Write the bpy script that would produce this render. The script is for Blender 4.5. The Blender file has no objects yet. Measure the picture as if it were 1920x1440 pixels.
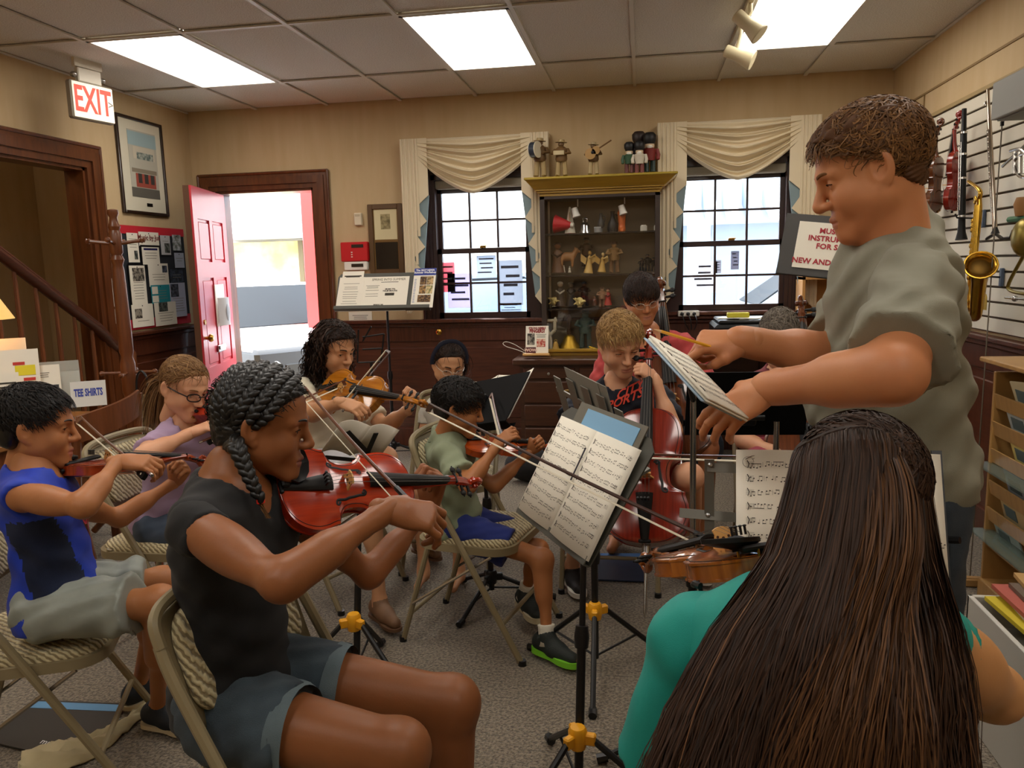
import bpy, bmesh, math, random
import numpy as np
from mathutils import Vector, Matrix, Euler, Quaternion
random.seed(7); RNG = np.random.default_rng(7)
SC = bpy.context.scene; COL = SC.collection
# ---------------------------------------------------------------- camera
FPX, YAW, PIT, ROL, CH = 1475.46, 0.1665, 0.1487, -0.0257, 1.47
def _axes():
    cy, sy, cp, sp = math.cos(YAW), math.sin(YAW), math.cos(PIT), math.sin(PIT)
    f = np.array([-sy*cp, cy*cp, -sp]); r = np.array([cy, sy, 0.]); u = np.cross(r, f)
    cr, sr = math.cos(ROL), math.sin(ROL)
    return r*cr+u*sr, u*cr-r*sr, f
CA, CB, CC = _axes()
cam = bpy.data.cameras.new('camera'); camo = bpy.data.objects.new('camera', cam); COL.objects.link(camo)
cam.sensor_width = 36; cam.lens = FPX/1920*36; cam.clip_start = .02; cam.clip_end = 200
camo.matrix_world = Matrix(((CA[0], CB[0], -CC[0], 0), (CA[1], CB[1], -CC[1], 0), (CA[2], CB[2], -CC[2], CH), (0, 0, 0, 1)))
SC.camera = camo
# ---------------------------------------------------------------- world, sun, exposure
w = bpy.data.worlds.new('sky'); SC.world = w; w.use_nodes = True
bg = w.node_tree.nodes['Background']; bg.inputs[0].default_value = (.86, .93, 1, 1); bg.inputs[1].default_value = 8.0
sun = bpy.data.lights.new('sun', 'SUN'); sun.energy = 7; sun.angle = .12; sun.color = (1, .96, .9)
suno = bpy.data.objects.new('sun', sun); COL.objects.link(suno); suno.rotation_euler = (math.radians(-28), math.radians(-22), 0)
suno.location = (0, 14, 9)
vs = SC.view_settings; vs.view_transform = 'Standard'; vs.look = 'None'; vs.gamma = 1; vs.use_curve_mapping = False
vs.exposure = 0.38
PANEL = 6.5          # luminance of the fluorescent ceiling fixtures
SC.cycles.max_bounces = 8; SC.cycles.diffuse_bounces = 5; SC.cycles.caustics_reflective = False; SC.cycles.caustics_refractive = False
SC.cycles.sample_clamp_indirect = 6; SC.cycles.transparent_max_bounces = 24
# room (metres): camera stands at x=0 y=0
XL, XR, YB, YF, ZC = -3.716, 1.77, 6.245, -2.6, 2.785
def V(u, v, y):      # the point that stands at depth y and shows at u, v
    d = CA*(u-960)/FPX+CB*(720-v)/FPX+CC
    return d*(y/d[1])+np.array([0, 0, CH])
def VZ(u, v, z):
    d = CA*(u-960)/FPX+CB*(720-v)/FPX+CC
    return d*((z-CH)/d[2])+np.array([0, 0, CH])
def VX(u, v, x):
    d = CA*(u-960)/FPX+CB*(720-v)/FPX+CC
    return d*(x/d[0])+np.array([0, 0, CH])
# ---------------------------------------------------------------- helpers
def nrm(a):
    a = np.asarray(a, float); return a/(np.linalg.norm(a)+1e-12)
def A3(*a): return np.array(a, float)
def lin(h):
    if isinstance(h, str):
        h = h.lstrip('#'); c = [int(h[i:i+2], 16)/255 for i in (0, 2, 4)]
    else: c = list(h)
    return tuple(x/12.92 if x <= .04045 else ((x+.055)/1.055)**2.4 for x in c)+(1,)
_M = {}
def M(name, col='808080', rough=.5, metal=0., coat=0., emit=0., alpha=1., trans=0., noise=None, bump=None, col2=None, sss=0., spec=None, aniso=None, island=0., sheen=0., ior=None):
    """noise=(scale, xs, ys, zs, contrast) mixes col->col2 by stretched object-space noise; bump=(scale, strength, xs, ys, zs)"""
    if name in _M: return _M[name]
    m = bpy.data.materials.new(name); m.use_nodes = True; nt = m.node_tree; N = nt.nodes; L = nt.links
    b = N['Principled BSDF']; I = b.inputs
    c = lin(col); I['Base Color'].default_value = c; I['Roughness'].default_value = rough; I['Metallic'].default_value = metal
    I['Coat Weight'].default_value = coat; I['Coat Roughness'].default_value = .12
    if spec is not None: I['Specular IOR Level'].default_value = spec
    if ior: I['IOR'].default_value = ior
    if trans: I['Transmission Weight'].default_value = trans
    if alpha < 1: I['Alpha'].default_value = alpha
    if sheen: I['Sheen Weight'].default_value = sheen
    if sss: I['Subsurface Weight'].default_value = sss; I['Subsurface Radius'].default_value = (.012, .005, .003); I['Subsurface Scale'].default_value = 1.
    if emit: I['Emission Color'].default_value = c; I['Emission Strength'].default_value = emit
    src = None
    def coord(sx, sy, sz):
        t = N.new('ShaderNodeTexCoord'); mp = N.new('ShaderNodeMapping'); mp.inputs['Scale'].default_value = (sx, sy, sz)
        L.new(t.outputs['Object'], mp.inputs[0]); return mp.outputs[0]
    if col2 is not None:
        c2 = lin(col2); mix = N.new('ShaderNodeMix'); mix.data_type = 'RGBA'
        mix.inputs[6].default_value = c; mix.inputs[7].default_value = c2
        if island and not noise:
            g = N.new('ShaderNodeNewGeometry'); L.new(g.outputs['Random Per Island'], mix.inputs[0])
        else:
            n = noise or (6, 1, 1, 1, 1)
            nz = N.new('ShaderNodeTexNoise'); nz.inputs['Scale'].default_value = n[0]; nz.inputs['Detail'].default_value = 4
            L.new(coord(*n[1:4]), nz.inputs['Vector'])
            r = N.new('ShaderNodeMapRange'); k = n[4]; r.inputs[1].default_value = .5-.25/k; r.inputs[2].default_value = .5+.25/k
            L.new(nz.outputs['Fac'], r.inputs[0]); L.new(r.outputs[0], mix.inputs[0])
        L.new(mix.outputs[2], I['Base Color'])
    if bump:
        nz = N.new('ShaderNodeTexNoise'); nz.inputs['Scale'].default_value = bump[0]; nz.inputs['Detail'].default_value = 3
        L.new(coord(*(bump[2:5] if len(bump) > 2 else (1, 1, 1))), nz.inputs['Vector'])
        bp = N.new('ShaderNodeBump'); bp.inputs['Strength'].default_value = bump[1]; bp.inputs['Distance'].default_value = .01
        L.new(nz.outputs['Fac'], bp.inputs['Height']); L.new(bp.outputs[0], I['Normal'])
    _M[name] = m; return m
def translucent(name, col):
    if name in _M: return _M[name]
    m = bpy.data.materials.new(name); m.use_nodes = True; N, L = m.node_tree.nodes, m.node_tree.links; b = N['Principled BSDF']; b.inputs['Base Color'].default_value = lin(col); b.inputs['Roughness'].default_value = .8
    t = N.new('ShaderNodeBsdfTranslucent'); t.inputs[0].default_value = lin(col); x = N.new('ShaderNodeMixShader'); x.inputs[0].default_value = .8; L.new(b.outputs[0], x.inputs[1]); L.new(t.outputs[0], x.inputs[2]); L.new(x.outputs[0], N['Material Output'].inputs[0]); _M[name] = m; return m
def clear_glass(name, tint='ffffff', gloss=.06):
    if name in _M: return _M[name]
    m = bpy.data.materials.new(name); m.use_nodes = True; N, L = m.node_tree.nodes, m.node_tree.links; t = N.new('ShaderNodeBsdfTransparent'); t.inputs[0].default_value = lin(tint); g = N.new('ShaderNodeBsdfGlossy'); g.inputs['Roughness'].default_value = .02
    x = N.new('ShaderNodeMixShader'); x.inputs[0].default_value = gloss; L.new(t.outputs[0], x.inputs[1]); L.new(g.outputs[0], x.inputs[2]); L.new(x.outputs[0], N['Material Output'].inputs[0]); _M[name] = m; return m
def wm(o):
    m = Matrix.Identity(4)
    while o is not None: m = o.matrix_basis @ m; o = o.parent
    return m
def tag(o, label=None, cat=None, group=None, kind=None):
    if label: o['label'] = label
    if cat: o['category'] = cat
    if group: o['group'] = group
    if kind: o['kind'] = kind
    return o
def thing(name, label, cat, loc=(0, 0, 0), rz=0, group=None, kind=None):
    o = bpy.data.objects.new(name, None); o.empty_display_size = .05; COL.objects.link(o)
    o.location = loc; o.rotation_euler = (0, 0, rz); tag(o, label, cat, group, kind); return o
def copy_tree(o, parent=None, loc=None, rz=None, label=None, group=None):
    c = o.copy(); COL.objects.link(c); c.parent = parent
    for ch in list(o.children): copy_tree(ch, c)
    if loc is not None: c.location = loc
    if rz is not None: c.rotation_euler = (0, 0, rz)
    if label: c['label'] = label
    if group: c['group'] = group
    return c
def mkobj(name, verts, faces, mat, parent=None, local=False, smooth=False, mats=None, fmat=None):
    verts = np.asarray(verts, float).reshape(-1, 3)
    if parent is not None and not local:
        im = np.array(wm(parent).inverted()); verts = verts@im[:3, :3].T+im[:3, 3]
    me = bpy.data.meshes.new(name); me.from_pydata(verts.tolist(), [], faces if isinstance(faces, list) else faces.tolist())
    for mm in (mats or [mat]): me.materials.append(mm)
    if fmat is not None: me.polygons.foreach_set('material_index', np.asarray(fmat, np.int32))
    if smooth is True: me.polygons.foreach_set('use_smooth', np.ones(len(me.polygons), bool))
    me.update()
    o = bpy.data.objects.new(name, me); COL.objects.link(o)
    if smooth == 'auto':
        try: me.shade_smooth(); me.set_sharp_from_angle(angle=math.radians(38))
        except Exception: pass
    if parent is not None: o.parent = parent
    return o
def frame(d, up=(0, 0, 1)):
    """columns: x=d, y, z~up"""
    x = nrm(d); z = np.asarray(up, float); z = z-x*np.dot(z, x)
    if np.linalg.norm(z) < 1e-6: z = A3(1, 0, 0)-x*x[0]
    z = nrm(z); y = np.cross(z, x); return np.stack([x, y, z], 1)
class MB:
    def __init__(s): s.v = []; s.f = []; s.n = 0
    def add(s, v, f):
        v = np.asarray(v, float).reshape(-1, 3); s.v.append(v); s.f += [tuple(int(i)+s.n for i in q) for q in f]; s.n += len(v); return s
    def box(s, c, d, R=None, bev=0.):
        c = np.asarray(c, float); h = np.asarray(d, float)/2
        if bev <= 0:
            v = np.array([[x, y, z] for x in (-1, 1) for y in (-1, 1) for z in (-1, 1)])*h
            f = [(0, 1, 3, 2), (4, 6, 7, 5), (0, 4, 5, 1), (2, 3, 7, 6), (0, 2, 6, 4), (1, 5, 7, 3)]
        else:
            b = min(bev, h.min()*.95); v = []; idx = {}
            for sx in (-1, 1):
                for sy in (-1, 1):
                    for sz in (-1, 1):
                        sg = np.array([sx, sy, sz])
                        for a in range(3):
                            p = sg*(h-b); p[a] = sg[a]*h[a]; idx[(sx, sy, sz, a)] = len(v); v.append(p)
            f = []
            for a in range(3):
                o1, o2 = [i for i in range(3) if i != a]
                for sa in (-1, 1):
                    q = []
                    for (p1, p2) in ((-1, -1), (1, -1), (1, 1), (-1, 1)):
                        k = [0, 0, 0]; k[a] = sa; k[o1] = p1; k[o2] = p2; q.append(idx[(*k, a)])
                    flip = (sa > 0) == (a == 1)
                    f.append(tuple(q[::-1]) if flip else tuple(q))
            for a in range(3):
                o1, o2 = [i for i in range(3) if i != a]
                for s1 in (-1, 1):
                    for s2 in (-1, 1):
                        def K(sa, ax):
                            k = [0, 0, 0]; k[a] = sa; k[o1] = s1; k[o2] = s2; return idx[(*k, ax)]
                        f.append((K(-1, o1), K(1, o1), K(1, o2), K(-1, o2)))
            for sx in (-1, 1):
                for sy in (-1, 1):
                    for sz in (-1, 1): f.append(tuple(idx[(sx, sy, sz, a)] for a in range(3)))
            v = np.array(v)
        if R is not None: v = v@np.asarray(R).T
        return s.add(v+c, f)
    def bx(s, lo, hi, bev=0.):
        lo = np.asarray(lo, float); hi = np.asarray(hi, float); return s.box((lo+hi)/2, np.abs(hi-lo), None, bev)
    def tube(s, path, r, n=10, caps=True, flat=1., up=None, closed=False):
        P = np.asarray(path, float); m = len(P); r = np.full(m, r, float) if np.isscalar(r) else np.asarray(r, float)
        if closed: T = np.roll(P, -1, 0)-np.roll(P, 1, 0)
        else: T = np.gradient(P, axis=0)
        T = T/(np.linalg.norm(T, axis=1)[:, None]+1e-12)
        u = np.asarray(up if up is not None else (0, 0, 1), float)
        if abs(np.dot(u, T[0])) > .95: u = A3(1, 0, 0) if abs(T[0][0]) < .9 else A3(0, 1, 0)
        vs = []; a = np.arange(n)*2*math.pi/n
        for i in range(m):
            u = u-T[i]*np.dot(u, T[i]); u = nrm(u); w = np.cross(T[i], u)
            vs.append(P[i]+r[i]*(np.cos(a)[:, None]*w+flat*np.sin(a)[:, None]*u))
        f = []
        for i in range(m if closed else m-1):
            j = (i+1) % m
            for k in range(n): f.append((i*n+k, i*n+(k+1) % n, j*n+(k+1) % n, j*n+k))
        if caps and not closed: f.append(tuple(range(n))[::-1]); f.append(tuple((m-1)*n+k for k in range(n)))
        return s.add(np.concatenate(vs), f)
    def cyl(s, a, b, r, r2=None, n=12): return s.tube([a, b], [r, r if r2 is None else r2], n)
    def lathe(s, prof, base=(0, 0, 0), axis=(0, 0, 1), n=16):
        """prof: list of (radius, height)"""
        R = frame(axis, (0, 1, 0) if abs(nrm(axis)[1]) < .9 else (1, 0, 0)); b = np.asarray(base, float)
        a = np.arange(n)*2*math.pi/n; vs = []
        for (r, h) in prof: vs.append(b+h*R[:, 0]+max(r, 1e-5)*(np.cos(a)[:, None]*R[:, 1]+np.sin(a)[:, None]*R[:, 2]))
        f = []; m = len(prof)
        for i in range(m-1):
            for k in range(n): f.append((i*n+k, i*n+(k+1) % n, (i+1)*n+(k+1) % n, (i+1)*n+k))
        f.append(tuple(range(n))[::-1]); f.append(tuple((m-1)*n+k for k in range(n)))
        return s.add(np.concatenate(vs), f)
    def ell(s, c, r, R=None, n=12, m=8):
        r = np.full(3, r, float) if np.isscalar(r) else np.asarray(r, float); vs = [[0, 0, -1]]
        for i in range(1, m):
            t = -math.pi/2+math.pi*i/m
            for k in range(n): vs.append([math.cos(t)*math.cos(2*math.pi*k/n), math.cos(t)*math.sin(2*math.pi*k/n), math.sin(t)])
        vs.append([0, 0, 1]); v = np.array(vs)*r
        if R is not None: v = v@np.asarray(R).T
        f = [(0, 1+(k+1) % n, 1+k) for k in range(n)]
        for i in range(m-2):
            for k in range(n): f.append((1+i*n+k, 1+i*n+(k+1) % n, 1+(i+1)*n+(k+1) % n, 1+(i+1)*n+k))
        t = len(v)-1; o = 1+(m-2)*n; f += [(t, o+k, o+(k+1) % n) for k in range(n)]
        return s.add(v+np.asarray(c, float), f)
    def prism(s, poly, ext, closed=True):
        """poly: list of 3d points (planar), ext: extrusion vector"""
        P = np.asarray(poly, float); e = np.asarray(ext, float); n = len(P)
        f = [tuple(range(n))[::-1], tuple(range(n, 2*n))]+[(i, (i+1) % n, n+(i+1) % n, n+i) for i in range(n)]
        return s.add(np.concatenate([P, P+e]), f)
    def grid(s, P, flip=False, wrapv=False):
        P = np.asarray(P, float); a, b = P.shape[:2]; f = []
        for i in range(a-1):
            for j in range(b if wrapv else b-1):
                k = (j+1) % b; q = (i*b+j, i*b+k, (i+1)*b+k, (i+1)*b+j); f.append(q[::-1] if flip else q)
        return s.add(P.reshape(-1, 3), f)
    def sheet(s, P, t):
        """grid surface with thickness vector t"""
        P = np.asarray(P, float); a, b = P.shape[:2]; t = np.asarray(t, float); n0 = a*b
        Q = np.concatenate([P.reshape(-1, 3), (P+t).reshape(-1, 3)]); f = []
        for i in range(a-1):
            for j in range(b-1):
                q = (i*b+j, i*b+j+1, (i+1)*b+j+1, (i+1)*b+j); f.append(q[::-1]); f.append(tuple(x+n0 for x in q))
        rim = [j for j in range(b)]+[i*b+b-1 for i in range(1, a)]+[(a-1)*b+j for j in range(b-2, -1, -1)]+[i*b for i in range(a-2, 0, -1)]
        for k in range(len(rim)):
            p, q = rim[k], rim[(k+1) % len(rim)]; f.append((p, q, q+n0, p+n0))
        return s.add(Q, f)
    def build(s, name, mat, parent=None, local=False, smooth='auto'):
        return mkobj(name, np.concatenate(s.v), s.f, mat, parent, local, smooth)
def spline(pts, n=8, closed=False):
    """Catmull-Rom"""
    P = np.asarray(pts, float); m = len(P); out = []
    for i in range(m if closed else m-1):
        g = (lambda k: P[k % m]) if closed else (lambda k: P[min(max(k, 0), m-1)])
        a, b, c, d = g(i-1), g(i), g(i+1), g(i+2)
        for t in np.arange(n)/n: out.append(.5*(2*b+(c-a)*t+(2*a-5*b+4*c-d)*t*t+(3*b-a-3*c+d)*t**3))
    if not closed: out.append(P[-1])
    return np.array(out)
def text(name, s, size, mat, parent, origin, xdir, ydir, depth=.0008, bold=0., align='CENTER', sx=1., shear=0.):
    cu = bpy.data.curves.new(name, 'FONT'); cu.body = s; cu.size = size; cu.align_x = align; cu.align_y = 'CENTER'
    cu.extrude = depth; cu.offset = bold; cu.shear = shear; cu.resolution_u = 2; cu.space_line = .9
    o = bpy.data.objects.new('tmp_text', cu); COL.objects.link(o); dg = bpy.context.evaluated_depsgraph_get(); dg.update()
    me = o.evaluated_get(dg).to_mesh(); v = np.zeros(len(me.vertices)*3); me.vertices.foreach_get('co', v); v = v.reshape(-1, 3)
    f = [tuple(p.vertices) for p in me.polygons]; o.evaluated_get(dg).to_mesh_clear(); bpy.data.objects.remove(o); bpy.data.curves.remove(cu)
    x = nrm(xdir); y = nrm(ydir); z = np.cross(x, y)
    return mkobj(name, np.asarray(origin, float)+v[:, :1]*x*sx+v[:, 1:2]*y+v[:, 2:3]*z, f, mat, parent)
# ---------------------------------------------------------------- distance-field surfaces (bodies, cloth, hair)
class SDF:
    def __init__(s): s.ops = []
    def cone(s, a, b, ra, rb=None, k=.02, sub=False):
        rb = ra if rb is None else rb; a = np.asarray(a, float); b = np.asarray(b, float); rm = max(ra, rb)
        s.ops.append(('c', np.minimum(a, b)-rm, np.maximum(a, b)+rm, k, sub, (a, b, ra, rb))); return s
    def ell(s, c, r, R=None, k=.02, sub=False):
        c = np.asarray(c, float); r = np.full(3, r, float) if np.isscalar(r) else np.asarray(r, float); m = r.max()
        s.ops.append(('e', c-m, c+m, k, sub, (c, r, np.eye(3) if R is None else np.asarray(R)))); return s
    def cut(s, p, n, k=.004):      # removes the half space on the n side of p
        s.ops.append(('h', None, None, k, True, (np.asarray(p, float), nrm(n)))); return s
    def warp(s, fn): s.ops.append(('w', None, None, 0, False, fn)); return s
    def mesh(s, h):
        bl = [o for o in s.ops if o[0] in 'ce' and not o[4]]
        lo = np.min([o[1] for o in bl], 0)-4*h; hi = np.max([o[2] for o in bl], 0)+4*h
        n = np.ceil((hi-lo)/h).astype(int)+1; ax = [lo[i]+h*np.arange(n[i]) for i in range(3)]
        D = np.full(n, .15, np.float32)
        for (t, l, u, k, sub, a) in s.ops:
            if t in 'ce':
                mg = k+3*h+.012; i0 = np.clip(np.floor((l-mg-lo)/h).astype(int), 0, n); i1 = np.clip(np.ceil((u+mg-lo)/h).astype(int)+1, 0, n)
                if (i1 <= i0).any(): continue
                sl = tuple(slice(i0[i], i1[i]) for i in range(3))
                X, Y, Z = np.meshgrid(*[ax[i][sl[i]] for i in range(3)], indexing='ij', sparse=True)
                if t == 'c':
                    p, q, ra, rb = a; d = q-p; L2 = float(d@d)+1e-12
                    tt = np.clip(((X-p[0])*d[0]+(Y-p[1])*d[1]+(Z-p[2])*d[2])/L2, 0, 1)
                    dd = np.sqrt((X-p[0]-tt*d[0])**2+(Y-p[1]-tt*d[1])**2+(Z-p[2]-tt*d[2])**2)-(ra+(rb-ra)*tt)
                else:
                    c, r, R = a; x, y, z = X-c[0], Y-c[1], Z-c[2]
                    lx = [(x*R[0, i]+y*R[1, i]+z*R[2, i]) for i in range(3)]
                    k0 = np.sqrt(sum((lx[i]/r[i])**2 for i in range(3))); k1 = np.sqrt(sum((lx[i]/r[i]**2)**2 for i in range(3)))
                    dd = k0*(k0-1)/(k1+1e-9)
                C = D[sl]
                if sub: dd = -dd; hh = np.maximum(k-np.abs(C-dd), 0)/max(k, 1e-6); D[sl] = np.maximum(C, dd)+hh*hh*k*.25
                else: hh = np.maximum(k-np.abs(C-dd), 0)/max(k, 1e-6); D[sl] = np.minimum(C, dd)-hh*hh*k*.25
            elif t == 'h':
                p, nn = a; X, Y, Z = np.meshgrid(*ax, indexing='ij', sparse=True)
                D = np.maximum(D, ((X-p[0])*nn[0]+(Y-p[1])*nn[1]+(Z-p[2])*nn[2]).astype(np.float32))
            else:
                I = np.nonzero(np.abs(D) < .03)
                if len(I[0]): D[I] += a(ax[0][I[0]], ax[1][I[1]], ax[2][I[2]])
        return nets(D, lo, h)
def nets(D, lo, h):
    S = D < 0; n = np.array(D.shape)
    c = np.zeros(n-1, np.int8)
    for i in (0, 1):
        for j in (0, 1):
            for k in (0, 1): c += S[i:n[0]-1+i, j:n[1]-1+j, k:n[2]-1+k]
    I = np.nonzero((c > 0) & (c < 8)); m = len(I[0])
    if m == 0: return np.zeros((0, 3)), []
    idx = np.full(n-1, -1, np.int64); idx[I] = np.arange(m)
    acc = np.zeros((m, 3)); cnt = np.zeros(m)
    cor = [(i, j, k) for i in (0, 1) for j in (0, 1) for k in (0, 1)]
    val = {q: D[I[0]+q[0], I[1]+q[1], I[2]+q[2]].astype(float) for q in cor}
    for q in cor:
        for a in range(3):
            if q[a] == 0:
                q2 = list(q); q2[a] = 1; va, vb = val[q], val[tuple(q2)]; mk = (va < 0) != (vb < 0)
                t = np.where(mk, va/(va-vb+1e-12), 0); p = np.zeros((m, 3)); p[:] = q; p[:, a] += t
                acc += p*mk[:, None]; cnt += mk
    P = np.stack(I, 1)+acc/cnt[:, None]; P = lo+P*h; F = []
    for a in range(3):
        b, d = (a+1) % 3, (a+2) % 3
        sl0 = [slice(None)]*3; sl1 = [slice(None)]*3; sl0[a] = slice(0, n[a]-1); sl1[a] = slice(1, n[a])
        s0, s1 = S[tuple(sl0)], S[tuple(sl1)]; E = np.array(np.nonzero(s0 != s1))
        ok = (E[b] > 0) & (E[d] > 0) & (E[b] < n[b]-1) & (E[d] < n[d]-1); E = E[:, ok]
        def g(ob, od):
            e = E.copy(); e[b] += ob; e[d] += od; return idx[e[0], e[1], e[2]]
        Q = np.stack([g(-1, -1), g(0, -1), g(0, 0), g(-1, 0)], 1); ins = s0[tuple(E)]
        Q[~ins] = Q[~ins][:, ::-1]; F.append(Q)
    return P, np.concatenate(F)
def cat_mesh(parts):
    vs, fs, n = [], [], 0
    for v, f in parts:
        if len(v) == 0: continue
        vs.append(v); fs += (np.asarray(f)+n).tolist(); n += len(v)
    return np.concatenate(vs), fs
def tubes_mesh(paths, r0, r1=None):
    """many hair strands at once, each a narrow tapering band lying on the hair's surface: paths (N, S, 3) -> verts, faces"""
    P = np.asarray(paths, float); N, S, _ = P.shape; T = np.gradient(P, axis=1); c = P[:, :2].mean((0, 1)); ref = P-c+RNG.normal(size=(N, 1, 3))*.03
    w = np.cross(T, ref); w /= np.linalg.norm(w, axis=2)[..., None]+1e-12; r1 = r0*.25 if r1 is None else r1; rr = 1.25*(r0+(r1-r0)*np.linspace(0, 1, S)**2)[None, :, None]
    vv = np.stack([P-rr*w, P+rr*w], 2).reshape(-1, 3); b = (np.arange(N)*S*2)[:, None]+(np.arange(S-1)*2)[None, :]
    return vv, np.stack([b, b+1, b+3, b+2], -1).reshape(-1, 4)
# ---------------------------------------------------------------- materials of the room
WALL = M('wall_paint', 'c9b18a', .85, noise=(3, 4, 4, .6, 1), col2='bfa57c', bump=(60, .05))
CEIL = M('ceiling_tile', 'e6e3dc', .95, noise=(160, 1, 1, 1, 1.6), col2='c4bfb6', bump=(140, .35))
GRID = M('grid_white', 'd2cec4', .5)
WOOD = M('mahogany', '5a2e1c', .38, coat=.25, noise=(5, 1, 1, 12, 1.2), col2='421f11', bump=(30, .08, 1, 1, .1))
WOODH = M('mahogany_h', '5a2e1c', .38, coat=.25, noise=(5, 12, 12, 1, 1.2), col2='421f11')
TRIM = M('trim_wood', '6a3a1a', .35, coat=.3, noise=(4, 8, 8, 1, 1.2), col2='4c260f')
CARPET = M('carpet', '90826c', 1., noise=(95, 1, 1, 1, 2.2), col2='504536', bump=(170, .9), sheen=.3)
WHITE = M('white_paint', 'e9e5da', .5)
BLACK = M('black_metal', '0c0c0d', .42)
DESKB = M('desk_black', '0a0a0b', .75, spec=.15); BLACKP = M('black_plastic', '111113', .35)
PAPER = M('paper', 'ece6d6', .8)
GLASS = clear_glass('window_glass')
BRASS = M('brass', 'b48a3c', .25, 1.)
STEEL = M('steel', 'b8b8b8', .25, 1.)
def struct(name, mb, mat, parent=None, **k):
    o = mb.build(name, mat, parent, **k)
    if parent is None: o['kind'] = 'structure'
    return o
T = .6096; GX0 = -3.1046; GY0 = 5.429
struct('floor', MB().bx((XL-1.6, YF, -.12), (XR+.1, YB+.1, 0)), CARPET)
# ---- ceiling: grid, tiles one by one, fixtures
ceil = struct('ceiling', MB().bx((XL-1.6, YF, ZC+.03), (XR+.1, YB+.1, ZC+.12)), GRID)
xs = [XL]+[GX0+T*k for k in range(8)]+[XR]; ys = [YB]+[GY0-1.2192*k for k in range(7)]
LAMPS = {(1, 1), (4, 1), (7, 1), (1, 3), (4, 3), (7, 3), (1, 5), (4, 5), (7, 5)}  # second and third rows are out of view, added to light the room
tile_me = {}
for i in range(len(xs)-1):
    for j in range(len(ys)-1):
        if (i, j) in LAMPS: continue
        x0, x1, y1, y0 = xs[i]+.008, xs[i+1]-.008, ys[j]-.008, ys[j+1]+.008
        key = (round(x1-x0, 3), round(y1-y0, 3)); c = ((x0+x1)/2, (y0+y1)/2, ZC+.009)
        if key not in tile_me:
            o = MB().bx((-(x1-x0)/2, -(y1-y0)/2, .0), ((x1-x0)/2, (y1-y0)/2, .018)).build('ceiling_tile', CEIL, ceil, local=True); tile_me[key] = o
        else: o = tile_me[key].copy(); COL.objects.link(o); o.parent = ceil
        o.location = c
for x in xs: MB().bx((x-.012, YF, ZC-.006), (x+.012, YB, ZC+.004)).build('grid_bar', GRID, ceil)
for y in ys[1:]: MB().bx((XL, y-.012, ZC-.0055), (XR, y+.012, ZC+.0035)).build('grid_bar', GRID, ceil)
TUBE = M('lamp_diffuser', 'fff8ee', .6, emit=PANEL)
lab = {(1, 1): 'bright fluorescent ceiling panel above the open doorway', (4, 1): 'bright fluorescent ceiling panel in the middle of the ceiling', (7, 1): 'bright fluorescent ceiling panel beside the white track spotlights'}
for (i, j) in sorted(LAMPS):
    x0, x1, y1, y0 = xs[i]+.012, xs[i+1]-.012, ys[j]-.012, ys[j+1]+.012
    l = thing('ceiling_light', lab.get((i, j)) or 'unseen added fluorescent ceiling panel in the %s row from the window wall, %s column' % ({3: 'second', 5: 'third'}[j], {1: 'stair-side', 4: 'middle', 7: 'slatwall-side'}[i]), 'ceiling light', ((x0+x1)/2, (y0+y1)/2, ZC), group='recessed ceiling panels')
    m = MB()
    for a, b in (((x0, y0), (x0+.018, y1)), ((x1-.018, y0), (x1, y1)), ((x0, y0), (x1, y0+.018)), ((x0, y1-.018), (x1, y1))): m.bx((*a, ZC-.008), (*b, ZC+.02))
    m.build('frame', GRID, l); MB().bx((x0+.018, y0+.018, ZC-.003), (x1-.018, y1-.018, ZC+.006)).build('diffuser', TUBE, l)
# ---- walls
DX0, DX1, DZ = -3.52, -2.65, 2.143
W1 = (-1.665, -.855, 1.06, 2.2); W2 = (.245, 1.085, 1.09, 2.22)
def wallmb(spans, y0, y1):
    m = MB()
    for x0, x1, z0, z1 in spans: m.bx((x0, y0, z0), (x1, y1, z1))
    return m
struct('wall_back', wallmb([(XL-.1, DX0, -.1, ZC+.03), (DX0, DX1, DZ, ZC+.03), (DX1, W1[0], -.1, ZC+.03), (W1[0], W1[1], -.1, W1[2]), (W1[0], W1[1], W1[3], ZC+.03), (W1[1], W2[0], -.1, ZC+.03),
    (W2[0], W2[1], -.1, W2[2]), (W2[0], W2[1], W2[3], ZC+.03), (W2[1], XR+.1, -.1, ZC+.03)], YB, YB+.16), WALL)
OY0, OY1, OZ = 3.35, 4.93, 2.2      # the opening to the stairs
m = MB(); m.bx((XL-.14, YF, -.1), (XL, OY0, ZC+.03)); m.bx((XL-.14, OY0, OZ), (XL, OY1, ZC+.03)); m.bx((XL-.14, OY1, -.1), (XL, YB+.1, ZC+.03)); struct('wall_left', m, WALL)
struct('wall_right', MB().bx((XR, YF, -.1), (XR+.14, YB+.1, ZC+.03)), WALL)
struct('wall_front', MB().bx((XL-1.6, YF-.1, -.1), (XR+.1, YF, ZC+.03)), WALL)
m = MB(); m.bx((XL-1.5, 2.2, -.1), (XL-1.4, YB, ZC)); m.bx((XL-1.5, YB-.1, -.1), (XL-.1, YB, ZC)); m.bx((XL-1.5, 2.1, -.1), (XL-.1, 2.2, ZC)); struct('wall_stairwell', m, WALL)
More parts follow.
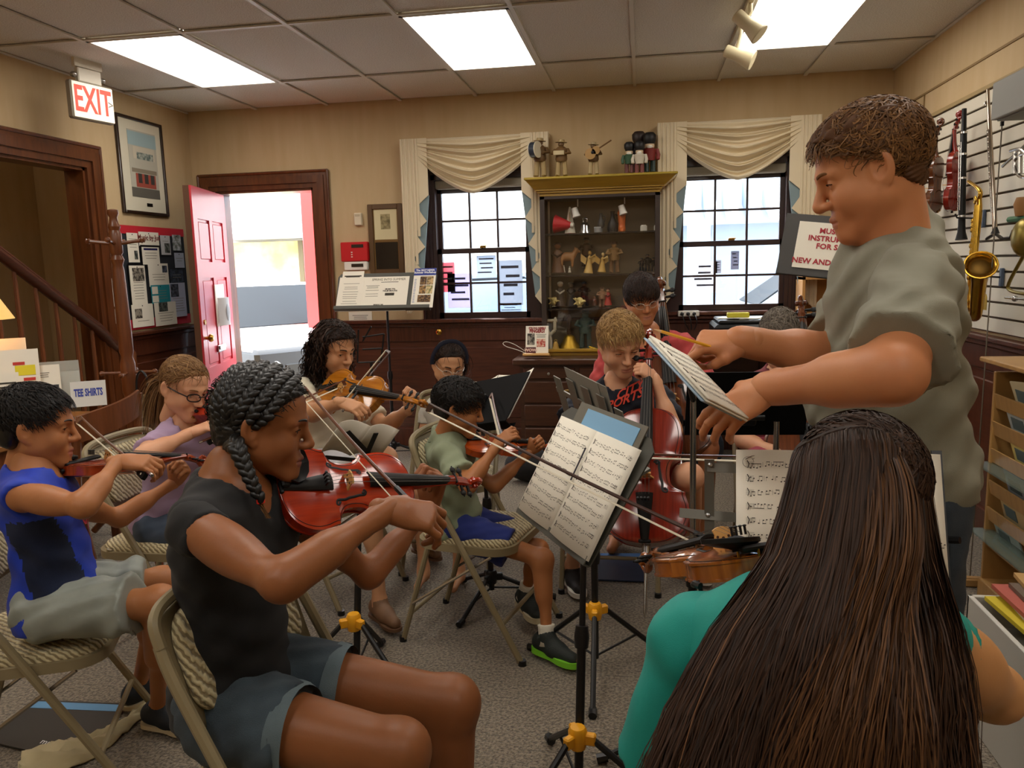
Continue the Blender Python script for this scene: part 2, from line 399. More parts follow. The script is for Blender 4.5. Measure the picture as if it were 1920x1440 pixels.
# moulded casing helper: steps of boxes along a rectangle's sides
def casing(name, pts, outs, w, mat, ndir, depth=(.02, .035, .022), parent=None, kind=True):
    """pts: polyline of the inner edge, outs: outward unit vectors per segment, w: width"""
    m = MB(); nd = np.asarray(ndir, float)
    for i in range(len(pts)-1):
        a, b = np.asarray(pts[i], float), np.asarray(pts[i+1], float); o = np.asarray(outs[i], float); d = nrm(b-a)
        e0 = w if i > 0 else 0; e1 = w if i < len(pts)-2 else 0
        for k, (f0, f1) in enumerate(((0, .3), (.3, .72), (.72, 1.))):
            fe = f0 if i % 2 else f1; p = a-d*e0*fe; q = b+d*e1*fe
            m.prism([p+o*w*f0, q+o*w*f0, q+o*w*f1, p+o*w*f1], nd*depth[k])
        m.tube([a-d*e0+o*w*.97+nd*.02, b+d*e1+o*w*.97+nd*.02], .013, 8)
    o_ = m.build(name, mat, parent)
    if parent is None: o_['kind'] = 'structure'
    return o_
casing('trim_1', [(XL, OY1, -.0), (XL, OY1, OZ), (XL, OY0, OZ), (XL, OY0, 0)], [(0, 1, 0), (0, 0, 1), (0, -1, 0)], .15, TRIM, (1, 0, 0))
casing('trim_2', [(DX1, YB, 0), (DX1, YB, DZ), (DX0, YB, DZ), (DX0, YB, 0)], [(1, 0, 0), (0, 0, 1), (-1, 0, 0)], .135, TRIM, (0, -1, 0))
m = MB(); m.bx((DX0-.0, YB-.005, 0), (DX0+.02, YB+.2, DZ)); m.bx((DX1-.02, YB-.005, 0), (DX1, YB+.2, DZ)); m.bx((DX0, YB-.005, DZ-.02), (DX1, YB+.2, DZ)); m.bx((DX0, YB-.02, -.02), (DX1, YB+.24, .02)); struct('trim_3', m, TRIM)
m = MB(); m.bx((XL-.14, OY1-.02, 0), (XL, OY1, OZ)); m.bx((XL-.14, OY0, OZ-.02), (XL, OY1, OZ)); struct('trim_4', m, TRIM)
# picture-rail seam on the right wall
m = MB(); m.bx((XR-.006, YF, 2.478), (XR, 5.9, 2.49)); m.bx((XR-.006, 5.57, 1.1), (XR, 5.582, 2.48)); struct('trim_5', m, M('seam', '8a7048', .7))
# ---- wainscot: boards and raised panels as pieces
def wainscot(name, p0, p1, zt, nd, panels, cap=True):
    p0, p1, nd = A3(*p0), A3(*p1), A3(*nd); d = nrm(p1-p0); L = np.linalg.norm(p1-p0); R = np.stack([d, nd, A3(0, 0, 1)], 1)
    def B(m, s0, s1, z0, z1, t, bev=.004, off=0): m.box(p0+d*(s0+s1)/2+nd*(off+t/2)+A3(0, 0, (z0+z1)/2), (s1-s0, t, z1-z0), R, bev); return m
    root = B(MB(), 0, L, 0, zt, .012, 0).build(name, WOOD); root['kind'] = 'structure'
    if cap: B(B(MB(), 0, L, zt, zt+.028, .06, .006), 0, L, zt-.03, zt, .035, .006).build('cap_rail', WOODH, root)
    B(MB(), 0, L, 0, .16, .03, .006).build('base_board', WOODH, root); B(MB(), 0, L, zt-.15, zt-.03, .024, .004).build('top_rail', WOODH, root)
    n = panels; wd = L/n
    for i in range(n):
        s0 = i*wd
        B(MB(), s0-.0, s0+.07, .16, zt-.15, .024).build('stile', WOOD, root)
        m = B(MB(), s0+.11, s0+wd-.04, .24, zt-.2, .02, .012); B(m, s0+.075, s0+wd-.005, .17, zt-.155, .014, .004)
        m.build('raised_panel', WOOD, root)
    return root
wainscot('wainscot_back_left', (DX1+.14, YB, 0), (W1[1]+.1, YB, 0), 1.03, (0, -1, 0), 2)
wainscot('wainscot_back_right', (W1[1]+.1, YB, 0), (XR, YB, 0), 1.03, (0, -1, 0), 3)
wainscot('wainscot_left', (XL, OY1+.15, 0), (XL, YB, 0), 1.03, (1, 0, 0), 1)
wainscot('wainscot_right', (XR, YB-.05, 0), (XR, .2, 0), 1.03, (-1, 0, 0), 6)
# ---- windows
DARKW = M('window_wood', '2b1410', .4, coat=.2)
def window(name, W, label):
    x0, x1, z0, z1 = W; y = YB+.02
    r = thing(name, None, None, ((x0+x1)/2, y, z0), kind='structure')
    casing('casing', [(x1, YB, z0), (x1, YB, z1), (x0, YB, z1), (x0, YB, z0)], [(1, 0, 0), (0, 0, 1), (-1, 0, 0)], .085, DARKW, (0, -1, 0), (.012, .022, .018), r)
    m = MB(); m.bx((x0-.11, YB-.075, z0-.03), (x1+.11, YB+.1, z0), .006); m.bx((x0-.09, YB-.03, z0-.075), (x1+.09, YB, z0-.03), .004); m.build('window_sill', WOODH, r)
    m = MB(); m.bx((x0, YB, z0), (x0+.03, YB+.15, z1)); m.bx((x1-.03, YB, z0), (x1, YB+.15, z1)); m.bx((x0, YB, z1-.04), (x1, YB+.15, z1)); m.build('jamb', DARKW, r)
    xa, xb = x0+.03, x1-.03; zt = z1-.1; zm = 1.6
    MB().bx((xa, YB+.01, zt-.01), (xb, YB+.09, z1-.04), .01).build('roller_blind', M('blind', '9a9384', .7), r)
    for (n_, ya, a, b) in (('upper_sash', YB+.075, zm-.02, zt), ('lower_sash', YB+.03, z0+.002, zm+.02)):
        m = MB(); sw = .034; yb = ya+.035
        m.bx((xa, ya, a), (xa+sw, yb, b)); m.bx((xb-sw, ya, a), (xb, yb, b)); m.bx((xa, ya, b-.04), (xb, yb, b)); m.bx((xa, ya, a), (xb, yb, a+(.045 if n_[0] == 'l' else .04)))
        s = m.build(n_, DARKW, r)
        xi, xj, zi, zj = xa+sw, xb-sw, a+.042, b-.04
        mm = MB()
        for k in (1, 2): mm.bx((xi+(xj-xi)*k/3-.008, ya+.004, zi), (xi+(xj-xi)*k/3+.008, yb-.004, zj))
        mm.bx((xi, ya+.005, (zi+zj)/2-.008), (xj, yb-.005, (zi+zj)/2+.008)); mm.build('muntin', DARKW, s)
        for k in range(3):
            for l in range(2):
                MB().bx((xi+(xj-xi)*k/3, ya+.016, zi+(zj-zi)*l/2), (xi+(xj-xi)*(k+1)/3, ya+.019, zi+(zj-zi)*(l+1)/2)).build('pane', GLASS, s, smooth=False)
    m = MB(); cx = (x0+x1)/2; m.box((cx, YB+.02, zm+.026), (.05, .02, .012), None, .004); m.cyl((cx-.02, YB+.015, zm+.034), (cx+.03, YB+.01, zm+.036), .005); m.build('sash_lock', BRASS, r)
    return r
window('window_1', W1, ''); window('window_2', W2, '')
# ---- swag valances
CLOTH = M('curtain_cream', 'dccdae', .8, bump=(90, .06), sheen=.2); LINING = M('curtain_lining', '7f9297', .8)
def valance(label, xl, xr, zt):
    r = thing('curtain_valance', label, 'curtain', ((xl+xr)/2, YB, 1.1), group='swag valances over the windows')
    MB().bx((xl, YB-.1, zt-.035), (xr, YB-.001, zt), .004).build('mounting_board', CLOTH, r)
    nu, nv = 61, 90; P = np.zeros((nv, nu, 3))
    for i in range(nv):
        v = i/(nv-1); xa, xb = xl+.03+.05*v, xr-.03-.05*v; ze = zt-.005-.1*v**1.3; sag = .02+.315*v**1.12
        for j in range(nu):
            u = j/(nu-1); s = math.sin(math.pi*u)
            ph = v*2*math.pi*6.5+.5*math.sin(5*u+2*v); fold = max(0, math.sin(ph))**1.5+.25*math.sin(2.3*ph+4*u)
            e = min(1, 3.2*min(u, 1-u)); cat = 1-abs(2*u-1)**(1.5)
            P[i, j] = (xa+(xb-xa)*u, YB-.105-.035*s-.052*fold*(.25+.75*e)*min(1, v*5), ze-sag*cat+.012*fold*s)
    MB().sheet(P, (0, .006, 0)).build('swag', CLOTH, r, smooth=True)
    for sx, xo in ((1, xl), (-1, xr)):
        wv = .215; zb = 1.985; pts = [(0, zt), (wv, zt), (wv, zb+.05)]; tri = []; out = wv; z = zb+.05
        for i in range(4):
            nt = out-.1; nz = z-.085; o2 = out-.022; z2 = nz-.115
            tri.append(((out, z), (nt, nz), (o2, z2))); pts += [(nt, nz), (o2, z2)]; out, z = o2, z2
        pts += [(.03, z-.12), (0, z-.12)]
        f = lambda p, y: (xo+sx*p[0], y, p[1])
        m = MB(); q = [f(p, YB-.135) for p in pts]; m.prism(q, (0, .01, 0))
        for x, zz in ((.012, z-.11), (.045, z-.1), (.075, z-.02), (.105, 1.5), (.13, 1.72)): m.tube([f((x, zt-.002-.9*x*(0)), YB-.137), f((x, zz+.0), YB-.137)], .011, 6, flat=.6, up=(0, 1, 0))
        m.build('cascade_tail', CLOTH, r)
        m = MB()
        for a, b, c in tri: m.prism([f(a, YB-.118), f((b[0]-.02, b[1]), YB-.122), f(c, YB-.118)], (0, .012, 0))
        m.build('tail_lining', LINING, r)
    return r
valance('cream swag valance over the window left of the cabinet', -1.866, -.70, 2.466)
valance('cream swag valance over the window behind the standing man', .107, 1.264, 2.484)
# ---- red front door, standing open
RED = M('door_red', 'c2323c', .4, coat=.3)
ang = math.atan2(-.82, .2); d = thing('door_1', None, None, (DX0+.02, YB-.02, .02), ang, kind='structure')
wd, ht, th = .845, DZ-.05, .045
m = MB(); m.bx((0, 0, 0), (wd, th, ht)); m.build('door_leaf', M('door_edge', '5a3a24', .5), d, local=True)
rows = ((.1, .62), (.74, 1.42), (1.54, 1.86)); fr = MB(); y0, y1 = th-.002, th+.014
cols = ((.1, .385), (.46, .745))
fr.bx((0, y0, 0), (cols[0][0], y1, ht)); fr.bx((cols[0][1], y0, 0), (cols[1][0], y1, ht)); fr.bx((cols[1][1], y0, 0), (wd, y1, ht))
for c in cols:
    zz = [0]+[v for r_ in rows for v in r_]+[ht]
    for k in range(0, len(zz), 2): fr.bx((c[0], y0, zz[k]), (c[1], y1, zz[k+1]))
fr.build('door_frame', RED, d, local=True)
for c in cols:
    for r_ in rows: MB().box(((c[0]+c[1])/2, th+.002, (r_[0]+r_[1])/2), (c[1]-c[0]-.04, .016, r_[1]-r_[0]-.04), None, .007).build('door_panel', RED, d, local=True); MB().bx((c[0], th-.001, r_[0]), (c[1], th+.001, r_[1])).build('panel_groove', RED, d, local=True)
m = MB(); m.box((.42, th+.022, .86), (.2, .012, .055), None, .004); m.box((.42, th+.03, .868), (.16, .01, .03), None, .003); m.build('mail_slot', STEEL, d, local=True)
m = MB(); m.lathe([(.012, 0), (.012, .03), (.028, .04), (.03, .055), (.02, .07), (0, .072)], (.78, th, .97), (0, 1, 0)); m.lathe([(.02, 0), (.02, .01)], (.78, th+.012, 1.09), (0, 1, 0)); m.build('door_knob', BRASS, d, local=True)
CLEAR = M('clear_plastic', 'e8ecec', .1, alpha=.45)
o = thing('flyer_holder', 'white plastic flyer holder hanging on the red door', 'holder', V(405, 610, 5.95))
b = V(408, 575, 5.95); Rz = np.array([[math.cos(ang), -math.sin(ang), 0], [math.sin(ang), math.cos(ang), 0], [0, 0, 1]])
m = MB(); pb = A3(DX0+.02, YB-.02, .02)+Rz@A3(.36, th+.02, 1.2); m.box(pb, (.24, .006, .33), Rz); m.build('back_plate', WHITE, o)
m = MB(); P = np.array([[pb+Rz@A3(-.11+.22*i/10, .012+.05*math.sin(math.pi*i/10), -.16+.22*j/4) for i in range(11)] for j in range(5)]); m.sheet(P, Rz@A3(0, .004, 0)); m.build('pocket', M('frosted', 'd8d8d6', .3, alpha=.8), o)
m = MB(); m.ell(pb+Rz@A3(0, .06, -.06), (.05, .006, .09), Rz); m.build('pocket_window', M('grey_oval', '9a9a9a', .5), o)
# ---------------------------------------------------------------- bowed instruments
STRG = M('string_wire', '6e6a64', .4, .8); EBONY = M('ebony', '0d0b0a', .5, spec=.3); HAIRB = M('bow_hair', 'e3d9c0', .6); BONE = M('ivory', 'e6dcc0', .4)
MAPLE = M('bridge_maple', 'd9ab66', .5)
def varnish(name, a, b): return M('varnish_'+name, a, .2, coat=.8, noise=(7, 1, 14, 1, 1.3), col2=b)
def mat_from(o, z, loc):
    R = np.stack([o, np.cross(z, o), z], 1); m = Matrix.Identity(4)
    for i in range(3):
        for j in range(3): m[i][j] = R[i, j]
        m[i][3] = loc[i]
    return m
_lo = [(0, 0), (.004, .018), (.012, .037), (.03, .059), (.07, .081), (.13, .096), (.2, .1035), (.27, .1015), (.335, .094), (.362, .0935)]
_c = [(.362, .0935), (.372, .083), (.395, .067), (.43, .0575), (.49, .0545), (.55, .0565), (.595, .0645), (.62, .074), (.632, .0795)]
_up = [(.632, .0795), (.655, .0765), (.70, .0805), (.78, .084), (.86, .0805), (.92, .070), (.96, .0555), (.985, .037), (.996, .018), (1, 0)]
OUT = np.concatenate([spline(_lo, 4)[:-1], spline(_c, 4)[:-1], spline(_up, 4)])
def violin(name, label, cat, E, S, nh, var, sc=1., rib=.031, fb=.27, nk=.13, chin=True, rest=False, pin=0., bh=.034, group=None, parent=None, pegs=True, tag_col=None, fine=True):
    E = np.asarray(E, float); x = nrm(np.asarray(S, float)-E); z = np.asarray(nh, float); z = nrm(z-x*np.dot(z, x))
    r = thing(name, label, cat, (0, 0, 0), 0, group); r.matrix_basis = mat_from(x, z, E)
    L = .356; O = OUT*A3(L, 1)[None, :]; st = dict(local=True); s = sc
    def plate(sgn, z0, arch):
        P = []
        for (xx, w) in O:
            w = w+.003; row = []
            for t in np.linspace(-1, 1, 15):
                e = max(0, 1-abs(t)**2.2); b = max(0, math.sin(math.pi*min(1, max(0, xx/L))))**.55
                row.append((xx*(1+.0) if True else 0, t*w, z0+sgn*(arch*e**.9*b*min(1, .35+w/.1))))
            P.append(row)
        return np.array(P)
    def Bd(m, n, mat, par=r, sm='auto'): 
        m.v = [v*s for v in m.v]; return m.build(n, mat, par, local=True, smooth=sm)
    tp = Bd(MB().sheet(plate(1, rib, .016), (0, 0, -.004)), 'top_plate', var); bp = Bd(MB().sheet(plate(-1, 0, .014), (0, 0, .004)), 'back_plate', var)
    ring = np.concatenate([O, O[::-1][1:-1]*A3(1, -1)[None, :]]); m = MB(); P = np.array([[(a, b, zz) for a, b in ring] for zz in (.001, rib/2, rib-.001)]); m.grid(P, wrapv=True); Bd(m, 'ribs', var)
    def topz(xx, yy):
        w = np.interp(xx, O[:, 0], O[:, 1])+.003; t = min(1, abs(yy)/w); return rib+.016*max(0, 1-t**2.2)**.9*max(0, math.sin(math.pi*xx/L))**.55*min(1, .35+w/.1)
    for sg in (-1, 1):
        pts = [(.2, .026), (.203, .021), (.207, .027), (.203, .033), (.19, .033), (.172, .036), (.163, .037), (.15, .041), (.134, .042), (.127, .045), (.126, .053), (.133, .053), (.133, .047)]
        sp = spline([(a, sg*b, 0) for a, b in pts], 5); sp[:, 2] = [topz(a, b)+.0003 for a, b, _ in sp]; n = len(sp)
        rr = .0011+.0022*np.sin(np.pi*np.linspace(0, 1, n))**.7; m = MB().tube(sp, rr, 6, flat=.25); m.ell(sp[2]+A3(-.001, sg*.004, 0), (.004, .0036, .0008)); m.ell(sp[-3]+A3(0, sg*-.001, 0), (.0048, .0042, .0008)); Bd(m, 'f_hole', EBONY, tp)
    pf = np.array([(a, b*(1-.0045/max(.02, b)) if b > .006 else 0) for a, b in O if .004 < a < L-.004]); pf = np.concatenate([pf, pf[::-1]*A3(1, -1)[None, :]])
    Bd(MB().tube([(a, b, topz(a, b)+.0002) for a, b in pf], .0008, 4, closed=True), 'purfling', EBONY, tp)
    xb = .161; zb = topz(xb, 0); xn = L+nk; xf = xn-fb; zn = rib+.0105; zf = zb+bh*.62
    # neck, fingerboard
    xs = np.linspace(L-.012, xn, 8); m = MB().tube([(a, 0, rib-.004+.006*i/7-(.012*(1-i/7)**3)) for i, a in enumerate(xs)], [.0165-.004*i/7 for i in range(8)], 10, flat=.85); m.box((L-.002, 0, rib*.5), (.016, .032, rib+.01), None, .005); Bd(m, 'neck', var)
    P = []
    for i in range(10):
        t = i/9; xx = xf+(xn-xf)*t; hw = .0212-.0092*t; zz = zf+(zn-zf)*t; P.append([(xx, hw*math.sin(a), zz-.012*(1-math.cos(a))*1.1) for a in np.linspace(-1.15, 1.15, 9)])
    Bd(MB().sheet(np.array(P), (0, 0, -.0055)), 'fingerboard', EBONY); Bd(MB().box((xn+.002, 0, zn-.001), (.004, .025, .008), None, .001), 'nut', EBONY)
    # pegbox and scroll
    m = MB(); pb = [(xn+.003, 0, rib-.002), (xn+.025, 0, rib-.006), (xn+.05, 0, rib-.015), (xn+.068, 0, rib-.024)]
    m.tube(pb, [.0125, .0125, .011, .009], 8, flat=1.05); c = A3(xn+.085, 0, rib-.02)
    sp = []; rr = []
    for i in range(46):
        t = i/45; a = math.pi*1.12-t*4.6*math.pi*.93; R0 = .0195*(1-t)**.8+.002; sp.append(c+A3(R0*math.cos(a), 0, -R0*math.sin(a)*1.0)); rr.append(.0088*(1-.55*t))
    m.tube(sp, rr, 8, up=(0, 1, 0)); m.lathe([(.0035, -.017), (.0075, -.014), (.008, 0), (.0075, .014), (.0035, .017)], c, (0, 1, 0), 12); Bd(m, 'scroll', var)
    if pegs:
        for i in range(4):
            sg = 1 if i % 2 == 0 else -1; b = A3(xn+.014+.0135*i, 0, rib-.005-.0042*i); m = MB().cyl(b-A3(0, sg*.014, 0), b+A3(0, sg*.026, 0), .0032, .0042, 8); m.ell(b+A3(0, sg*.033, 0), (.0088, .009, .0042)); m.ell(b+A3(0, sg*.043, 0), .002); Bd(m, 'peg', EBONY)
    # bridge
    m = MB(); top = [(y, zb+bh-.35*y*y/.02) for y in np.linspace(-.018, .018, 7)]
    poly = [(-.021, zb-.003), (-.013, zb-.002), (-.009, zb+.006), (.009, zb+.006), (.013, zb-.002), (.021, zb-.003), (.0205, zb+.003), (.0165, zb+.012), (.0145, zb+.02)]+top[::-1]+[(-.0145, zb+.02), (-.0165, zb+.012), (-.0205, zb+.003)]
    m.prism([(xb-.002, y, z_) for y, z_ in poly], (.004, 0, 0)); br = Bd(m, 'bridge', MAPLE)
    m = MB()
    for y, z_, r_ in ((0, .013, .003), (-.0105, .016, .0025), (.0105, .016, .0025)): m.cyl((xb-.0024, y, zb+z_), (xb+.0024, y, zb+z_), r_)
    Bd(m, 'cutout', M('bridge_hole', '4a2c14', .8), br)
    # tailpiece
    tz = lambda xx: zb+bh*.35+(xx-.02)*.05
    m = MB(); P = []
    for i in range(7):
        t = i/6; xx = .006+.112*t; hw = .009+.0125*t; P.append([(xx, y, (rib+.012)*(1-t)+(zb+bh*.5)*t-.006*(y/hw)**2) for y in np.linspace(-hw, hw, 7)])
    m.sheet(np.array(P), (0, 0, -.006)); tpx = Bd(m, 'tailpiece', EBONY)
    m = MB(); m.lathe([(.004, 0), (.0075, .002), (.0075, .008), (.004, .011)], (0, 0, rib*.5), (-1, 0, 0)); m.box((.004, 0, rib+.004), (.008, .03, .01), None, .002); Bd(m, 'end_button', EBONY)
    for i in range(4):
        y = -.0165+.011*i; yt = -.0125+.0083*i; yn = -.008+.0053*i; zt = zb+bh+.0008-.35*y*y/.02
        Bd(MB().tube([(.112, yt, zb+bh*.5+.003), (xb, y*.85, zt), (xn, yn, zn+.0012), (xn+.02+.012*i, yn*.4, rib+.001)], .00045*(1.6-.3*i)/s**.4, 5), 'string', STRG)
        if fine: Bd(MB().cyl((.098, yt, zb+bh*.5), (.098, yt, zb+bh*.5+.014), .0022).ell((.098, yt, zb+bh*.5+.015), (.0038, .0038, .002)), 'fine_tuner', BLACKP, tpx)
    if chin:
        m = MB(); P = []
        for i in range(9):
            a = i/8; row = []
            for j in range(13):
                b = 2*math.pi*j/12; rad = a; px_, py_ = .036+.034*rad*math.cos(b), .048+.05*rad*math.sin(b); row.append((px_, py_, rib+.021+.012*rad**2+.004*math.sin(b)))
            P.append(row)
        m.sheet(np.array(P), (0, 0, -.007)); m.box((.012, .02, rib+.014), (.02, .05, .012), None, .004); cr = Bd(m, 'chin_rest', EBONY)
        m = MB()
        for y in (.02, .05): 
            zx = np.interp(y, [0, .06], [-.0, .02]); m.cyl((zx-.003, y, -.004), (zx-.003, y, rib+.012), .0022, n=8); m.box((zx+.003, y, -.007), (.016, .009, .004), None, .0015)
        Bd(m, 'clamp', BRASS, cr)
    if rest:
        rt = Bd(MB().tube(spline([(.06, -.115, -.03), (.075, -.06, -.038), (.07, 0, -.03), (.06, .06, -.042), (.055, .115, -.034)], 5), .012, 8, flat=.35, up=(0, 0, 1)), 'shoulder_rest', BLACKP)
        for y in (-.1, .1):
            m = MB().cyl((.06, y, -.034), (.06, y*1.04, .004), .0035, n=8); m.tube([(.05, y*1.06, -.004), (.06, y*1.1, 0), (.075, y*1.06, -.002)], .006, 8); m.cyl((.06, y*.98, -.042), (.06, y*.98, -.05), .009); Bd(m, 'rest_foot', BLACKP, rt)
    if pin: Bd(MB().lathe([(.011, 0), (.011, .02), (.0042, .021), (.0042, pin), (.001, pin+.012)], (0, 0, rib/2), (-1, 0, 0), 10), 'end_pin', STEEL)
    return r
def bow(label, A, B, nh, wood, group=None, L=None):
    """A: frog end of the stick, B: tip, nh: side the hair is on"""
    A = np.asarray(A, float); x = nrm(np.asarray(B, float)-A); L = L or np.linalg.norm(np.asarray(B, float)-A); z = np.asarray(nh, float); z = nrm(z-x*np.dot(z, x))
    r = thing('violin_bow', label, 'bow', group=group); r.matrix_basis = mat_from(x, z, A)
    xs = np.linspace(0, L, 14); cz = lambda t: .006*math.sin(math.pi*min(1, t))
    MB().tube([(a, 0, cz(a/L)) for a in xs], [.0046-.0014*a/L for a in xs], 8).build('stick', wood, r, local=True)
    MB().prism([(L-.02, -.003, .003), (L+.002, -.003, 0), (L+.008, -.003, .022), (L-.006, -.003, .025), (L-.01, -.003, .012)], (0, .006, 0)).build('bow_tip', wood, r, local=True)
    MB().prism([(.018, -.0055, .003), (.066, -.0055, .003), (.062, -.0055, .016), (.054, -.0055, .022), (.02, -.0055, .024), (.017, -.0055, .014)], (0, .011, 0)).build('frog', EBONY, r, local=True)
    MB().lathe([(.0046, 0), (.0048, .012), (.003, .013)], (0, 0, 0), (-1, 0, 0), 8).build('screw', STEEL, r, local=True)
    MB().tube([(.07, 0, .002), (.135, 0, .003)], .0057, 8).build('grip', BLACKP, r, local=True)
    MB().box(((L+.055)/2, 0, .0225), (L-.06, .0095, .0014)).build('bow_hair', HAIRB, r, local=True)
    MB().ell((.036, -.0058, .013), (.0035, .0006, .0035)).ell((.036, .0058, .013), (.0035, .0006, .0035)).build('frog_eye', BONE, r, local=True)
    return r
BOWW = M('bow_wood', '6b3416', .35, coat=.4, noise=(5, 2, 20, 20, 1), col2='4a200c'); BOWD = M('bow_wood_dark', '3c2015', .35, coat=.4)
# ---------------------------------------------------------------- people
def skin(name, c, c2, rough=.48): return M('skin_'+name, c, rough, noise=(9, 1, 1, 1, .8), col2=c2, sss=.12, bump=(260, .03), spec=.35)
def lerp(a, b, t): return np.asarray(a, float)*(1-t)+np.asarray(b, float)*t
def Rcols(fwd, up):
    f = nrm(fwd); u = np.asarray(up, float); u = nrm(u-f*np.dot(u, f)); r = np.cross(f, u); return np.stack([r, f, u], 1)
SKULL = [((0, -.014, .036), (.0735, .094, .08)), ((0, .03, .045), (.061, .052, .05))]
def head_mesh(h, jaw=1., nose=1., full=1., open_=1., neck=.052, nlen=.15, nback=-.04, lips=1., brow=1., ear=1., eary=0.):
    S = SDF()
    for c, r in SKULL: S.ell(c, r, k=.03)
    S.ell((0, .026, -.03), (.0575*full, .06, .068), k=.03)
    for s in (-1, 1):
        S.cone((s*.05*jaw, -.002, -.05), (s*.016, .07, -.099), .02*jaw, .017, k=.03)
        S.ell((s*.036, .053, -.034), (.026*full, .026, .03), k=.022)
        S.cone((s*.01, .0835, .024), (s*.044, .0655, .021), .0105*brow, .009, k=.016)
        S.cone((s*.052, -.004, .0), (s*.05*jaw, .01, -.05), .016, .02, k=.03)
    S.ell((0, .077, -.101), (.018, .015, .015), k=.02)
    S.ell((0, .074, -.068), (.027, .021, .022), k=.02)
    for s in (-1, 1): S.ell((s*.033, .0905, .003), (.0185, .0155, .0125), k=.012, sub=True)
    S.cone((0, .084, .018), (0, .104+.004*nose, -.026), .0075, .0105*nose, k=.012)
    S.ell((0, .101+.004*nose, -.031), (.0115*nose, .012, .0095*nose), k=.008)
    for s in (-1, 1): S.ell((s*.0125*nose, .0955, -.033), (.0075*nose, .0105, .0078), k=.008)
    for s in (-1, 1):
        S.ell((s*.032, .0695, .003), (.0142, .0135, .0132), k=.005)
        if open_ > 0: S.ell((s*.032, .086, .0015), (.0118, .009, .0044*open_), k=.002, sub=True)
    # lips
    S.cone((-.018, .0835, -.0655), (0, .093, -.0625), .0035*lips, .0052*lips, k=.006); S.cone((.018, .0835, -.0655), (0, .093, -.0625), .0035*lips, .0052*lips, k=.006)
    S.cone((-.015, .083, -.0745), (.015, .083, -.0745), .0045*lips, k=.006); S.ell((0, .0885, -.0755), (.013, .0065*lips, .0065*lips), k=.006)
    S.cone((-.021, .0895, -.0693), (0, .1, -.0693), .0016, .002, k=.003, sub=True); S.cone((.021, .0895, -.0693), (0, .1, -.0693), .0016, .002, k=.003, sub=True)
    # ears
    for s in (-1, 1):
        R = Matrix.Rotation(s*.42, 3, 'Z'); R = np.array(R)@np.array(Matrix.Rotation(.2, 3, 'X'))
        e_ = A3(s*.08, -.012+eary, -.004); S.ell(e_, np.array([.0085, .0205, .0325])*ear, R, k=.004); S.ell(e_+A3(s*.009, .004, .004), np.array([.0068, .0115, .019])*ear, R, k=.003, sub=True); S.ell(e_+A3(-s*.003, .01, -.027*ear), (.006, .009, .01), k=.005)
    S.cone((0, -.022, -.05), (0, nback, -nlen), neck, neck*1.06, k=.03)
    v, f = S.mesh(h); return v, f
def lip_faces(v, f):
    c = v[np.asarray(f)].mean(1); return ((np.abs(c[:, 0]) < .0225-.35*np.abs(c[:, 2]+.0695)) & (c[:, 1] > .0835) & (c[:, 2] < -.0595) & (c[:, 2] > -.0815)).astype(int)
def interp_hl(z, dz=0.):
    return np.interp(z-dz, [-.09, -.075, -.045, -.02, 0, .022, .03, .04, .055, .07, .082, .09], [-.075, -.06, -.04, -.036, -.034, -.03, .018, .034, .046, .062, .09, .2])
def hmask(x, y, z, dz=0., nape=-.07, w=.005):
    return 1/(1+np.exp(-np.clip((interp_hl(z, dz)-y)/w, -30, 30)))/(1+np.exp(-np.clip((z-nape)/w, -30, 30)))
def hair_cap(h, t=.014, dz=0., nape=-.07, groove=.002, vol=None, gf=190, extra=None):
    S = SDF()
    for c, r in SKULL: S.ell(c, r, k=.03)
    S.ell((0, -.03, -.03), (.066, .06, .055), k=.04)
    def w(x, y, z):
        ms = hmask(x, y, z, dz, nape); a = np.arctan2(x, z+.02+1e-6); tt = t if vol is None else t*vol(x, y, z)
        g = .6*groove*(np.sin(gf*.35*a+6*np.sin(25*y)+3*np.sin(31*z))+np.sin(170*x+90*y+5*np.sin(40*z)))*ms
        return -(ms*(tt-.0045)-(1-ms)*.016)+g
    S.warp(w)
    if extra: extra(S)
    return S.mesh(h)
def strands(n, L, flow, steps=8, dz=0., nape=-.07, lift=.012, lift1=None, curl=0., cf=60., r0=.0011, rad=1.0, mask=True, rng=RNG, jit=.25, coh=0.):
    """hair laid over the skull: (n, steps, 3) paths in head space"""
    c = A3(0, -.012, .036); R = A3(.0745, .0965, .0815)
    p = rng.normal(size=(n*4, 3)); p /= np.linalg.norm(p, axis=1)[:, None]; p = c+p*R
    if mask: p = p[hmask(p[:, 0], p[:, 1], p[:, 2], dz, nape) > .5]
    p = p[:n]; n = len(p); out = [p.copy()]; ln = L*rng.uniform(.6, 1.15, n); ph = rng.uniform(0, 6.28, n) if not coh else coh*(p[:, 0]+.7*p[:, 1]-.6*p[:, 2])+rng.normal(size=n)*.5; jd = rng.normal(size=(n, 3))*jit; l1 = lift if lift1 is None else lift1
    q = p.copy(); lf = rng.uniform(.7, 1.15, n)
    for k in range(1, steps):
        nn = (q-c)/R**2; nn /= np.linalg.norm(nn, axis=1)[:, None]; fl = flow(q)+jd
        d = fl-nn*np.sum(fl*nn, 1)[:, None]; d /= np.linalg.norm(d, axis=1)[:, None]+1e-9; s = np.cross(nn, d)
        q = q+d*(ln/(steps-1))[:, None]+s*(curl*np.cos(ph+cf*L*k/steps))[:, None]
        e = np.sqrt((((q-c)/R)**2).sum(1)); t = k/(steps-1); tgt = 1+(.003+(lift+(l1-lift)*t)*lf)/.085*min(1, .4+k/2.5)
        q = c+(q-c)*(tgt/e)[:, None]; out.append(q.copy())
    P = np.stack(out, 1); P[:, 0] = P[:, 1]*.6+P[:, 0]*.4
    return P
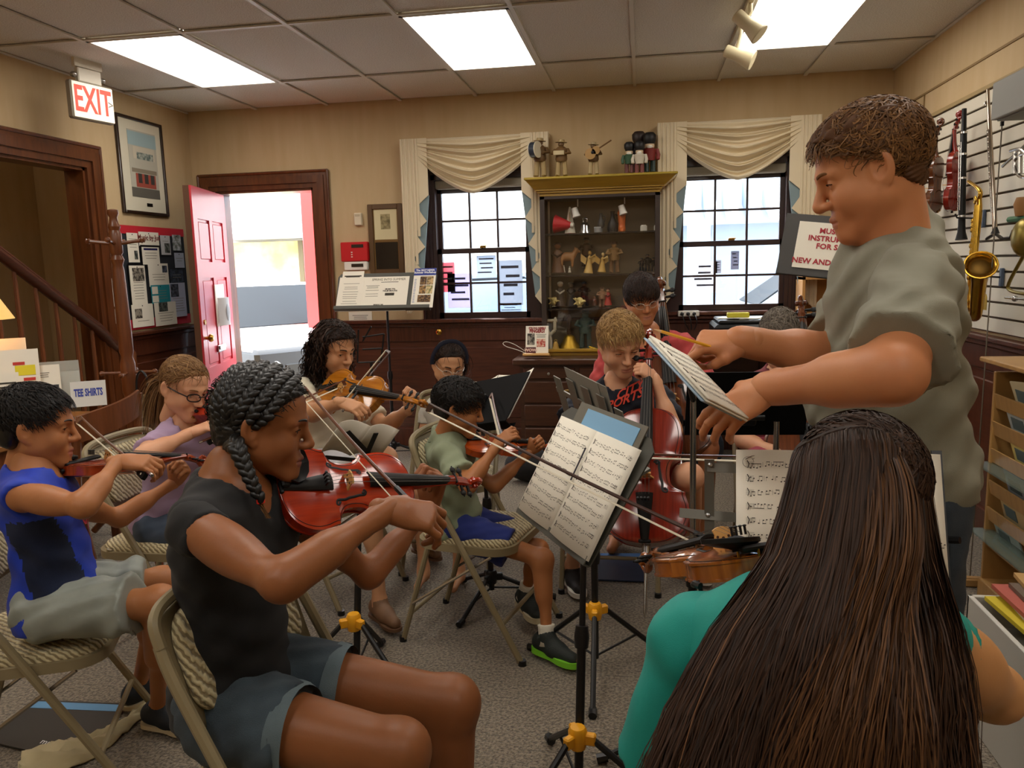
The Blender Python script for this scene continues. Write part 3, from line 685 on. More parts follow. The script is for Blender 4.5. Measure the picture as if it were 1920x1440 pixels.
class Person:
    def __init__(s, label, J, sk, g=1., hs=1., voxel=.009, hv=.0032, armg=1., legg=1., belly=0., cat='person', chestg=1.):
        s.J = {k: np.asarray(v, float) for k, v in J.items()}; s.sk = sk; s.g = g; s.hs = hs; s.v = voxel; s.hv = hv; s.ag = armg; s.lg = legg; s.belly = belly; s.cg = chestg
        base = s.J['pel'].copy(); base[2] = 0; s.root = thing('person', label, cat, base); s.parts = []
        j = s.J; s.r = nrm(j['shr']-j['shl']); s.up = nrm(j['neck']-j['pel']); s.fw = nrm(np.cross(s.up, s.r)); s.R = np.stack([np.cross(s.fw, s.up), s.fw, s.up], 1)
        hr = nrm(j['hipr']-j['hipl']) if 'hipr' in j else s.r; pf = nrm(np.cross(A3(0, 0, 1), hr)); s.RP = np.stack([np.cross(pf, A3(0, 0, 1)), pf, A3(0, 0, 1)], 1)
        s.HR = Rcols(j['hf'], j['hu']); s.H = lambda p: (np.asarray(p, float)*s.hs)@s.HR.T+j['head']
    def torso(s, S, t=0., k=.05):
        j, g = s.J, s.g; P, N = j['pel'], j['neck']; L = np.linalg.norm(N-P); f = s.fw
        S.ell(lerp(P, N, .04), np.array([.148, .112, .12])*g+t, s.RP, k=k)
        S.ell(lerp(P, N, .34)+f*(.004+s.belly*.4), np.array([.13*g, .1*g+s.belly, .26*L])+t, s.R, k=k)
        S.ell(lerp(P, N, .68), np.array([.143*g*s.cg, .103*g*s.cg, .32*L])+t, s.R, k=k)
        for q in ('shr', 'shl'):
            S.cone(lerp(P, N, .9), lerp(N, j[q], .92)-s.up*.006, .062*g+t*.8, .05*g+t*.8, k=k); S.ell(lerp(lerp(P, N, .7), j[q], .45), np.array([.07, .07, .1])*g+t, s.R, k=k)
        S.cone(lerp(P, N, .9)-f*.01, j['neck']+s.up*.04*s.hs, .07*g+t*.7, .05*s.hs+t*.6, k=k)
    def arm(s, S, q, t=0., k=.02, upto=1.):
        j, g = s.J, s.ag*s.g; a, b, c = j['sh'+q], j['el'+q], j['wr'+q]
        S.cone(a, b, .047*g+t, .037*g+t, k=k); S.ell(lerp(a, b, .4), np.array([np.linalg.norm(b-a)*.36, .046*g+t, .05*g+t]), frame(b-a), k=.03)
        S.cone(b, c, .0365*g+t, .0255*g+t, k=k); S.cone(lerp(b, c, .08), lerp(b, c, .42), .037*g+t, .036*g+t, k=.03)
        d = nrm(c-b); S.cone(c-d*.03*g, c+d*.012*g, .0235*g+t, .0215*g+t, k=.015)
    def leg(s, S, q, t=0., k=.03):
        j, g = s.J, s.lg*s.g; a, b, c = j['hip'+q], j['kn'+q], j['an'+q]
        S.cone(a, b, .083*g+t, .053*g+t, k=k); S.cone(b, c, .05*g+t, .032*g+t, k=k); bk = nrm(np.cross(np.cross(b-a, c-b), c-b)+1e-9)
        if np.dot(bk, b-a) > 0: bk = -bk
        S.cone(lerp(b, c, .12)+bk*.014*g, lerp(b, c, .48)+bk*.012*g, .044*g+t, .036*g+t, k=.04); S.ell(b, .054*g+t, k=.03)
        S.cone(c, c+A3(0, 0, -.04), .031*g+t, .034*g+t, k=.03)
        if 'toe'+q in j: S.cone(c+A3(0, 0, -.035), lerp(c, j['toe'+q], .85), .03*g, .024*g, k=.03)
    def build_body(s, hands=(), legs='lr', hkw=None, lipmat=None, headless=False):
        S = SDF(); s.torso(S)
        for q in 'lr': s.arm(S, q)
        for q in legs: s.leg(S, q)
        parts = [S.mesh(s.v)]; nb = len(parts[0][1])
        hv, hf = head_mesh(s.hv/s.hs, **(hkw or {})); lf = lip_faces(hv, hf); s.headlocal = hv
        parts.append((s.H(hv), hf)); s.nh = len(hf)
        for (q, d, n, pose, sc) in hands: parts.append(hand_mesh(s.J['wr'+q], d, n, q, pose, sc, max(.0024, min(.0036, s.hv)), .0228*s.ag*s.g))
        v, f = cat_mesh(parts); fm = np.zeros(len(f), int); fm[nb:nb+len(hf)] = lf
        s.body = mkobj('body', v, f, None, s.root, smooth=True, mats=[s.sk, lipmat or s.sk], fmat=fm); return s.body
    def face(s, eye='2a180e', brow=None, gaze=(0, 0), lash=True, bt=.0028, browz=.0, sclera='d9d2c8'):
        h = s.H; E = M('sclera_'+sclera, sclera, .25); I = M('iris_'+eye, eye, .2, coat=.5); BK = M('pupil', '060505', .2)
        for sg in (-1, 1):
            c = A3(sg*.032, .0685, .003); e = MB().ell(h(c), .0122*s.hs, s.HR, 14, 10).build('eyeball', E, s.root, smooth=True)
            d = nrm(A3(gaze[0], 1, gaze[1])); p = c+d*.0098; MB().ell(h(p), np.array([.0056, .0032, .0056])*s.hs, s.HR).build('iris', I, e, smooth=True)
            MB().ell(h(c+d*.0112), np.array([.0026, .0022, .0026])*s.hs, s.HR, 8, 6).build('pupil', BK, e, smooth=True)
            if brow: 
                pts = spline([h((sg*.011, .0935, .0235+browz)), h((sg*.024, .0915, .0285+browz)), h((sg*.037, .083, .0285+browz)), h((sg*.048, .0705, .0225+browz))], 4)
                MB().tube(pts, np.array([.7, 1, 1.1, 1.1, 1.1, 1.05, 1, .95, .9, .8, .65, .45, .25])*bt*s.hs, 6, flat=.9).build('eyebrow', brow, s.root)
            if lash: MB().tube(spline([h((sg*.02, .0815, .004)), h((sg*.032, .0853, .0068)), h((sg*.0445, .077, .0035))], 4), .0011*s.hs, 5).build('eyelash', BK, s.root)
    def cap(s, mat, n=0, L=.05, flow=None, r0=.0011, smat=None, h=None, vol=None, t=.014, dz=0., nape=-.07, groove=.002, extra=None, gf=190, **kw):
        v, f = hair_cap((h or .0042), t, dz, nape, groove, vol, gf, extra); o = mkobj('hair', s.H(v), f, mat, s.root, smooth=True)
        if n:
            P = strands(n, L, flow, dz=dz, nape=nape, lift=t, **kw); tv, tf = tubes_mesh(s.H(P.reshape(-1, 3)).reshape(P.shape), r0*s.hs); mkobj('hair_strands', tv, tf, smat or mat, o, smooth=True)['kind'] = 'stuff'
        return o
    def shirt(s, mat, t=.012, hem=-.06, sleeves=.5, neck=(.062, .0), v=None, folds=.003, vneck=0., flare=.016, name='shirt', slv='lr', ff=70., armhole=0.):
        """hem: torso parameter where it ends (0 pelvis, 1 neck base); neck: (radius, forward drop)"""
        v = v or s.v; j = s.J; S = SDF(); s.torso(S, t, k=.05); P, N = j['pel'], j['neck']
        if hem < -.05: S.ell(lerp(P, N, hem*.5), np.array([.15, .118, .13])*s.g+t, s.RP, k=.05)
        def fold(x, y, z): return folds*(np.sin(ff*(x*.4+y*.5+z*.9)+2.2*np.sin(17*x-13*y+9*z))+.6*np.sin(ff*1.7*(z*.8-x*.7+y*.3)+1.7*np.sin(23*y+11*z)))
        S.warp(fold); S.cut(lerp(P, N, hem), -s.up)
        nk = N+s.up*.02*s.hs; S.cone(nk+s.fw*(.012+neck[1]*.5)+s.up*.005, nk+s.up*.12, neck[0], neck[0]*1.5, k=.004, sub=True)
        if vneck: S.cone(nk+s.fw*.1*s.g, nk+s.fw*(.14*s.g)-s.up*vneck, .05, .004, k=.004, sub=True)
        if armhole:
            for q in 'lr': S.ell(j['sh'+q]+(j['sh'+q]-N)*.35-s.up*.03, np.array([.07, .075, .09])*armhole*s.g, s.R, k=.004, sub=True)
        parts = [S.mesh(v)]
        if sleeves:
            for q in slv:
                a, b = j['sh'+q], j['el'+q]; e = lerp(a, b, sleeves); S = SDF(); ag = s.ag*s.g; S.cone(lerp(a, N, .3)-s.up*.012, a-s.up*.006, .043*ag+t*.8, .044*ag+t*.8, k=.03); S.cone(a, lerp(a, b, sleeves+.12), .045*ag+t*.8, .04*ag+t+flare, k=.03); S.warp(fold); S.cut(e, b-a); parts.append(S.mesh(v))
        vv, ff_ = cat_mesh(parts); return mkobj(name, vv, ff_, mat, s.root, smooth=True)
    def shorts(s, mat, t=.016, length=.6, v=None, folds=.003, name='shorts', flare=.02, waist=.3, legs='lr'):
        v = v or s.v*1.05; j = s.J; parts = []
        fold = lambda x, y, z: folds*(np.sin(60*(x*.7+y*.4-z*.5)+2*np.sin(19*x+11*y))+.5*np.sin(110*(y-x*.5+z)+2*np.sin(15*z)))
        for q in legs:
            S = SDF(); a, b = j['hip'+q], j['kn'+q]; e = lerp(a, b, length); g = s.lg*s.g; S.ell(lerp(j['pel'], s.J['neck'], .03), np.array([.15, .114, .12])*s.g+t, s.RP, k=.04)
            S.cone(a, lerp(a, b, length+.15), .086*g+t, (.086-.03*length)*g+t+flare, k=.03); S.warp(fold); S.cut(e, b-a); S.cut(lerp(j['pel'], j['neck'], waist), s.up)
            parts.append(S.mesh(v))
        vv, ff_ = cat_mesh(parts); return mkobj(name, vv, ff_, mat, s.root, smooth=True)
    def glasses(s, mat, w=.0, rim=.0013, rx=.0205, rz=.0155, z=0.):
        h = s.H; L_ = clear_glass('lens', gloss=.1)
        m = MB()
        for sg in (-1, 1):
            c = A3(sg*.033, .101, z); pts = [h(c+A3(rx*math.cos(a)*abs(math.cos(a))**-.25 if abs(math.cos(a)) > .05 else 0, -.012*sg*math.cos(a)*1.0*abs(1), rz*math.sin(a))) for a in np.linspace(0, 2*math.pi, 24, endpoint=False)]
            m.tube(pts, rim*s.hs, 6, closed=True); m.tube([h((sg*(.033+rx), .09, z+.003)), h((sg*.072, .05, z+.006)), h((sg*.08, -.005, z+.008)), h((sg*.078, -.02, z-.006))], rim*s.hs, 6)
        m.tube([h((-.014, .106, z+.002)), h((0, .109, z+.005)), h((.014, .106, z+.002))], rim*s.hs, 6)
        o = m.build('glasses', mat, s.root)
        for sg in (-1, 1): MB().ell(h(A3(sg*.033, .1, z)), np.array([rx*.93, .0008, rz*.93])*s.hs, s.HR@np.array(Matrix.Rotation(-sg*.3, 3, 'Z'))).build('lens', L_, o)
        return o
POSES = {'bow': ([(28, 45, 30), (38, 52, 35), (42, 52, 35), (26, 40, 25)], (-.012, .042, -.03), 12),
         'neck': ([(62, 78, 45), (66, 80, 48), (70, 78, 45), (66, 70, 40)], (.02, .05, -.004), 4),
         'rest': ([(18, 25, 15), (22, 28, 18), (26, 30, 18), (30, 32, 20)], (.03, .055, -.02), 8),
         'pinch': ([(40, 50, 25), (62, 75, 40), (70, 80, 45), (74, 80, 45)], (.042, .03, -.034), 4),
         'hold': ([(20, 28, 18), (22, 30, 20), (26, 32, 22), (30, 36, 24)], (.045, .042, -.038), 9)}
def hand_mesh(wr, d, n, side, pose, sc=1., h=.003, wrad=.0215):
    """d: finger direction, n: back-of-hand normal"""
    x = nrm(d); z = np.asarray(n, float); z = nrm(z-x*np.dot(z, x)); y = np.cross(z, x)*(1 if side == 'l' else -1)
    # thumb side: seen from the back of a left hand with fingers up, the thumb is to the right
    y = -y; B = np.stack([x, y, z], 1); w = lambda p: np.asarray(wr, float)+B@(np.asarray(p, float)*sc)
    curls, th, sp = POSES[pose]; S = SDF(); ky = [.027, .0095, -.0085, -.0255]; kl = [.086, .089, .084, .076]; fl = [.95, 1.06, 1., .78]
    S.cone(w((-.02, 0, 0)), w((.028, 0, 0)), wrad, .0215*sc, k=.02)
    for i in range(4):
        S.cone(w((.008, ky[i]*.55, 0)), w((kl[i], ky[i], .002)), .0135*sc, .0105*sc, k=.014*sc)
        a = math.radians(0); p = A3(kl[i], ky[i], .001); spread = math.radians((1.5-i)*sp*.45)
        for k_, (ln, c) in enumerate(zip((.043, .027, .021), curls[i])):
            a += math.radians(c); dd = A3(math.cos(a)*math.cos(spread), math.cos(a)*math.sin(spread), -math.sin(a)); q = p+dd*ln*fl[i]; r0 = (.0098, .0088, .008)[k_]; r1 = (.009, .0081, .0066)[k_]
            S.cone(w(p), w(q), r0*sc*(.92 if i == 3 else 1), r1*sc*(.92 if i == 3 else 1), k=.003); p = q
    t0, t1 = A3(.014, .02, -.006), A3(.04, .041, -.014); tip = A3(.055, .04, -.02)+(np.asarray(th)-A3(.03, .045, -.01))*1.; mid = lerp(t1, tip, .55)+A3(.004, .006, 0)
    S.cone(w(t0), w(t1), .016*sc, .0125*sc, k=.012); S.cone(w(t1), w(mid), .0118*sc, .0105*sc, k=.005); S.cone(w(mid), w(tip), .0104*sc, .0082*sc, k=.004)
    S.ell(w((.045, .002, -.004)), np.array([.04, .033, .0135])*sc, B, k=.012); S.ell(w((.03, .022, -.01)), np.array([.026, .016, .014])*sc, B, k=.012)
    return S.mesh(h)
def shoe(P, q, up_m, sole_m, sole=.02, L=.25, name='shoe', lace=None, col2=None):
    j = P.J; a = j['an'+q]; t = j['toe'+q]; d = (t-a)*A3(1, 1, 0); d = nrm(d); zt = t[2]-.02; R = Rcols(d, (0, 0, 1)) if abs(t[2]-(a[2]-.08)) < .05 else Rcols(t-(a-A3(0, 0, .08)), (0, 0, 1)); s = L/.25
    base = a-R[:, 2]*.085*s; w = lambda p: base+R@(np.asarray(p, float)*s)
    S = SDF(); S.cone(w((0, -.04, .045)), w((0, .06, .04)), .036*s, .036*s, k=.03); S.cone(w((0, .05, .035)), w((0, .15, .03)), .036*s, .028*s, k=.03); S.cone(w((0, -.02, .06)), w((0, 0, .09)), .034*s, .038*s, k=.03); S.cut(w((0, 0, .012)), -R[:, 2]); S.cone(w((0, -.01, .085)), w((0, -.01, .15)), .03*s, .034*s, k=.004, sub=True)
    v, f = S.mesh(.006*s); o = mkobj(name, v, f, up_m, P.root, smooth=True)
    out = [(.036, -.06), (.04, -.02), (.036, .05), (.044, .1), (.038, .15), (.018, .18), (-.012, .182), (-.034, .155), (-.04, .1), (-.032, .04), (-.036, -.02), (-.03, -.06), (0, -.078)]; o2 = spline([(a_, b_, 0) for a_, b_ in out], 3, True)
    m = MB(); m.prism([w(p) for p in o2], R[:, 2]*sole*s*1.0); m.build('sole', sole_m, o)
    if lace:
        m = MB()
        for k in range(4): m.tube([w((-.02, .035+.022*k, .073-.009*k)), w((0, .04+.022*k, .079-.009*k)), w((.02, .035+.022*k, .073-.009*k))], .0028*s, 5)
        m.build('laces', lace, o)
    return o
# ---------------------------------------------------------------- the players
from mathutils.bvhtree import BVHTree
def reach(u, v, A, L, far=True):
    """point on the sight line u, v at distance L from A"""
    d = nrm(CA*(u-960)/FPX+CB*(720-v)/FPX+CC); o = A3(0, 0, CH)-np.asarray(A, float); b = d@o; c = o@o-L*L; q = b*b-c
    t = -b if q <= 0 else (-b+math.sqrt(q) if far else -b-math.sqrt(q)); return A3(0, 0, CH)+d*t
def print_on(name, s, size, mat, person, target, origin, x, y, bold=0., off=.0012):
    """lettering laid on a garment"""
    o = text(name, s, size, mat, None, origin, x, y, .0, bold); me = target.data; W = wm(target)
    bv = BVHTree.FromPolygons([W@v.co for v in me.vertices], [p.vertices[:] for p in me.polygons]); n = np.cross(nrm(x), nrm(y)); im = wm(target).inverted()
    O_ = np.asarray(origin, float); X, Y = nrm(x), nrm(y); g = []
    for a in np.linspace(-1.6, 1.6, 13):
        for b in np.linspace(-.6, .6, 7):
            q = O_+X*a*size+Y*b*size; hit = bv.ray_cast(Vector(q+n*.2), -Vector(n))
            if hit[0] is not None and abs((np.array(hit[0])-q)@n) < .12: g.append((a, b, (np.array(hit[0])-O_)@n))
    g = np.array(g); B = lambda a, b: np.stack([1+0*a, a, b, a*a, a*b, b*b], 1); k = np.linalg.lstsq(B(g[:, 0], g[:, 1]), g[:, 2], rcond=None)[0]; off = off+max(0, np.percentile(g[:, 2]-B(g[:, 0], g[:, 1])@k, 95))
    bm = bmesh.new(); bm.from_mesh(o.data)
    for v in bm.verts:
        q = np.array(v.co)-O_; a, b = np.array([q@X/size]), np.array([q@Y/size]); p = O_+X*a[0]*size+Y*b[0]*size+n*((B(a, b)@k)[0]+off); v.co = im@Vector(p)
    bm.to_mesh(o.data); bm.free(); o.parent = target; return o
SK_DARK = skin('deep', '955d38', '84502d', .45); SK_TAN = skin('tan', 'b5794e', 'a56a40'); SK_TAN2 = skin('tan2', 'ad7247', '9c6238'); SK_FAIR = skin('fair', 'd9a582', 'cf9674'); SK_OLIVE = skin('olive', 'c9966f', 'bd8862'); SK_RED = skin('ruddy', 'c98a5e', 'bb7850'); SK_K = skin('warm', 'd3a06e', 'c8925f')
LIP_D = M('lip_deep', '7a3f30', .4); LIP_T = M('lip_tan', 'a5604c', .4); LIP_F = M('lip_fair', 'c08068', .4)
H_BLK = M('hair_black', '0b0908', .42, spec=.5); H_BLKS = M('hair_black_s', '070606', .6, col2='231c18', island=1, spec=.3); H_DK = M('hair_dark', '1d120c', .6, spec=.2); H_DKS = M('hair_dark_s', '120b08', .6, col2='3a251a', island=1, spec=.3)
H_BR = M('hair_brown', '553822', .6, spec=.2); H_BRS = M('hair_brown_s', '4a2f1a', .6, col2='8a6238', island=1, spec=.3); H_LT = M('hair_light', '7a5534', .6, spec=.2); H_LTS = M('hair_light_s', '5f3f24', .6, col2='a37c50', island=1, spec=.3); H_BLD = M('hair_blond', '8f6a3c', .6, spec=.2); H_BLDS = M('hair_blond_s', '70502a', .6, col2='c09a62', island=1, spec=.3)
H_GRY = M('hair_grey', '5a5148', .6, spec=.2); H_GRYS = M('hair_grey_s', '463d34', .6, col2='8a8074', island=1, spec=.3)
radial = lambda wx=0., wy=-.03, wz=.125: (lambda p: p-A3(wx, wy, wz))
def cloth(name, c, c2=None, b=.25, rough=.85, sc=900): return M('cloth_'+name, c, rough, col2=c2 or c, noise=(14, 1, 1, 1, .8), bump=(sc, b), sheen=.04)
def tag_person(p): return p
# ---- A: girl with braids, black top
E = V(512, 928, 1.52); J = dict(pel=V(440, 1290, 1.49), neck=V(432, 905, 1.46), head=V(492, 795, 1.52), hf=(.93, .3, -.22), hu=(.1, .05, 1), shr=V(362, 985, 1.27), shl=V(545, 955, 1.64))
J['elr'] = reach(525, 1092, J['shr'], .285, False); J['wrr'] = reach(728, 956, J['elr'], .235); J['ell'] = reach(690, 1080, J['shl'], .26); J['wrl'] = reach(808, 945, J['ell'], .245)
J.update(hipr=J['pel']+A3(.02, -.085, -.01), hipl=J['pel']+A3(.02, .085, -.01), knr=V(748, 1408, 1.38), knl=V(848, 1318, 1.6)); J['anr'] = J['knr']+A3(-.02, 0, -.43); J['anl'] = J['knl']+A3(-.01, 0, -.43); J['toer'] = J['anr']+A3(.16, 0, -.06); J['toel'] = J['anl']+A3(.16, 0, -.06)
PA = Person('girl with braided black hair and black top playing a red-orange violin', J, SK_DARK, g=.94, hs=.95, voxel=.0085, hv=.0025, armg=.83, legg=1.1, chestg=1.0)
PA.build_body(hands=[('r', (.78, .45, -.3), (.1, -.55, .8), 'bow', .93), ('l', (.25, -.02, .95), (.45, .8, -.1), 'neck', .93)], hkw=dict(full=1.06, nose=.98, lips=1.12, neck=.05), lipmat=LIP_D)
PA.face('1c0f08', H_BLK, (.1, -.25))
BLKTEE = cloth('black', '08080a', '0c0c0e', .15)
PA.shirt(BLKTEE, t=.009, hem=-.07, sleeves=.2, neck=(.075, .03), vneck=.13, flare=.006, folds=.0025, name='top')
DENIM = cloth('denim', '26303a', '44545e', .5, sc=700); sh = PA.shorts(DENIM, t=.008, length=.42, folds=.004, flare=.01, name='denim_shorts')
for q in 'rl':
    a, b = PA.J['hip'+q], PA.J['kn'+q]; e = lerp(a, b, .42); d = nrm(b-a); F = frame(d); n = 26; rr = .094; m = MB()
    P = np.array([[e+d*(k*.018-.022)+(rr+.006*math.sin(3*t+k)+.003*(k == 1))*(math.cos(t)*F[:, 1]+math.sin(t)*F[:, 2]) for t in np.arange(n)*2*math.pi/n] for k in range(3)]); m.grid(P, wrapv=True); m.build('rolled_hem', cloth('denim_light', '6f8086', '5b6b72', .5), sh)
o = PA.cap(H_BLK, 900, .014, radial(0, .02, .13), r0=.0011, smat=H_BLKS, t=.013, dz=.002, nape=-.075, groove=.003, curl=.0035, cf=160, jit=.9)
# braided crown and hanging braid
def braid(pts, r, par, lumps, mat=H_BLK, smat=H_BLKS):
    P = spline(pts, 10); s = np.r_[0, np.cumsum(np.linalg.norm(np.diff(P, axis=0), axis=1))]; m = MB(); T_ = np.gradient(P, axis=0)
    for k in range(lumps):
        t = s[-1]*(k+.5)/lumps; c = np.array([np.interp(t, s, P[:, i]) for i in range(3)]); d = nrm(np.array([np.interp(t, s, T_[:, i]) for i in range(3)])); F = frame(d, (0.2, -.9, .4)); sg = 1 if k % 2 else -1; ph = r*(1-.45*(k/lumps) if par != 'c' else 1)
        m.ell(c+F[:, 1]*sg*ph*.36, (ph*1.55, ph*.85, ph*.72), np.stack([nrm(F[:, 0]-.75*sg*F[:, 1]), nrm(F[:, 1]+.75*sg*F[:, 0]), F[:, 2]], 1), 8, 6)
    return m
h = PA.H
def onskull(p, k=1.13): c, R = A3(0, -.012, .036), A3(.0745, .0965, .0815); d = np.asarray(p, float)-c; return h(c+d*(k/np.sqrt(((d/R)**2).sum())))
for i, yy in enumerate((.075, .045, .012, -.02, -.052, -.08)):
    pts = [onskull((x_*.1, yy*(1-.25*abs(x_))-.02*abs(x_)-.012*i*abs(x_)**2, .036+.1*math.cos(x_*1.25))) for x_ in (-.5, -.15, .2, .55, .85, 1.1, 1.35)]+[onskull((.07, -.06-.004*i, -.04)), onskull((.062, -.07, -.062), 1.1)]
    braid(pts, .0115, 'c', 32).build('crown_braid', H_BLK, o, smooth=True)
bp = [h((.068, -.05, -.035)), V(443, 836, 1.412), V(458, 872, 1.4), V(474, 908, 1.392), V(489, 938, 1.39)]
braid(bp, .0155, 'h', 20).build('side_braid', H_BLK, o, smooth=True)
MB().tube([V(488, 934, 1.395), V(489.5, 943, 1.395)], .0085, 8).build('hair_tie', M('tie_red', 'e0301e', .5), o)
tv = np.array([[V(489.5+RNG.normal()*.6, 943, 1.395)+A3(*(RNG.normal(size=3)*.002)), V(494+RNG.normal()*2, 955, 1.393), V(503+RNG.normal()*3, 972, 1.392)] for _ in range(60)]); v_, f_ = tubes_mesh(tv, .001); mkobj('braid_end', v_, f_, H_BRS, o)
VA = varnish('red', 'b8320c', '8f2206')
S_ = reach(893, 908, E, .56); violin('violin', 'shiny red-orange violin held by the girl with braids in front', 'violin', E, S_, (-.1, -.86, .5), VA, sc=.955, group=None)
NA = E+nrm(S_-E)*.46
fr = V(803, 975, PA.J['wrr'][1]+.045); bow('brown bow drawn across the red-orange violin in front', fr, reach(572, 726, fr, .68), (-.75, -.1, -.5), BOWW)
# ---- B: boy in the blue vest
J = dict(pel=V(112, 1128, 1.9), neck=V(64, 893, 1.87), head=V(68, 801, 1.9), hf=(.86, .46, -.12), hu=(.05, .05, 1), shr=V(42, 930, 1.73), shl=V(112, 937, 2.03))
J['elr'] = reach(155, 950, J['shr'], .235, False); J['wrr'] = reach(222, 866, J['elr'], .19); J['ell'] = reach(222, 972, J['shl'], .225); J['wrl'] = reach(330, 902, J['ell'], .195)
J.update(hipr=J['pel']+A3(.02, -.075, 0), hipl=J['pel']+A3(.02, .075, 0), knr=V(300, 1128, 1.86), knl=V(305, 1090, 2.08)); J['anr'] = VZ(297, 1322, .09); J['toer'] = VZ(362, 1365, .035); J['anl'] = VZ(262, 1278, .09); J['toel'] = VZ(300, 1292, .03)
PB = Person('boy in a blue sleeveless jersey playing violin at the left edge', J, SK_TAN, g=.8, hs=.95, voxel=.0085, hv=.0031, armg=.86, legg=.9)
PB.build_body(hands=[('r', (.8, .3, -.1), (-.2, -.5, .85), 'bow', .8), ('l', (.55, -.1, .75), (.3, .85, .3), 'neck', .8)], hkw=dict(full=1.05, nose=.85, neck=.043), lipmat=LIP_T)
PB.face('140c08', H_BLK, (.2, -.05)); PB.cap(H_BLK, 4200, .034, lambda p: (p-A3(0, -.05, .13))+A3(0, .05, -.02), smat=H_BLKS, t=.014, dz=-.002, nape=-.06, groove=.001, r0=.001, jit=.05)
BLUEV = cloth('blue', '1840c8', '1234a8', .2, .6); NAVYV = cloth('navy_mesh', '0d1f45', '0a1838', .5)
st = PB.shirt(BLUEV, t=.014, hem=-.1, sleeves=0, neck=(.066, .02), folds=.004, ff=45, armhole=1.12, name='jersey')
c_ = PB.J; print_on('jersey_logo', 'OA', .085, M('logo_red', 'd02840', .6), PB, st, lerp(c_['pel'], c_['neck'], .62)+PB.fw*.1, -PB.r*1., PB.up, .001)
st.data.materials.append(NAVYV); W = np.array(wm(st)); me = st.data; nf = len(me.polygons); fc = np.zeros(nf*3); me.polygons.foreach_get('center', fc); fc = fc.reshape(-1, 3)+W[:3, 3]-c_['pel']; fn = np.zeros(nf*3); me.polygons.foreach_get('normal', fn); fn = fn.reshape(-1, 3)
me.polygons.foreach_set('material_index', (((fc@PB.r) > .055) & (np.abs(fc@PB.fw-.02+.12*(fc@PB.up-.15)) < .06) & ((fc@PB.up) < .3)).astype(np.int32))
PB.shorts(cloth('grey_sat', '9aa096', '868c84', .15, .45), t=.016, length=.78, folds=.006, flare=.022, waist=.4)
CROC = M('clog_navy', '1d232b', .7); 
for q in 'rl': shoe(PB, q, CROC, M('clog_sole', 'c9bb9a', .7), .018, .215, 'clog')
MB().ell(V(331, 1362, 2.12), .012).build('clog_badge', WHITE, PB.root)
E = V(120, 892, 1.9); S_ = reach(386, 868, E, .5); VB = varnish('brown_red', 'a33c16', '7c2808'); nB = (-.2, -.45, .85)
violin('violin', 'brown violin held by the boy in the blue jersey', 'violin', E, S_, nB, VB, sc=.85)
fr = PB.J['wrr']+nrm(A3(.8, .3, -.1))*.06+A3(0, 0, -.015); ct = E+nrm(S_-E)*.16+nrm(nB)*.055; tip = reach(152, 782, fr, .5)
bow('bow held by the boy in the blue jersey, tip beside his face', fr+nrm(fr-tip)*.05, tip, (-.4, -.3, -.75), BOWW)
# ---- C: girl in lilac with glasses
J = dict(pel=V(305, 985, 2.78), neck=V(345, 800, 2.73), head=V(346, 727, 2.7), hf=(.82, -.32, -.33), hu=(.2, 0, 1), shr=V(298, 830, 2.6), shl=V(405, 835, 2.85))
J['elr'] = reach(268, 856, J['shr'], .2, False); J['wrr'] = reach(358, 812, J['elr'], .2); J['ell'] = reach(440, 900, J['shl'], .23); J['wrl'] = reach(470, 850, J['ell'], .2)
J.update(hipr=J['pel']+A3(.02, -.07, 0), hipl=J['pel']+A3(.02, .07, 0)); J['knr'] = J['pel']+A3(.36, -.09, .0); J['knl'] = J['pel']+A3(.36, .09, 0); J['anr'] = A3(J['knr'][0]-.03, J['knr'][1], .09); J['anl'] = A3(J['knl'][0]-.03, J['knl'][1], .09); J['toer'] = J['anr']+A3(.14, 0, -.06); J['toel'] = J['anl']+A3(.14, 0, -.06)
PC = Person('girl in a lilac shirt and dark glasses with a long light brown ponytail', J, SK_FAIR, g=.78, hs=.94, armg=1., voxel=.0095, hv=.0036)
PC.build_body(hands=[('r', (.8, .25, .3), (-.3, -.5, .8), 'bow', .8), ('l', (.4, .1, .8), (.3, .8, .2), 'neck', .8)], hkw=dict(full=.98, nose=.8, neck=.04), lipmat=LIP_F)
PC.face('3a2a1c', H_LT, (0, -.3)); o = PC.cap(H_LT, 2600, .06, lambda p: A3(0, -.11, -.02)-p+A3(0, 0, .02), smat=H_LTS, t=.01, dz=.006, nape=-.075, groove=.0012, jit=.06, r0=.0011, steps=9)
h = PC.H; pt = []
for _ in range(500):
    j_ = RNG.normal(size=3)*A3(.012, .012, .01); a = RNG.uniform(.75, 1.1); pt.append(spline([h(A3(0, -.095, .0)+j_), h(A3(.01, -.13, -.03)+j_*1.4), h(A3(.02, -.135, -.1)+j_*1.8), h(A3(.02, -.12, -.1-.12*a)+j_*2)], 4))
v_, f_ = tubes_mesh(np.array(pt), .0014); mkobj('ponytail', v_, f_, H_LTS, o, smooth=True)
PC.glasses(M('frame_dark', '1b0d0d', .3), rim=.0026, rx=.0225, rz=.016, z=.002)
PC.shirt(cloth('lilac', 'b49bb8', 'a88fae'), t=.012, hem=-.08, sleeves=.62, neck=(.056, .012), folds=.003, flare=.014); PC.shorts(cloth('slate', '3d4a5c'), length=.9)
for q in 'rl': shoe(PC, q, CROC, WHITE, .018, .22)
E = V(368, 778, 2.66); S_ = reach(500, 860, E, .52, True); violin('violin', 'red violin under the chin of the girl in lilac', 'violin', E, S_, (-.1, -.5, .85), VA, sc=.88)
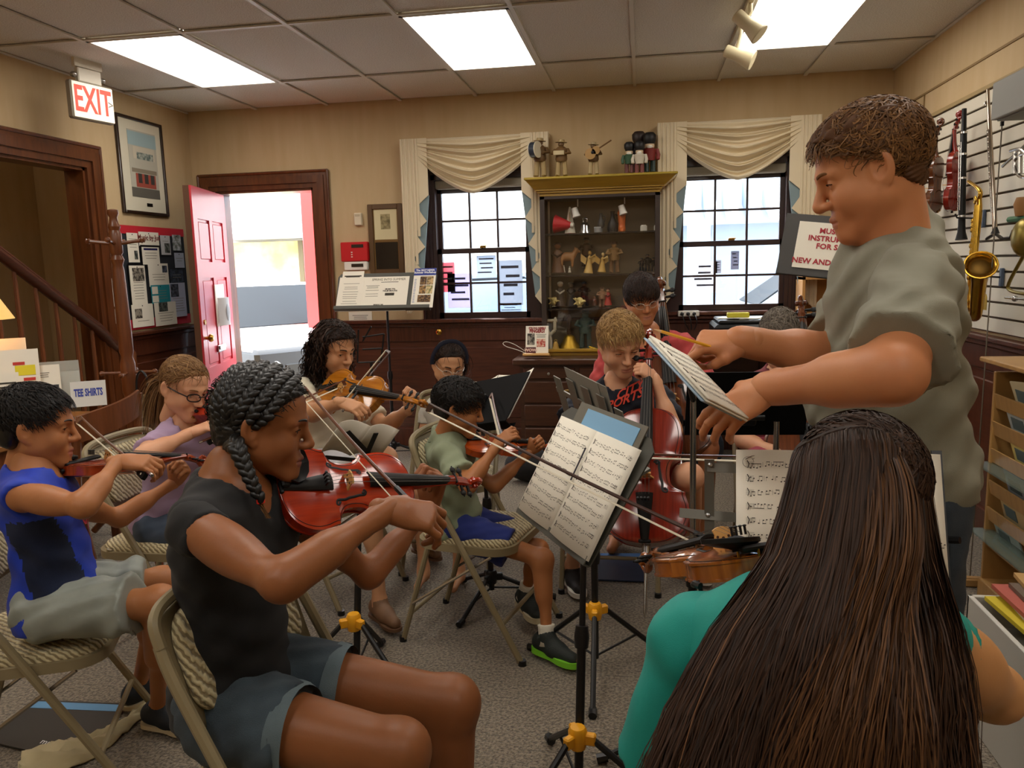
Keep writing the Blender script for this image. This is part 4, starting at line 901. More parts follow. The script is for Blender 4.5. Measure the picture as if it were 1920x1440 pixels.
fr = PC.J['wrr']+nrm(A3(.8, .25, .3))*.06+A3(.02, 0, -.03); bow('bow in the hand of the girl in lilac', fr+A3(-.03, -.02, -.02), fr+nrm(A3(.5, .75, .2))*.6, (-.3, -.3, -.8), BOWW)
# ---- D: curly-haired girl in cream
J = dict(pel=V(610, 868, 3.36), neck=V(612, 722, 3.36), head=V(628, 655, 3.3), hf=(.82, -.42, -.28), hu=(.12, -.05, 1), shr=V(566, 728, 3.22), shl=V(662, 735, 3.46))
J['elr'] = reach(585, 775, J['shr'], .24, False); J['wrr'] = reach(640, 755, J['elr'], .21, False); J['ell'] = reach(722, 802, J['shl'], .25, False); J['wrl'] = reach(768, 765, J['ell'], .22, False)
J.update(hipr=J['pel']+A3(-.02, -.08, 0), hipl=J['pel']+A3(.06, .06, 0), knr=V(690, 900, 3.0), knl=V(722, 860, 3.2)); J['anr'] = A3(J['knr'][0]+.03, J['knr'][1]-.02, .1); J['anl'] = VZ(790, 1010, .1); J['toer'] = J['anr']+A3(.1, -.1, -.06); J['toel'] = J['anl']+A3(.12, -.1, -.06)
PD = Person('girl with long dark curly hair in a cream shirt playing an amber viola', J, SK_OLIVE, g=.86, hs=.94, armg=1., voxel=.0095, hv=.0036)
PD.build_body(hands=[('r', (.75, -.15, -.2), (0, -.5, .85), 'bow', .85), ('l', (.35, -.1, .85), (.5, .7, .3), 'neck', .85)], hkw=dict(full=1., nose=1.), lipmat=LIP_F)
PD.face('1c0f08', H_DK, (.2, -.2)); o = PD.cap(H_DK, 900, .06, radial(), smat=H_DKS, t=.02, dz=.002, groove=.004)
h = PD.H; pt = []
for i in range(420):
    sg = RNG.choice([-1, 1], p=[.35, .65]) if True else 1; a = RNG.uniform(0, 1); top = A3(sg*RNG.uniform(.0, .05), RNG.uniform(-.08, .04), .125); mid = A3(sg*RNG.uniform(.075, .105), RNG.uniform(-.09, .03), .0); bot = A3(sg*RNG.uniform(.05, .12), RNG.uniform(-.1, .05), RNG.uniform(-.3, -.17))
    if sg < 0: bot[2] = RNG.uniform(-.2, -.1)
    P = spline([top, lerp(top, mid, .5)+A3(sg*.02, 0, .02), mid, lerp(mid, bot, .5)+RNG.normal(size=3)*.012, bot], 8); t = np.linspace(0, 1, len(P)); ph = RNG.uniform(0, 6.28); am = .011*np.clip(t*2.5-.4, 0, 1)
    P = P+np.stack([am*np.cos(34*t+ph), am*np.sin(34*t+ph), 0*t], 1); pt.append(h(P))
v_, f_ = tubes_mesh(np.array(pt), .0026, .0012); mkobj('curls', v_, f_, H_DKS, o, smooth=True)['kind'] = 'stuff'
PD.shirt(cloth('cream', 'd6ceb8', 'c8bfa6'), t=.014, hem=-.08, sleeves=.75, neck=(.066, .02), folds=.004, flare=.012); PD.shorts(cloth('white', 'd5d5d8', 'c4c6cc'), length=.7)
for q in 'rl': shoe(PD, q, M('sandal', '7a5a40', .6), M('sandal_sole', '6b4c34', .7), .014, .22, 'sandal')
E = V(608, 735, 3.2); S_ = reach(800, 760, E, .6, False); VD = varnish('amber', 'b8741e', '96560e'); nD = (-.15, -.72, .68)
violin('viola', 'amber viola held by the curly-haired girl in cream', 'viola', E, S_, nD, VD, sc=1.03, chin=False)
fr = V(645, 768, PD.J['wrr'][1]-.03); bow('bow crossing the amber viola, tip pointing up', fr, reach(732, 660, fr, .5, True), (-.7, .3, .3), BOWD)
# ---- E: girl with navy headband behind the black desk stands
J = dict(pel=V(850, 890, 3.75), neck=V(842, 738, 3.76), head=V(842, 684, 3.7), hf=(.42, -.84, -.34), hu=(.1, -.1, 1), shr=V(805, 770, 3.78), shl=V(890, 770, 3.7)); J['elr'] = J['shr']+A3(-.02, -.05, -.22); J['wrr'] = J['elr']+A3(.1, -.16, .02); J['ell'] = J['shl']+A3(.03, -.08, -.2); J['wrl'] = J['ell']+A3(0, -.18, .05)
J.update(hipr=J['pel']+A3(-.07, 0, 0), hipl=J['pel']+A3(.07, 0, 0)); J['knr'] = J['hipr']+A3(0, -.36, 0); J['knl'] = J['hipl']+A3(.03, -.36, 0); J['anr'] = A3(J['knr'][0], J['knr'][1], .09); J['anl'] = A3(J['knl'][0], J['knl'][1], .09); J['toer'] = J['anr']+A3(0, -.14, -.06); J['toel'] = J['anl']+A3(0, -.14, -.06)
PE = Person('girl with a navy headband and glasses behind the dark-haired boy', J, SK_OLIVE, g=.75, hs=.9, voxel=.012, hv=.0042)
PE.build_body(hands=[('r', (.3, -.9, 0), (0, 0, 1), 'rest', .8), ('l', (0, -.9, 0), (0, 0, 1), 'rest', .8)], hkw=dict(nose=.85, neck=.042), lipmat=LIP_F)
PE.face('1c0f08', H_DK, (0, -.3)); o = PE.cap(H_DK, 1400, .07, lambda p: A3(-.02, -.1, .02)-p, smat=H_DKS, t=.011, dz=.004, groove=.0015, jit=.06)
h = PE.H; m = MB(); P = [h((.088*math.sin(a), -.002, .025+.108*math.cos(a))) for a in np.linspace(-1.75, 1.75, 24)]; m.tube(P, .019*PE.hs, 8, flat=.3, up=h((0, -.5, 0))-h((0, 0, 0))); m.build('headband', cloth('navy_band', '12182c'), o)
pt = [spline([h(A3(-.03, -.1, .02)+j_), h(A3(-.075, -.115, .005)+j_*2), h(A3(-.1, -.1, -.06)+j_*2.2), h(A3(-.095, -.09, -.11)+j_*1.5)], 4) for j_ in RNG.normal(size=(260, 3))*.011]; v_, f_ = tubes_mesh(np.array(pt), .0018); mkobj('ponytail', v_, f_, H_DKS, o, smooth=True)
PE.glasses(M('frame_silver', 'c8b8a8', .3, .6), rim=.0018, z=.0); PE.shirt(cloth('pale', 'b9b4a8'), hem=-.1, sleeves=.3); PE.shorts(cloth('slate', '3d4a5c'), length=.9)
# ---- F: boy in sage green
J = dict(pel=V(852, 975, 2.93), neck=V(842, 822, 2.9), head=V(860, 764, 2.86), hf=(.95, .12, -.26), hu=(.15, 0, 1), shr=V(836, 850, 2.76), shl=V(850, 850, 3.04))
J['elr'] = reach(876, 912, J['shr'], .2, False); J['wrr'] = reach(930, 838, J['elr'], .18, True); J['ell'] = reach(925, 912, J['shl'], .2, False); J['wrl'] = reach(996, 845, J['ell'], .19, True)
J.update(hipr=J['pel']+A3(.02, -.07, -.01), hipl=J['pel']+A3(.02, .07, -.01), knr=V(1018, 1048, 2.84), knl=V(1010, 1030, 3.05)); J['anr'] = VZ(1025, 1192, .095); J['toer'] = VZ(1088, 1246, .04); J['anl'] = VZ(985, 1110, .12); J['toel'] = VZ(1010, 1168, .05)
PF = Person('small boy in a sage green shirt and blue shorts playing violin', J, SK_TAN2, g=.74, hs=.88, voxel=.0085, armg=.9, legg=.84)
PF.build_body(hands=[('r', (.6, .2, .55), (-.3, -.75, .5), 'bow', .72), ('l', (.6, -.1, .55), (.4, .75, .2), 'neck', .72)], hkw=dict(full=1.05, nose=.85, neck=.04), lipmat=LIP_T)
PF.face('140c08', H_BLK, (.1, -.2)); PF.cap(H_BLK, 2600, .06, lambda p: (p-A3(0, -.04, .13))+A3(0, .03, -.01), smat=H_BLKS, t=.016, dz=-.01, nape=-.06, groove=.0012, jit=.1)
SAGE = cloth('sage', '8c9478', '7d866a'); st = PF.shirt(SAGE, t=.014, hem=-.09, sleeves=.72, neck=(.055, .02), folds=.0045, flare=.02, ff=55)
n_ = PF.J['neck']+PF.up*.015; m = MB(); P = np.array([[n_+(.058+.012*k)*(math.cos(a)*PF.r+math.sin(a)*PF.fw)+PF.up*(.018-.022*k)*(1 if k else 1)-PF.fw*.004 for a in np.linspace(math.pi*.62, math.pi*2.38, 18)] for k in range(3)]); m.sheet(P, -PF.up*.003); m.build('collar', SAGE, st, smooth=True)
PF.shorts(cloth('royal', '20307c', '182768'), t=.014, length=.62, folds=.004, flare=.024)
SOCK = M('sock', 'd8d2c0', .9, bump=(400, .3)); DKSH = M('shoe_dark', '1d2420', .7, bump=(300, .2)); LIME = M('sole_lime', '7ccb2c', .6)
for q in 'rl':
    shoe(PF, q, DKSH, LIME if q == 'r' else M('sole_beige', 'c9bd9a', .7), .026, .215, 'sneaker', M('lace_grey', '5a665a', .8)); a = PF.J['an'+q]; d = nrm(PF.J['kn'+q]-a); MB().lathe([(.033, -.035), (.031, 0), (.031, .025), (.033, .04), (.03, .042)], a, d, 14).build('sock', SOCK, PF.root, smooth=True)
E = V(856, 836, 2.86); S_ = reach(1030, 842, E, .46); VF = varnish('orange', 'c05014', '983806'); nF = (-.1, -.5, .8); violin('violin', 'small orange violin held by the boy in sage green', 'violin', E, S_, nF, VF, sc=.78)
fr = PF.J['wrr']+nrm(A3(.6, .2, .55))*.05; bow('pale bow held by the boy in sage green', fr+A3(.0, -.03, -.02), fr+nrm(A3(-.25, .85, .15))*.5, (-.3, -.2, -.8), BOWW)
# ---- G: cello boy
J = dict(pel=V(1145, 905, 3.62), neck=V(1158, 722, 3.5), head=V(1164, 645, 3.42), hf=(.3, -.85, -.42), hu=(.02, -.35, 1), shr=V(1092, 748, 3.53), shl=V(1238, 744, 3.47))
J['elr'] = reach(1062, 800, J['shr'], .24, False); J['wrr'] = reach(1105, 880, J['elr'], .22, False); J['ell'] = reach(1262, 810, J['shl'], .24, False); J['wrl'] = reach(1228, 712, J['ell'], .22, True)
J.update(hipr=J['pel']+A3(-.08, 0, 0), hipl=J['pel']+A3(.08, 0, 0), knr=V(1100, 930, 3.16), knl=V(1292, 895, 3.12)); J['anr'] = VZ(1072, 1062, .1); J['toer'] = VZ(1076, 1095, .03); J['anl'] = VZ(1300, 1040, .1); J['toel'] = J['anl']+A3(.05, -.15, -.06)
PG = Person('fair-haired boy in a navy lettered shirt playing a red cello', J, SK_FAIR, g=.95, hs=1.06, armg=.95, voxel=.0095, hv=.0036)
PG.build_body(hands=[('r', (.3, -.5, -.6), (-.5, -.6, .5), 'bow', .85), ('l', (-.55, -.1, .5), (.6, -.65, .3), 'neck', .85)], hkw=dict(full=1.1, nose=.9, open_=.55), lipmat=LIP_F)
PG.face('2c3238', H_BLD, (0, -.5), bt=.0022); PG.cap(H_BLD, 3400, .055, lambda p: (p-A3(.0, -.05, .13))+A3(.02, .04, 0), smat=H_BLDS, t=.02, dz=.001, groove=.0025, jit=.3, curl=.0015)
NAVY = cloth('navy', '0f1526', '0b101e'); st = PG.shirt(NAVY, t=.014, hem=-.1, sleeves=.72, neck=(.06, .012), folds=.004, flare=.018)
LOGO = M('logo_orange', 'd8442c', .6); tx = nrm(-PG.r+PG.up*.12); ty = nrm(PG.up+PG.r*.1)
print_on('shirt_lettering', 'CITY', .052, LOGO, PG, st, V(1177, 742, 3.36), tx, ty, .0012); print_on('shirt_lettering', 'SPORTS', .052, LOGO, PG, st, V(1163, 760, 3.36), tx, ty, .0012)
PG.shorts(cloth('cobalt', '1c4a90'), length=.85)
for q in 'rl': shoe(PG, q, M('shoe_black', '121214', .6), WHITE, .02, .24, 'sneaker', BLACKP)
E = V(1214, 1028, 2.98); S_ = reach(1221, 632, E, .93, True); VG = varnish('cello_red', '8a2412', '6a180a'); nG = nrm(A3(-.12, -.85, .4)); cello = violin('cello', 'red cello played by the boy in the navy shirt', 'cello', E, S_, nG, VG, sc=1.57, rib=.052, fb=.285, nk=.135, chin=False, bh=.045, pin=.16)
ct = E+nrm(S_-E)*.34+nG*.2; bow('cello bow lying level across the red cello', V(1110, 846, 2.72), V(1440, 856, 2.62), (0, .4, -.9), BOWW)
# ---- H: woman in coral
J = dict(pel=V(1225, 800, 4.35), neck=V(1218, 632, 4.25), head=V(1204, 560, 4.17), hf=(.22, -.9, -.3), hu=(-.12, -.1, 1), shr=V(1148, 652, 4.27), shl=V(1282, 648, 4.2)); J['elr'] = J['shr']+A3(-.08, -.05, -.28); J['wrr'] = J['elr']+A3(.12, -.2, -.02); J['ell'] = J['shl']+A3(.12, -.12, -.22); J['wrl'] = reach(1268, 690, J['ell'], .26)
J.update(hipr=J['pel']+A3(-.09, 0, 0), hipl=J['pel']+A3(.09, 0, 0)); J['knr'] = J['hipr']+A3(-.1, -.42, -.02); J['knl'] = J['hipl']+A3(.16, -.42, -.02); J['anr'] = A3(J['knr'][0], J['knr'][1]+.05, .09); J['anl'] = A3(J['knl'][0], J['knl'][1]+.05, .09); J['toer'] = J['anr']+A3(-.03, -.16, -.06); J['toel'] = J['anl']+A3(.03, -.16, -.06)
PH = Person('woman in a coral shirt and glasses seated behind the cello boy', J, SK_RED, g=1.08, hs=1.02, voxel=.012, hv=.0042)
PH.build_body(hands=[('r', (.3, -.8, -.3), (-.5, -.3, .6), 'rest', .95), ('l', (-.6, -.2, .5), (.5, -.6, .4), 'neck', .95)], hkw=dict(full=1.1, jaw=1.05), lipmat=LIP_F)
PH.face('2c2018', H_DK, (.2, -.2)); PH.cap(H_DK, 2600, .07, lambda p: (p-A3(-.02, -.03, .13))+A3(-.01, .03, 0), smat=H_DKS, t=.017, dz=-.012, nape=-.08, groove=.0015, jit=.05)
PH.glasses(M('frame_silver', 'c8b8a8', .3, .6), rim=.0014); PH.shirt(cloth('coral', 'c24a48', 'b23e40'), t=.016, hem=-.1, sleeves=.8, neck=(.085, .04), folds=.005, flare=.02); PH.shorts(cloth('slate', '3d4a5c'), length=1.05)
E = V(1278, 868, 3.9); S_ = reach(1242, 545, E, 1.03, True); violin('cello', 'dark brown cello held by the woman in coral', 'cello', E, S_, (-.15, -.85, .35), varnish('walnut', '6a3414', '4a220c'), sc=1.8, rib=.052, fb=.285, nk=.135, chin=False, bh=.045, pin=.14)
# ---- I: player hidden behind the man's forearm
J = dict(pel=V(1470, 850, 3.75), neck=V(1466, 700, 3.72), head=V(1460, 632, 3.65), hf=(-.25, -.85, -.45), hu=(0, -.2, 1), shr=V(1400, 725, 3.72), shl=V(1535, 725, 3.72)); J['elr'] = J['shr']+A3(-.02, -.05, -.24); J['wrr'] = J['elr']+A3(.1, -.2, .0); J['ell'] = J['shl']+A3(.05, -.1, -.2); J['wrl'] = J['ell']+A3(-.02, -.1, .2)
J.update(hipr=J['pel']+A3(-.08, 0, 0), hipl=J['pel']+A3(.08, 0, 0)); J['knr'] = J['hipr']+A3(-.08, -.4, 0); J['knl'] = J['hipl']+A3(.1, -.4, 0); J['anr'] = A3(J['knr'][0], J['knr'][1], .09); J['anl'] = A3(J['knl'][0], J['knl'][1], .09); J['toer'] = J['anr']+A3(0, -.15, -.06); J['toel'] = J['anl']+A3(0, -.15, -.06)
PI = Person('seated player whose light brown hair shows above the standing man\'s arm', J, SK_FAIR, g=.9, hs=.98, voxel=.012, hv=.0042)
PI.build_body(hands=[('r', (.3, -.8, -.2), (0, -.3, .9), 'rest', .85), ('l', (-.3, -.5, .6), (.6, -.4, .4), 'neck', .85)], lipmat=LIP_F); PI.face('2c2018', H_BR, (0, -.4))
PI.cap(H_GRY, 1600, .06, radial(0, -.04, .13), smat=H_GRYS, t=.014, groove=.002); PI.shirt(cloth('wine', '7a3038'), hem=-.1, sleeves=.6); PI.shorts(cloth('plum', '9a3a48'), length=.9)
E = V(1520, 905, 3.45); S_ = reach(1503, 585, E, 1.0, True); violin('cello', 'dark cello whose scroll rises behind the standing man', 'cello', E, S_, (-.2, -.85, .35), varnish('walnut', '6a3414', '4a220c'), sc=1.75, rib=.052, fb=.285, nk=.135, chin=False, bh=.045, pin=.14)
# ---- M: standing man
J = dict(pel=V(1685, 885, 1.97), neck=V(1668, 430, 1.93), head=V(1630, 322, 1.86), hf=(-.93, .1, -.36), hu=(-.34, .02, .95), shl=V(1716, 535, 1.72), shr=V(1650, 500, 2.13))
J['ell'] = reach(1680, 700, J['shl'], .31, False); J['wrl'] = reach(1443, 728, J['ell'], .27, True); J['elr'] = reach(1568, 672, J['shr'], .3, False); J['wrr'] = reach(1392, 640, J['elr'], .26, False)
J.update(hipr=J['pel']+A3(-.02, .1, -.06), hipl=J['pel']+A3(0, -.1, -.06)); J['knr'] = J['hipr']+A3(-.04, .02, -.43); J['knl'] = J['hipl']+A3(.02, -.01, -.43); J['anr'] = A3(J['knr'][0]+.02, J['knr'][1]+.02, .09); J['anl'] = A3(J['knl'][0]+.05, J['knl'][1], .09); J['toer'] = J['anr']+A3(-.17, .02, -.06); J['toel'] = J['anl']+A3(-.17, -.02, -.06)
PM = Person('standing man in a grey shirt looking down at his sheet music', J, SK_RED, g=1.2, hs=1.1, voxel=.0105, hv=.0027, armg=1.14, legg=1.05, belly=.045, chestg=1.06)
hd = nrm(J['wrl']-J['ell'])
PM.build_body(hands=[('l', (-.8, -.05, -.5), (-.3, -.75, .55), 'hold', 1.08), ('r', (-.95, -.1, .0), (.0, -.5, .85), 'pinch', 1.08)], hkw=dict(full=1.14, jaw=1.12, nose=1.12, neck=.06, open_=.45, brow=1.15, nlen=.13, nback=-.005, ear=1.22, eary=.006), lipmat=M('lip_man', 'b06e50', .5))
PM.face('2a2a2c', H_LT, (0, -.6), bt=.0036); WAV = lambda p: (p-A3(0, -.07, .12))*A3(1, 1, .45)+A3(0, .05, .03)+A3(0, 0, .05)*np.clip((p[:, 1:2]-.02)/.05, 0, 1)
PM.cap(H_BR, 6500, .036, WAV, smat=H_BRS, h=.003, t=.017, dz=.008, nape=-.075, groove=.004, gf=120, vol=lambda x, y, z: .45+.75*np.clip((z-.0)/.08, 0, 1.15), curl=.006, cf=120, jit=.12, r0=.0013, steps=9, coh=60.)
TEE = cloth('grey_olive', '8f8d7c', '817f6e', .3); JEANS = cloth('jeans', '232d38', '3c4a58', .5, sc=700)
PM.shirt(TEE, t=.018, hem=-.06, sleeves=.82, neck=(.066, .03), v=.0085, folds=.0055, flare=.024, ff=52)
PM.shorts(JEANS, t=.014, length=1.1, name='jeans', flare=.0, folds=.003)
for q in 'rl':
    S = SDF(); a, b = PM.J['kn'+q], PM.J['an'+q]; S.cone(lerp(PM.J['hip'+q], a, .85), a, .085, .08, k=.03); S.cone(a, b, .082, .07, k=.03); S.cut(b-A3(0, 0, .03), A3(0, 0, -1)); v_, f_ = S.mesh(.009); mkobj('trouser_leg', v_, f_, JEANS, PM.root, smooth=True)
    shoe(PM, q, M('shoe_brown', '3a2818', .5), BLACKP, .022, .28)
# pencil in the far hand, folded sheet music in the near hand
a, b = V(1313, 644, PM.J['wrr'][1]-.05), V(1222, 616, PM.J['wrr'][1]-.1); d = nrm(b-a); L = .185; b = a+d*.12; a = b-d*L
pc = thing('pencil', 'yellow pencil between the fingers of the standing man', 'pencil', a); MB().cyl(a, b-d*.018, .0038, n=6).build('barrel', M('pencil_yellow', 'e0a020', .4), pc); MB().cyl(b-d*.018, b, .0038, .0006, 6).build('point', M('pencil_wood', 'd8b080', .7), pc); MB().cyl(a-d*.012, a, .0036, n=8).build('eraser', M('eraser', 'd88080', .7), pc)
def staff_page(p, o, x, y, w, hgt, rows, seed, side=1, dens=1., mleft=.07):
    """printed notation on a page: o lower-left corner, x/y unit axes"""
    rg = random.Random(seed); n = np.cross(x, y)*side; m = MB(); e = n*.0006
    Q = lambda a, b, da, db: m.add([o+x*a+y*b+e, o+x*(a+da)+y*b+e, o+x*(a+da)+y*(b+db)+e, o+x*a+y*(b+db)+e], [(0, 1, 2, 3)])
    sp = hgt/(rows+1.2); ls = sp*.085; x0, x1 = w*mleft, w*(1-mleft)
    for r_ in range(rows):
        yb = hgt-sp*(r_+1.25)
        for k in range(5): Q(x0, yb+k*ls, x1-x0, ls*.16)
        m.tube([o+x*(x0+.004)+y*(yb-ls)+e, o+x*(x0+.007)+y*(yb+ls*2.5)+e, o+x*(x0+.003)+y*(yb+ls*5.4)+e], ls*.35, 4)
        cx = x0+.05*w
        while cx < x1-.012*w:
            st_ = rg.randint(-1, 6); yy = yb+st_*ls*.6; k = rg.choice((1, 2, 2, 4)); up = st_ < 3; wd = w*.017
            for i in range(k):
                yi = yy+rg.randint(-1, 1)*ls*.5; c = o+x*cx+y*yi+e; 
                m.add([c+x*(wd*.55*math.cos(t))+y*(ls*.5*math.sin(t)) for t in np.arange(6)*math.pi/3], [(0, 1, 2, 3, 4, 5)]); Q(cx+(wd*.45 if up else -wd*.55), yi if up else yi-ls*3.2, ls*.14, ls*3.2)
                cx += wd*1.9/dens
            if k > 1: b0 = cx-k*wd*1.9/dens; Q(b0+(wd*.4 if up else -wd*.6), yy+(ls*2.8 if up else -ls*3.3), wd*1.9/dens*(k-1)+wd*.2, ls*.5)
            if rg.random() < .22: Q(cx-wd*.4, yb, ls*.16, ls*4)
            cx += wd*rg.uniform(.4, 1.4)
    return m.build('printed_notation', INK, p, smooth=False)
INK = M('ink', '2a2622', .8)
def page(p, o, x, y, w, hgt, n, t=.0006, name='page', mat=None, curl=0.):
    P = np.array([[o+x*w*i/8+y*hgt*j/2+n*curl*math.sin(math.pi*i/8) for i in range(9)] for j in range(3)]); return MB().sheet(P, -n*t).build(name, mat or PAPER, p, smooth=True)
TLs, TRs = V(1219, 628, 1.72), V(1248, 612, 1.83); BLs = V(1328, 745, 1.53); BRs = V(1350, 738, 1.64)
bk = thing('sheet_music', 'narrow folded sheet of music held out by the standing man', 'sheet music', BLs); y = nrm(TLs-BLs); x = BRs-BLs; x = nrm(x-y*np.dot(x, y)); n = nrm(np.cross(x, y)); w_, h_ = .13, np.linalg.norm(TLs-BLs)
page(bk, BLs, x, y, w_, h_, n, .004, 'page'); staff_page(bk, BLs, x, y, w_, h_, 6, 3)
page(bk, BLs-n*.006+x*.002, x, y, w_, h_, n, .004, 'page'); page(bk, BLs-n*.012-x*.004+y*.006, x, y, w_, h_, n, .003, 'cover', M('cover_blue', '9fb6cc', .6))
# ---- K: girl in teal with very long hair, back to us
J = dict(pel=V(1530, 1640, 1.02), neck=V(1575, 1085, 1.13), head=V(1606, 935, 1.2), hf=(-.25, .93, -.16), hu=(0, .1, 1), shl=V(1300, 1190, 1.2), shr=V(1748, 1205, 1.1)); J['pel'] = A3(.2, 1.03, .55)
J['elr'] = reach(1868, 1300, J['shr'], .25, True); J['wrr'] = J['elr']+A3(-.16, .17, .0); J['ell'] = J['shl']+A3(-.06, .05, -.27); J['wrl'] = V(1500, 1005, 1.5)
J.update(hipr=J['pel']+A3(.09, .02, 0), hipl=J['pel']+A3(-.09, 0, 0)); J['knr'] = J['hipr']+A3(.04, .42, -.02); J['knl'] = J['hipl']+A3(.04, .42, -.02); J['anr'] = A3(J['knr'][0], J['knr'][1]-.03, .09); J['anl'] = A3(J['knl'][0], J['knl'][1]-.03, .09); J['toer'] = J['anr']+A3(.02, .16, -.06); J['toel'] = J['anl']+A3(-.02, .16, -.06)
PK = Person('girl in a teal top seen from behind with very long brown hair', J, SK_K, g=.95, hs=1.0, voxel=.009, hv=.0045, armg=1.12)
PK.build_body(hands=[('r', (-.8, .4, 0), (.2, -.3, .8), 'bow', .92), ('l', (.0, .1, .95), (-.7, -.5, 0), 'neck', .92)], lipmat=LIP_F)
PK.face('2c2018', H_BR, (0, -.2)); PK.shirt(cloth('teal', '0c9c8e', '088a80', .25, .7), t=.016, hem=-.1, sleeves=.9, neck=(.075, .03), folds=.0022, ff=45, flare=.014, slv='l', armhole=0)
S = SDF(); a, b = PK.J['shr'], PK.J['elr']; S.cone(lerp(a, PK.J['neck'], .3), lerp(a, b, .3), .055, .062, k=.02); S.cut(lerp(a, b, .16), b-a); v_, f_ = S.mesh(.008); mkobj('sleeve', v_, f_, cloth('teal', ''), PK.root, smooth=True)
PK.shorts(cloth('jeans2', '2a3440'), length=1.05)
KH = M('hair_long', '24160e', .6, spec=.2); KS = M('hair_long_s', '22150d', .6, col2='40291a', island=1, spec=.25); KL = M('hair_long_light', '452c1a', .6, col2='684629', island=1, spec=.25)
def kpath(a, dep=0., r=0.):
    """a: 0 left .. 1 right, from the crown down the back"""
    bz = math.sin(math.pi*a); c = 1625+(a-.5)*150
    P = [V(1622+(a-.5)*120, 796-4*bz, 1.27), V(1614+(a-.5)*232, 842-38*bz, 1.19-.075*bz+dep*.6), V(1478+(a**.9)*262, 905-40*bz*.6-20*(1-abs(2*a-1)), 1.145-.075*bz+dep), V(1440+a*318, 1040, 1.085-.08*bz+dep), V(1345+a*450, 1180, 1.0-.075*bz+dep), V(1265+a*550, 1330, 0.95-.06*bz+dep), V(1205+a*610, 1500+30*r, .91-.05*bz+dep)]
    return P
na = 41; g = np.array([spline(kpath(i/(na-1), .012), 6) for i in range(na)]); hr = MB().sheet(g, (0, .02, 0)).build('hair', KH, PK.root, smooth=True)
PK.cap(KH, 2600, .14, lambda p: A3(.02, -.1, .075)-p, smat=KS, t=.012, nape=-.1, jit=.03, steps=10, r0=.0012)
pt = []; 
for i in range(8500):
    a = RNG.uniform(-.01, 1.01); d_ = RNG.uniform(-.012, .012); P = spline(np.array(kpath(min(1, max(0, a)), d_, RNG.uniform(-1, 1)))+0, 2); t = np.linspace(0, 1, len(P)); f1, p1, p2 = RNG.uniform(4, 12), RNG.uniform(0, 6.3), RNG.uniform(0, 6.3); am = .002+.012*t*t*RNG.uniform(.2, 1.6)
    P = P+np.stack([am*np.sin(f1*t+p1)+(a-.5)*.0*t, am*.7*np.sin(f1*1.2*t+p2), 0*t], 1); pt.append(P)
pt = np.array(pt); col = RNG.uniform(size=len(pt)); ax_ = np.array([p[8][0] for p in pt]); x1, x2 = V(1590, 1100, 1.05)[0], V(1660, 1100, 1.05)[0]; lt = ((ax_ > x1) & (ax_ < x2) & (col < .22)) | (col < .03)
v_, f_ = tubes_mesh(pt[~lt], .0008, .0005); mkobj('hair_strands', v_, f_, KS, hr, smooth=True)['kind'] = 'stuff'
v_, f_ = tubes_mesh(pt[lt], .0008, .0005); mkobj('highlight_strands', v_, f_, KL, hr, smooth=True)['kind'] = 'stuff'
# gathered half-up tail in lighter brown
pt = []
for i in range(2600):
    t0 = RNG.normal()*.33; dd = RNG.normal()*.006; P = spline([V(1640+t0*22, 812+abs(t0)*5, 1.22), V(1652+t0*30, 845, 1.115+dd), V(1668+t0*48, 920, 1.05+dd), V(1668+t0*60, 1030, 1.0+dd), V(1640+t0*70, 1150, .94+dd), V(1615+t0*110, 1290, .88+dd), V(1600+t0*150, 1430+RNG.normal()*25, .85+dd), V(1595+t0*170, 1540, .84)], 4); t = np.linspace(0, 1, len(P)); am = .003+.014*t*t; ph = RNG.uniform(0, 6.3); pt.append(P+np.stack([am*np.sin(9*t+ph), am*.5*np.cos(8*t+ph), 0*t], 1))
pt = np.array(pt); k = RNG.uniform(size=len(pt)) < .42
v_, f_ = tubes_mesh(pt[k], .0008, .0005); mkobj('tail_highlights', v_, f_, KL, hr, smooth=True)['kind'] = 'stuff'; v_, f_ = tubes_mesh(pt[~k], .0008, .0005); mkobj('tail_strands', v_, f_, M('hair_tail', '2e1c11', .6, col2='523620', island=1, spec=.25), hr, smooth=True)['kind'] = 'stuff'
E = V(1455, 1078, 1.22); S_ = reach(1208, 1062, E, .585); violin('violin', 'honey brown violin over the left shoulder of the girl in teal', 'violin', E, S_, (-.2, .4, .85), varnish('honey', 'a05a1c', '7a3c0e'), rest=True)
tip = V(806, 757, 2.0); fr = V(1420, 1052, 1.42); d = nrm(tip-fr); bow('long dark bow of the girl in teal reaching across the open music book', fr, tip, (-.15, -.1, -.95), BOWD)
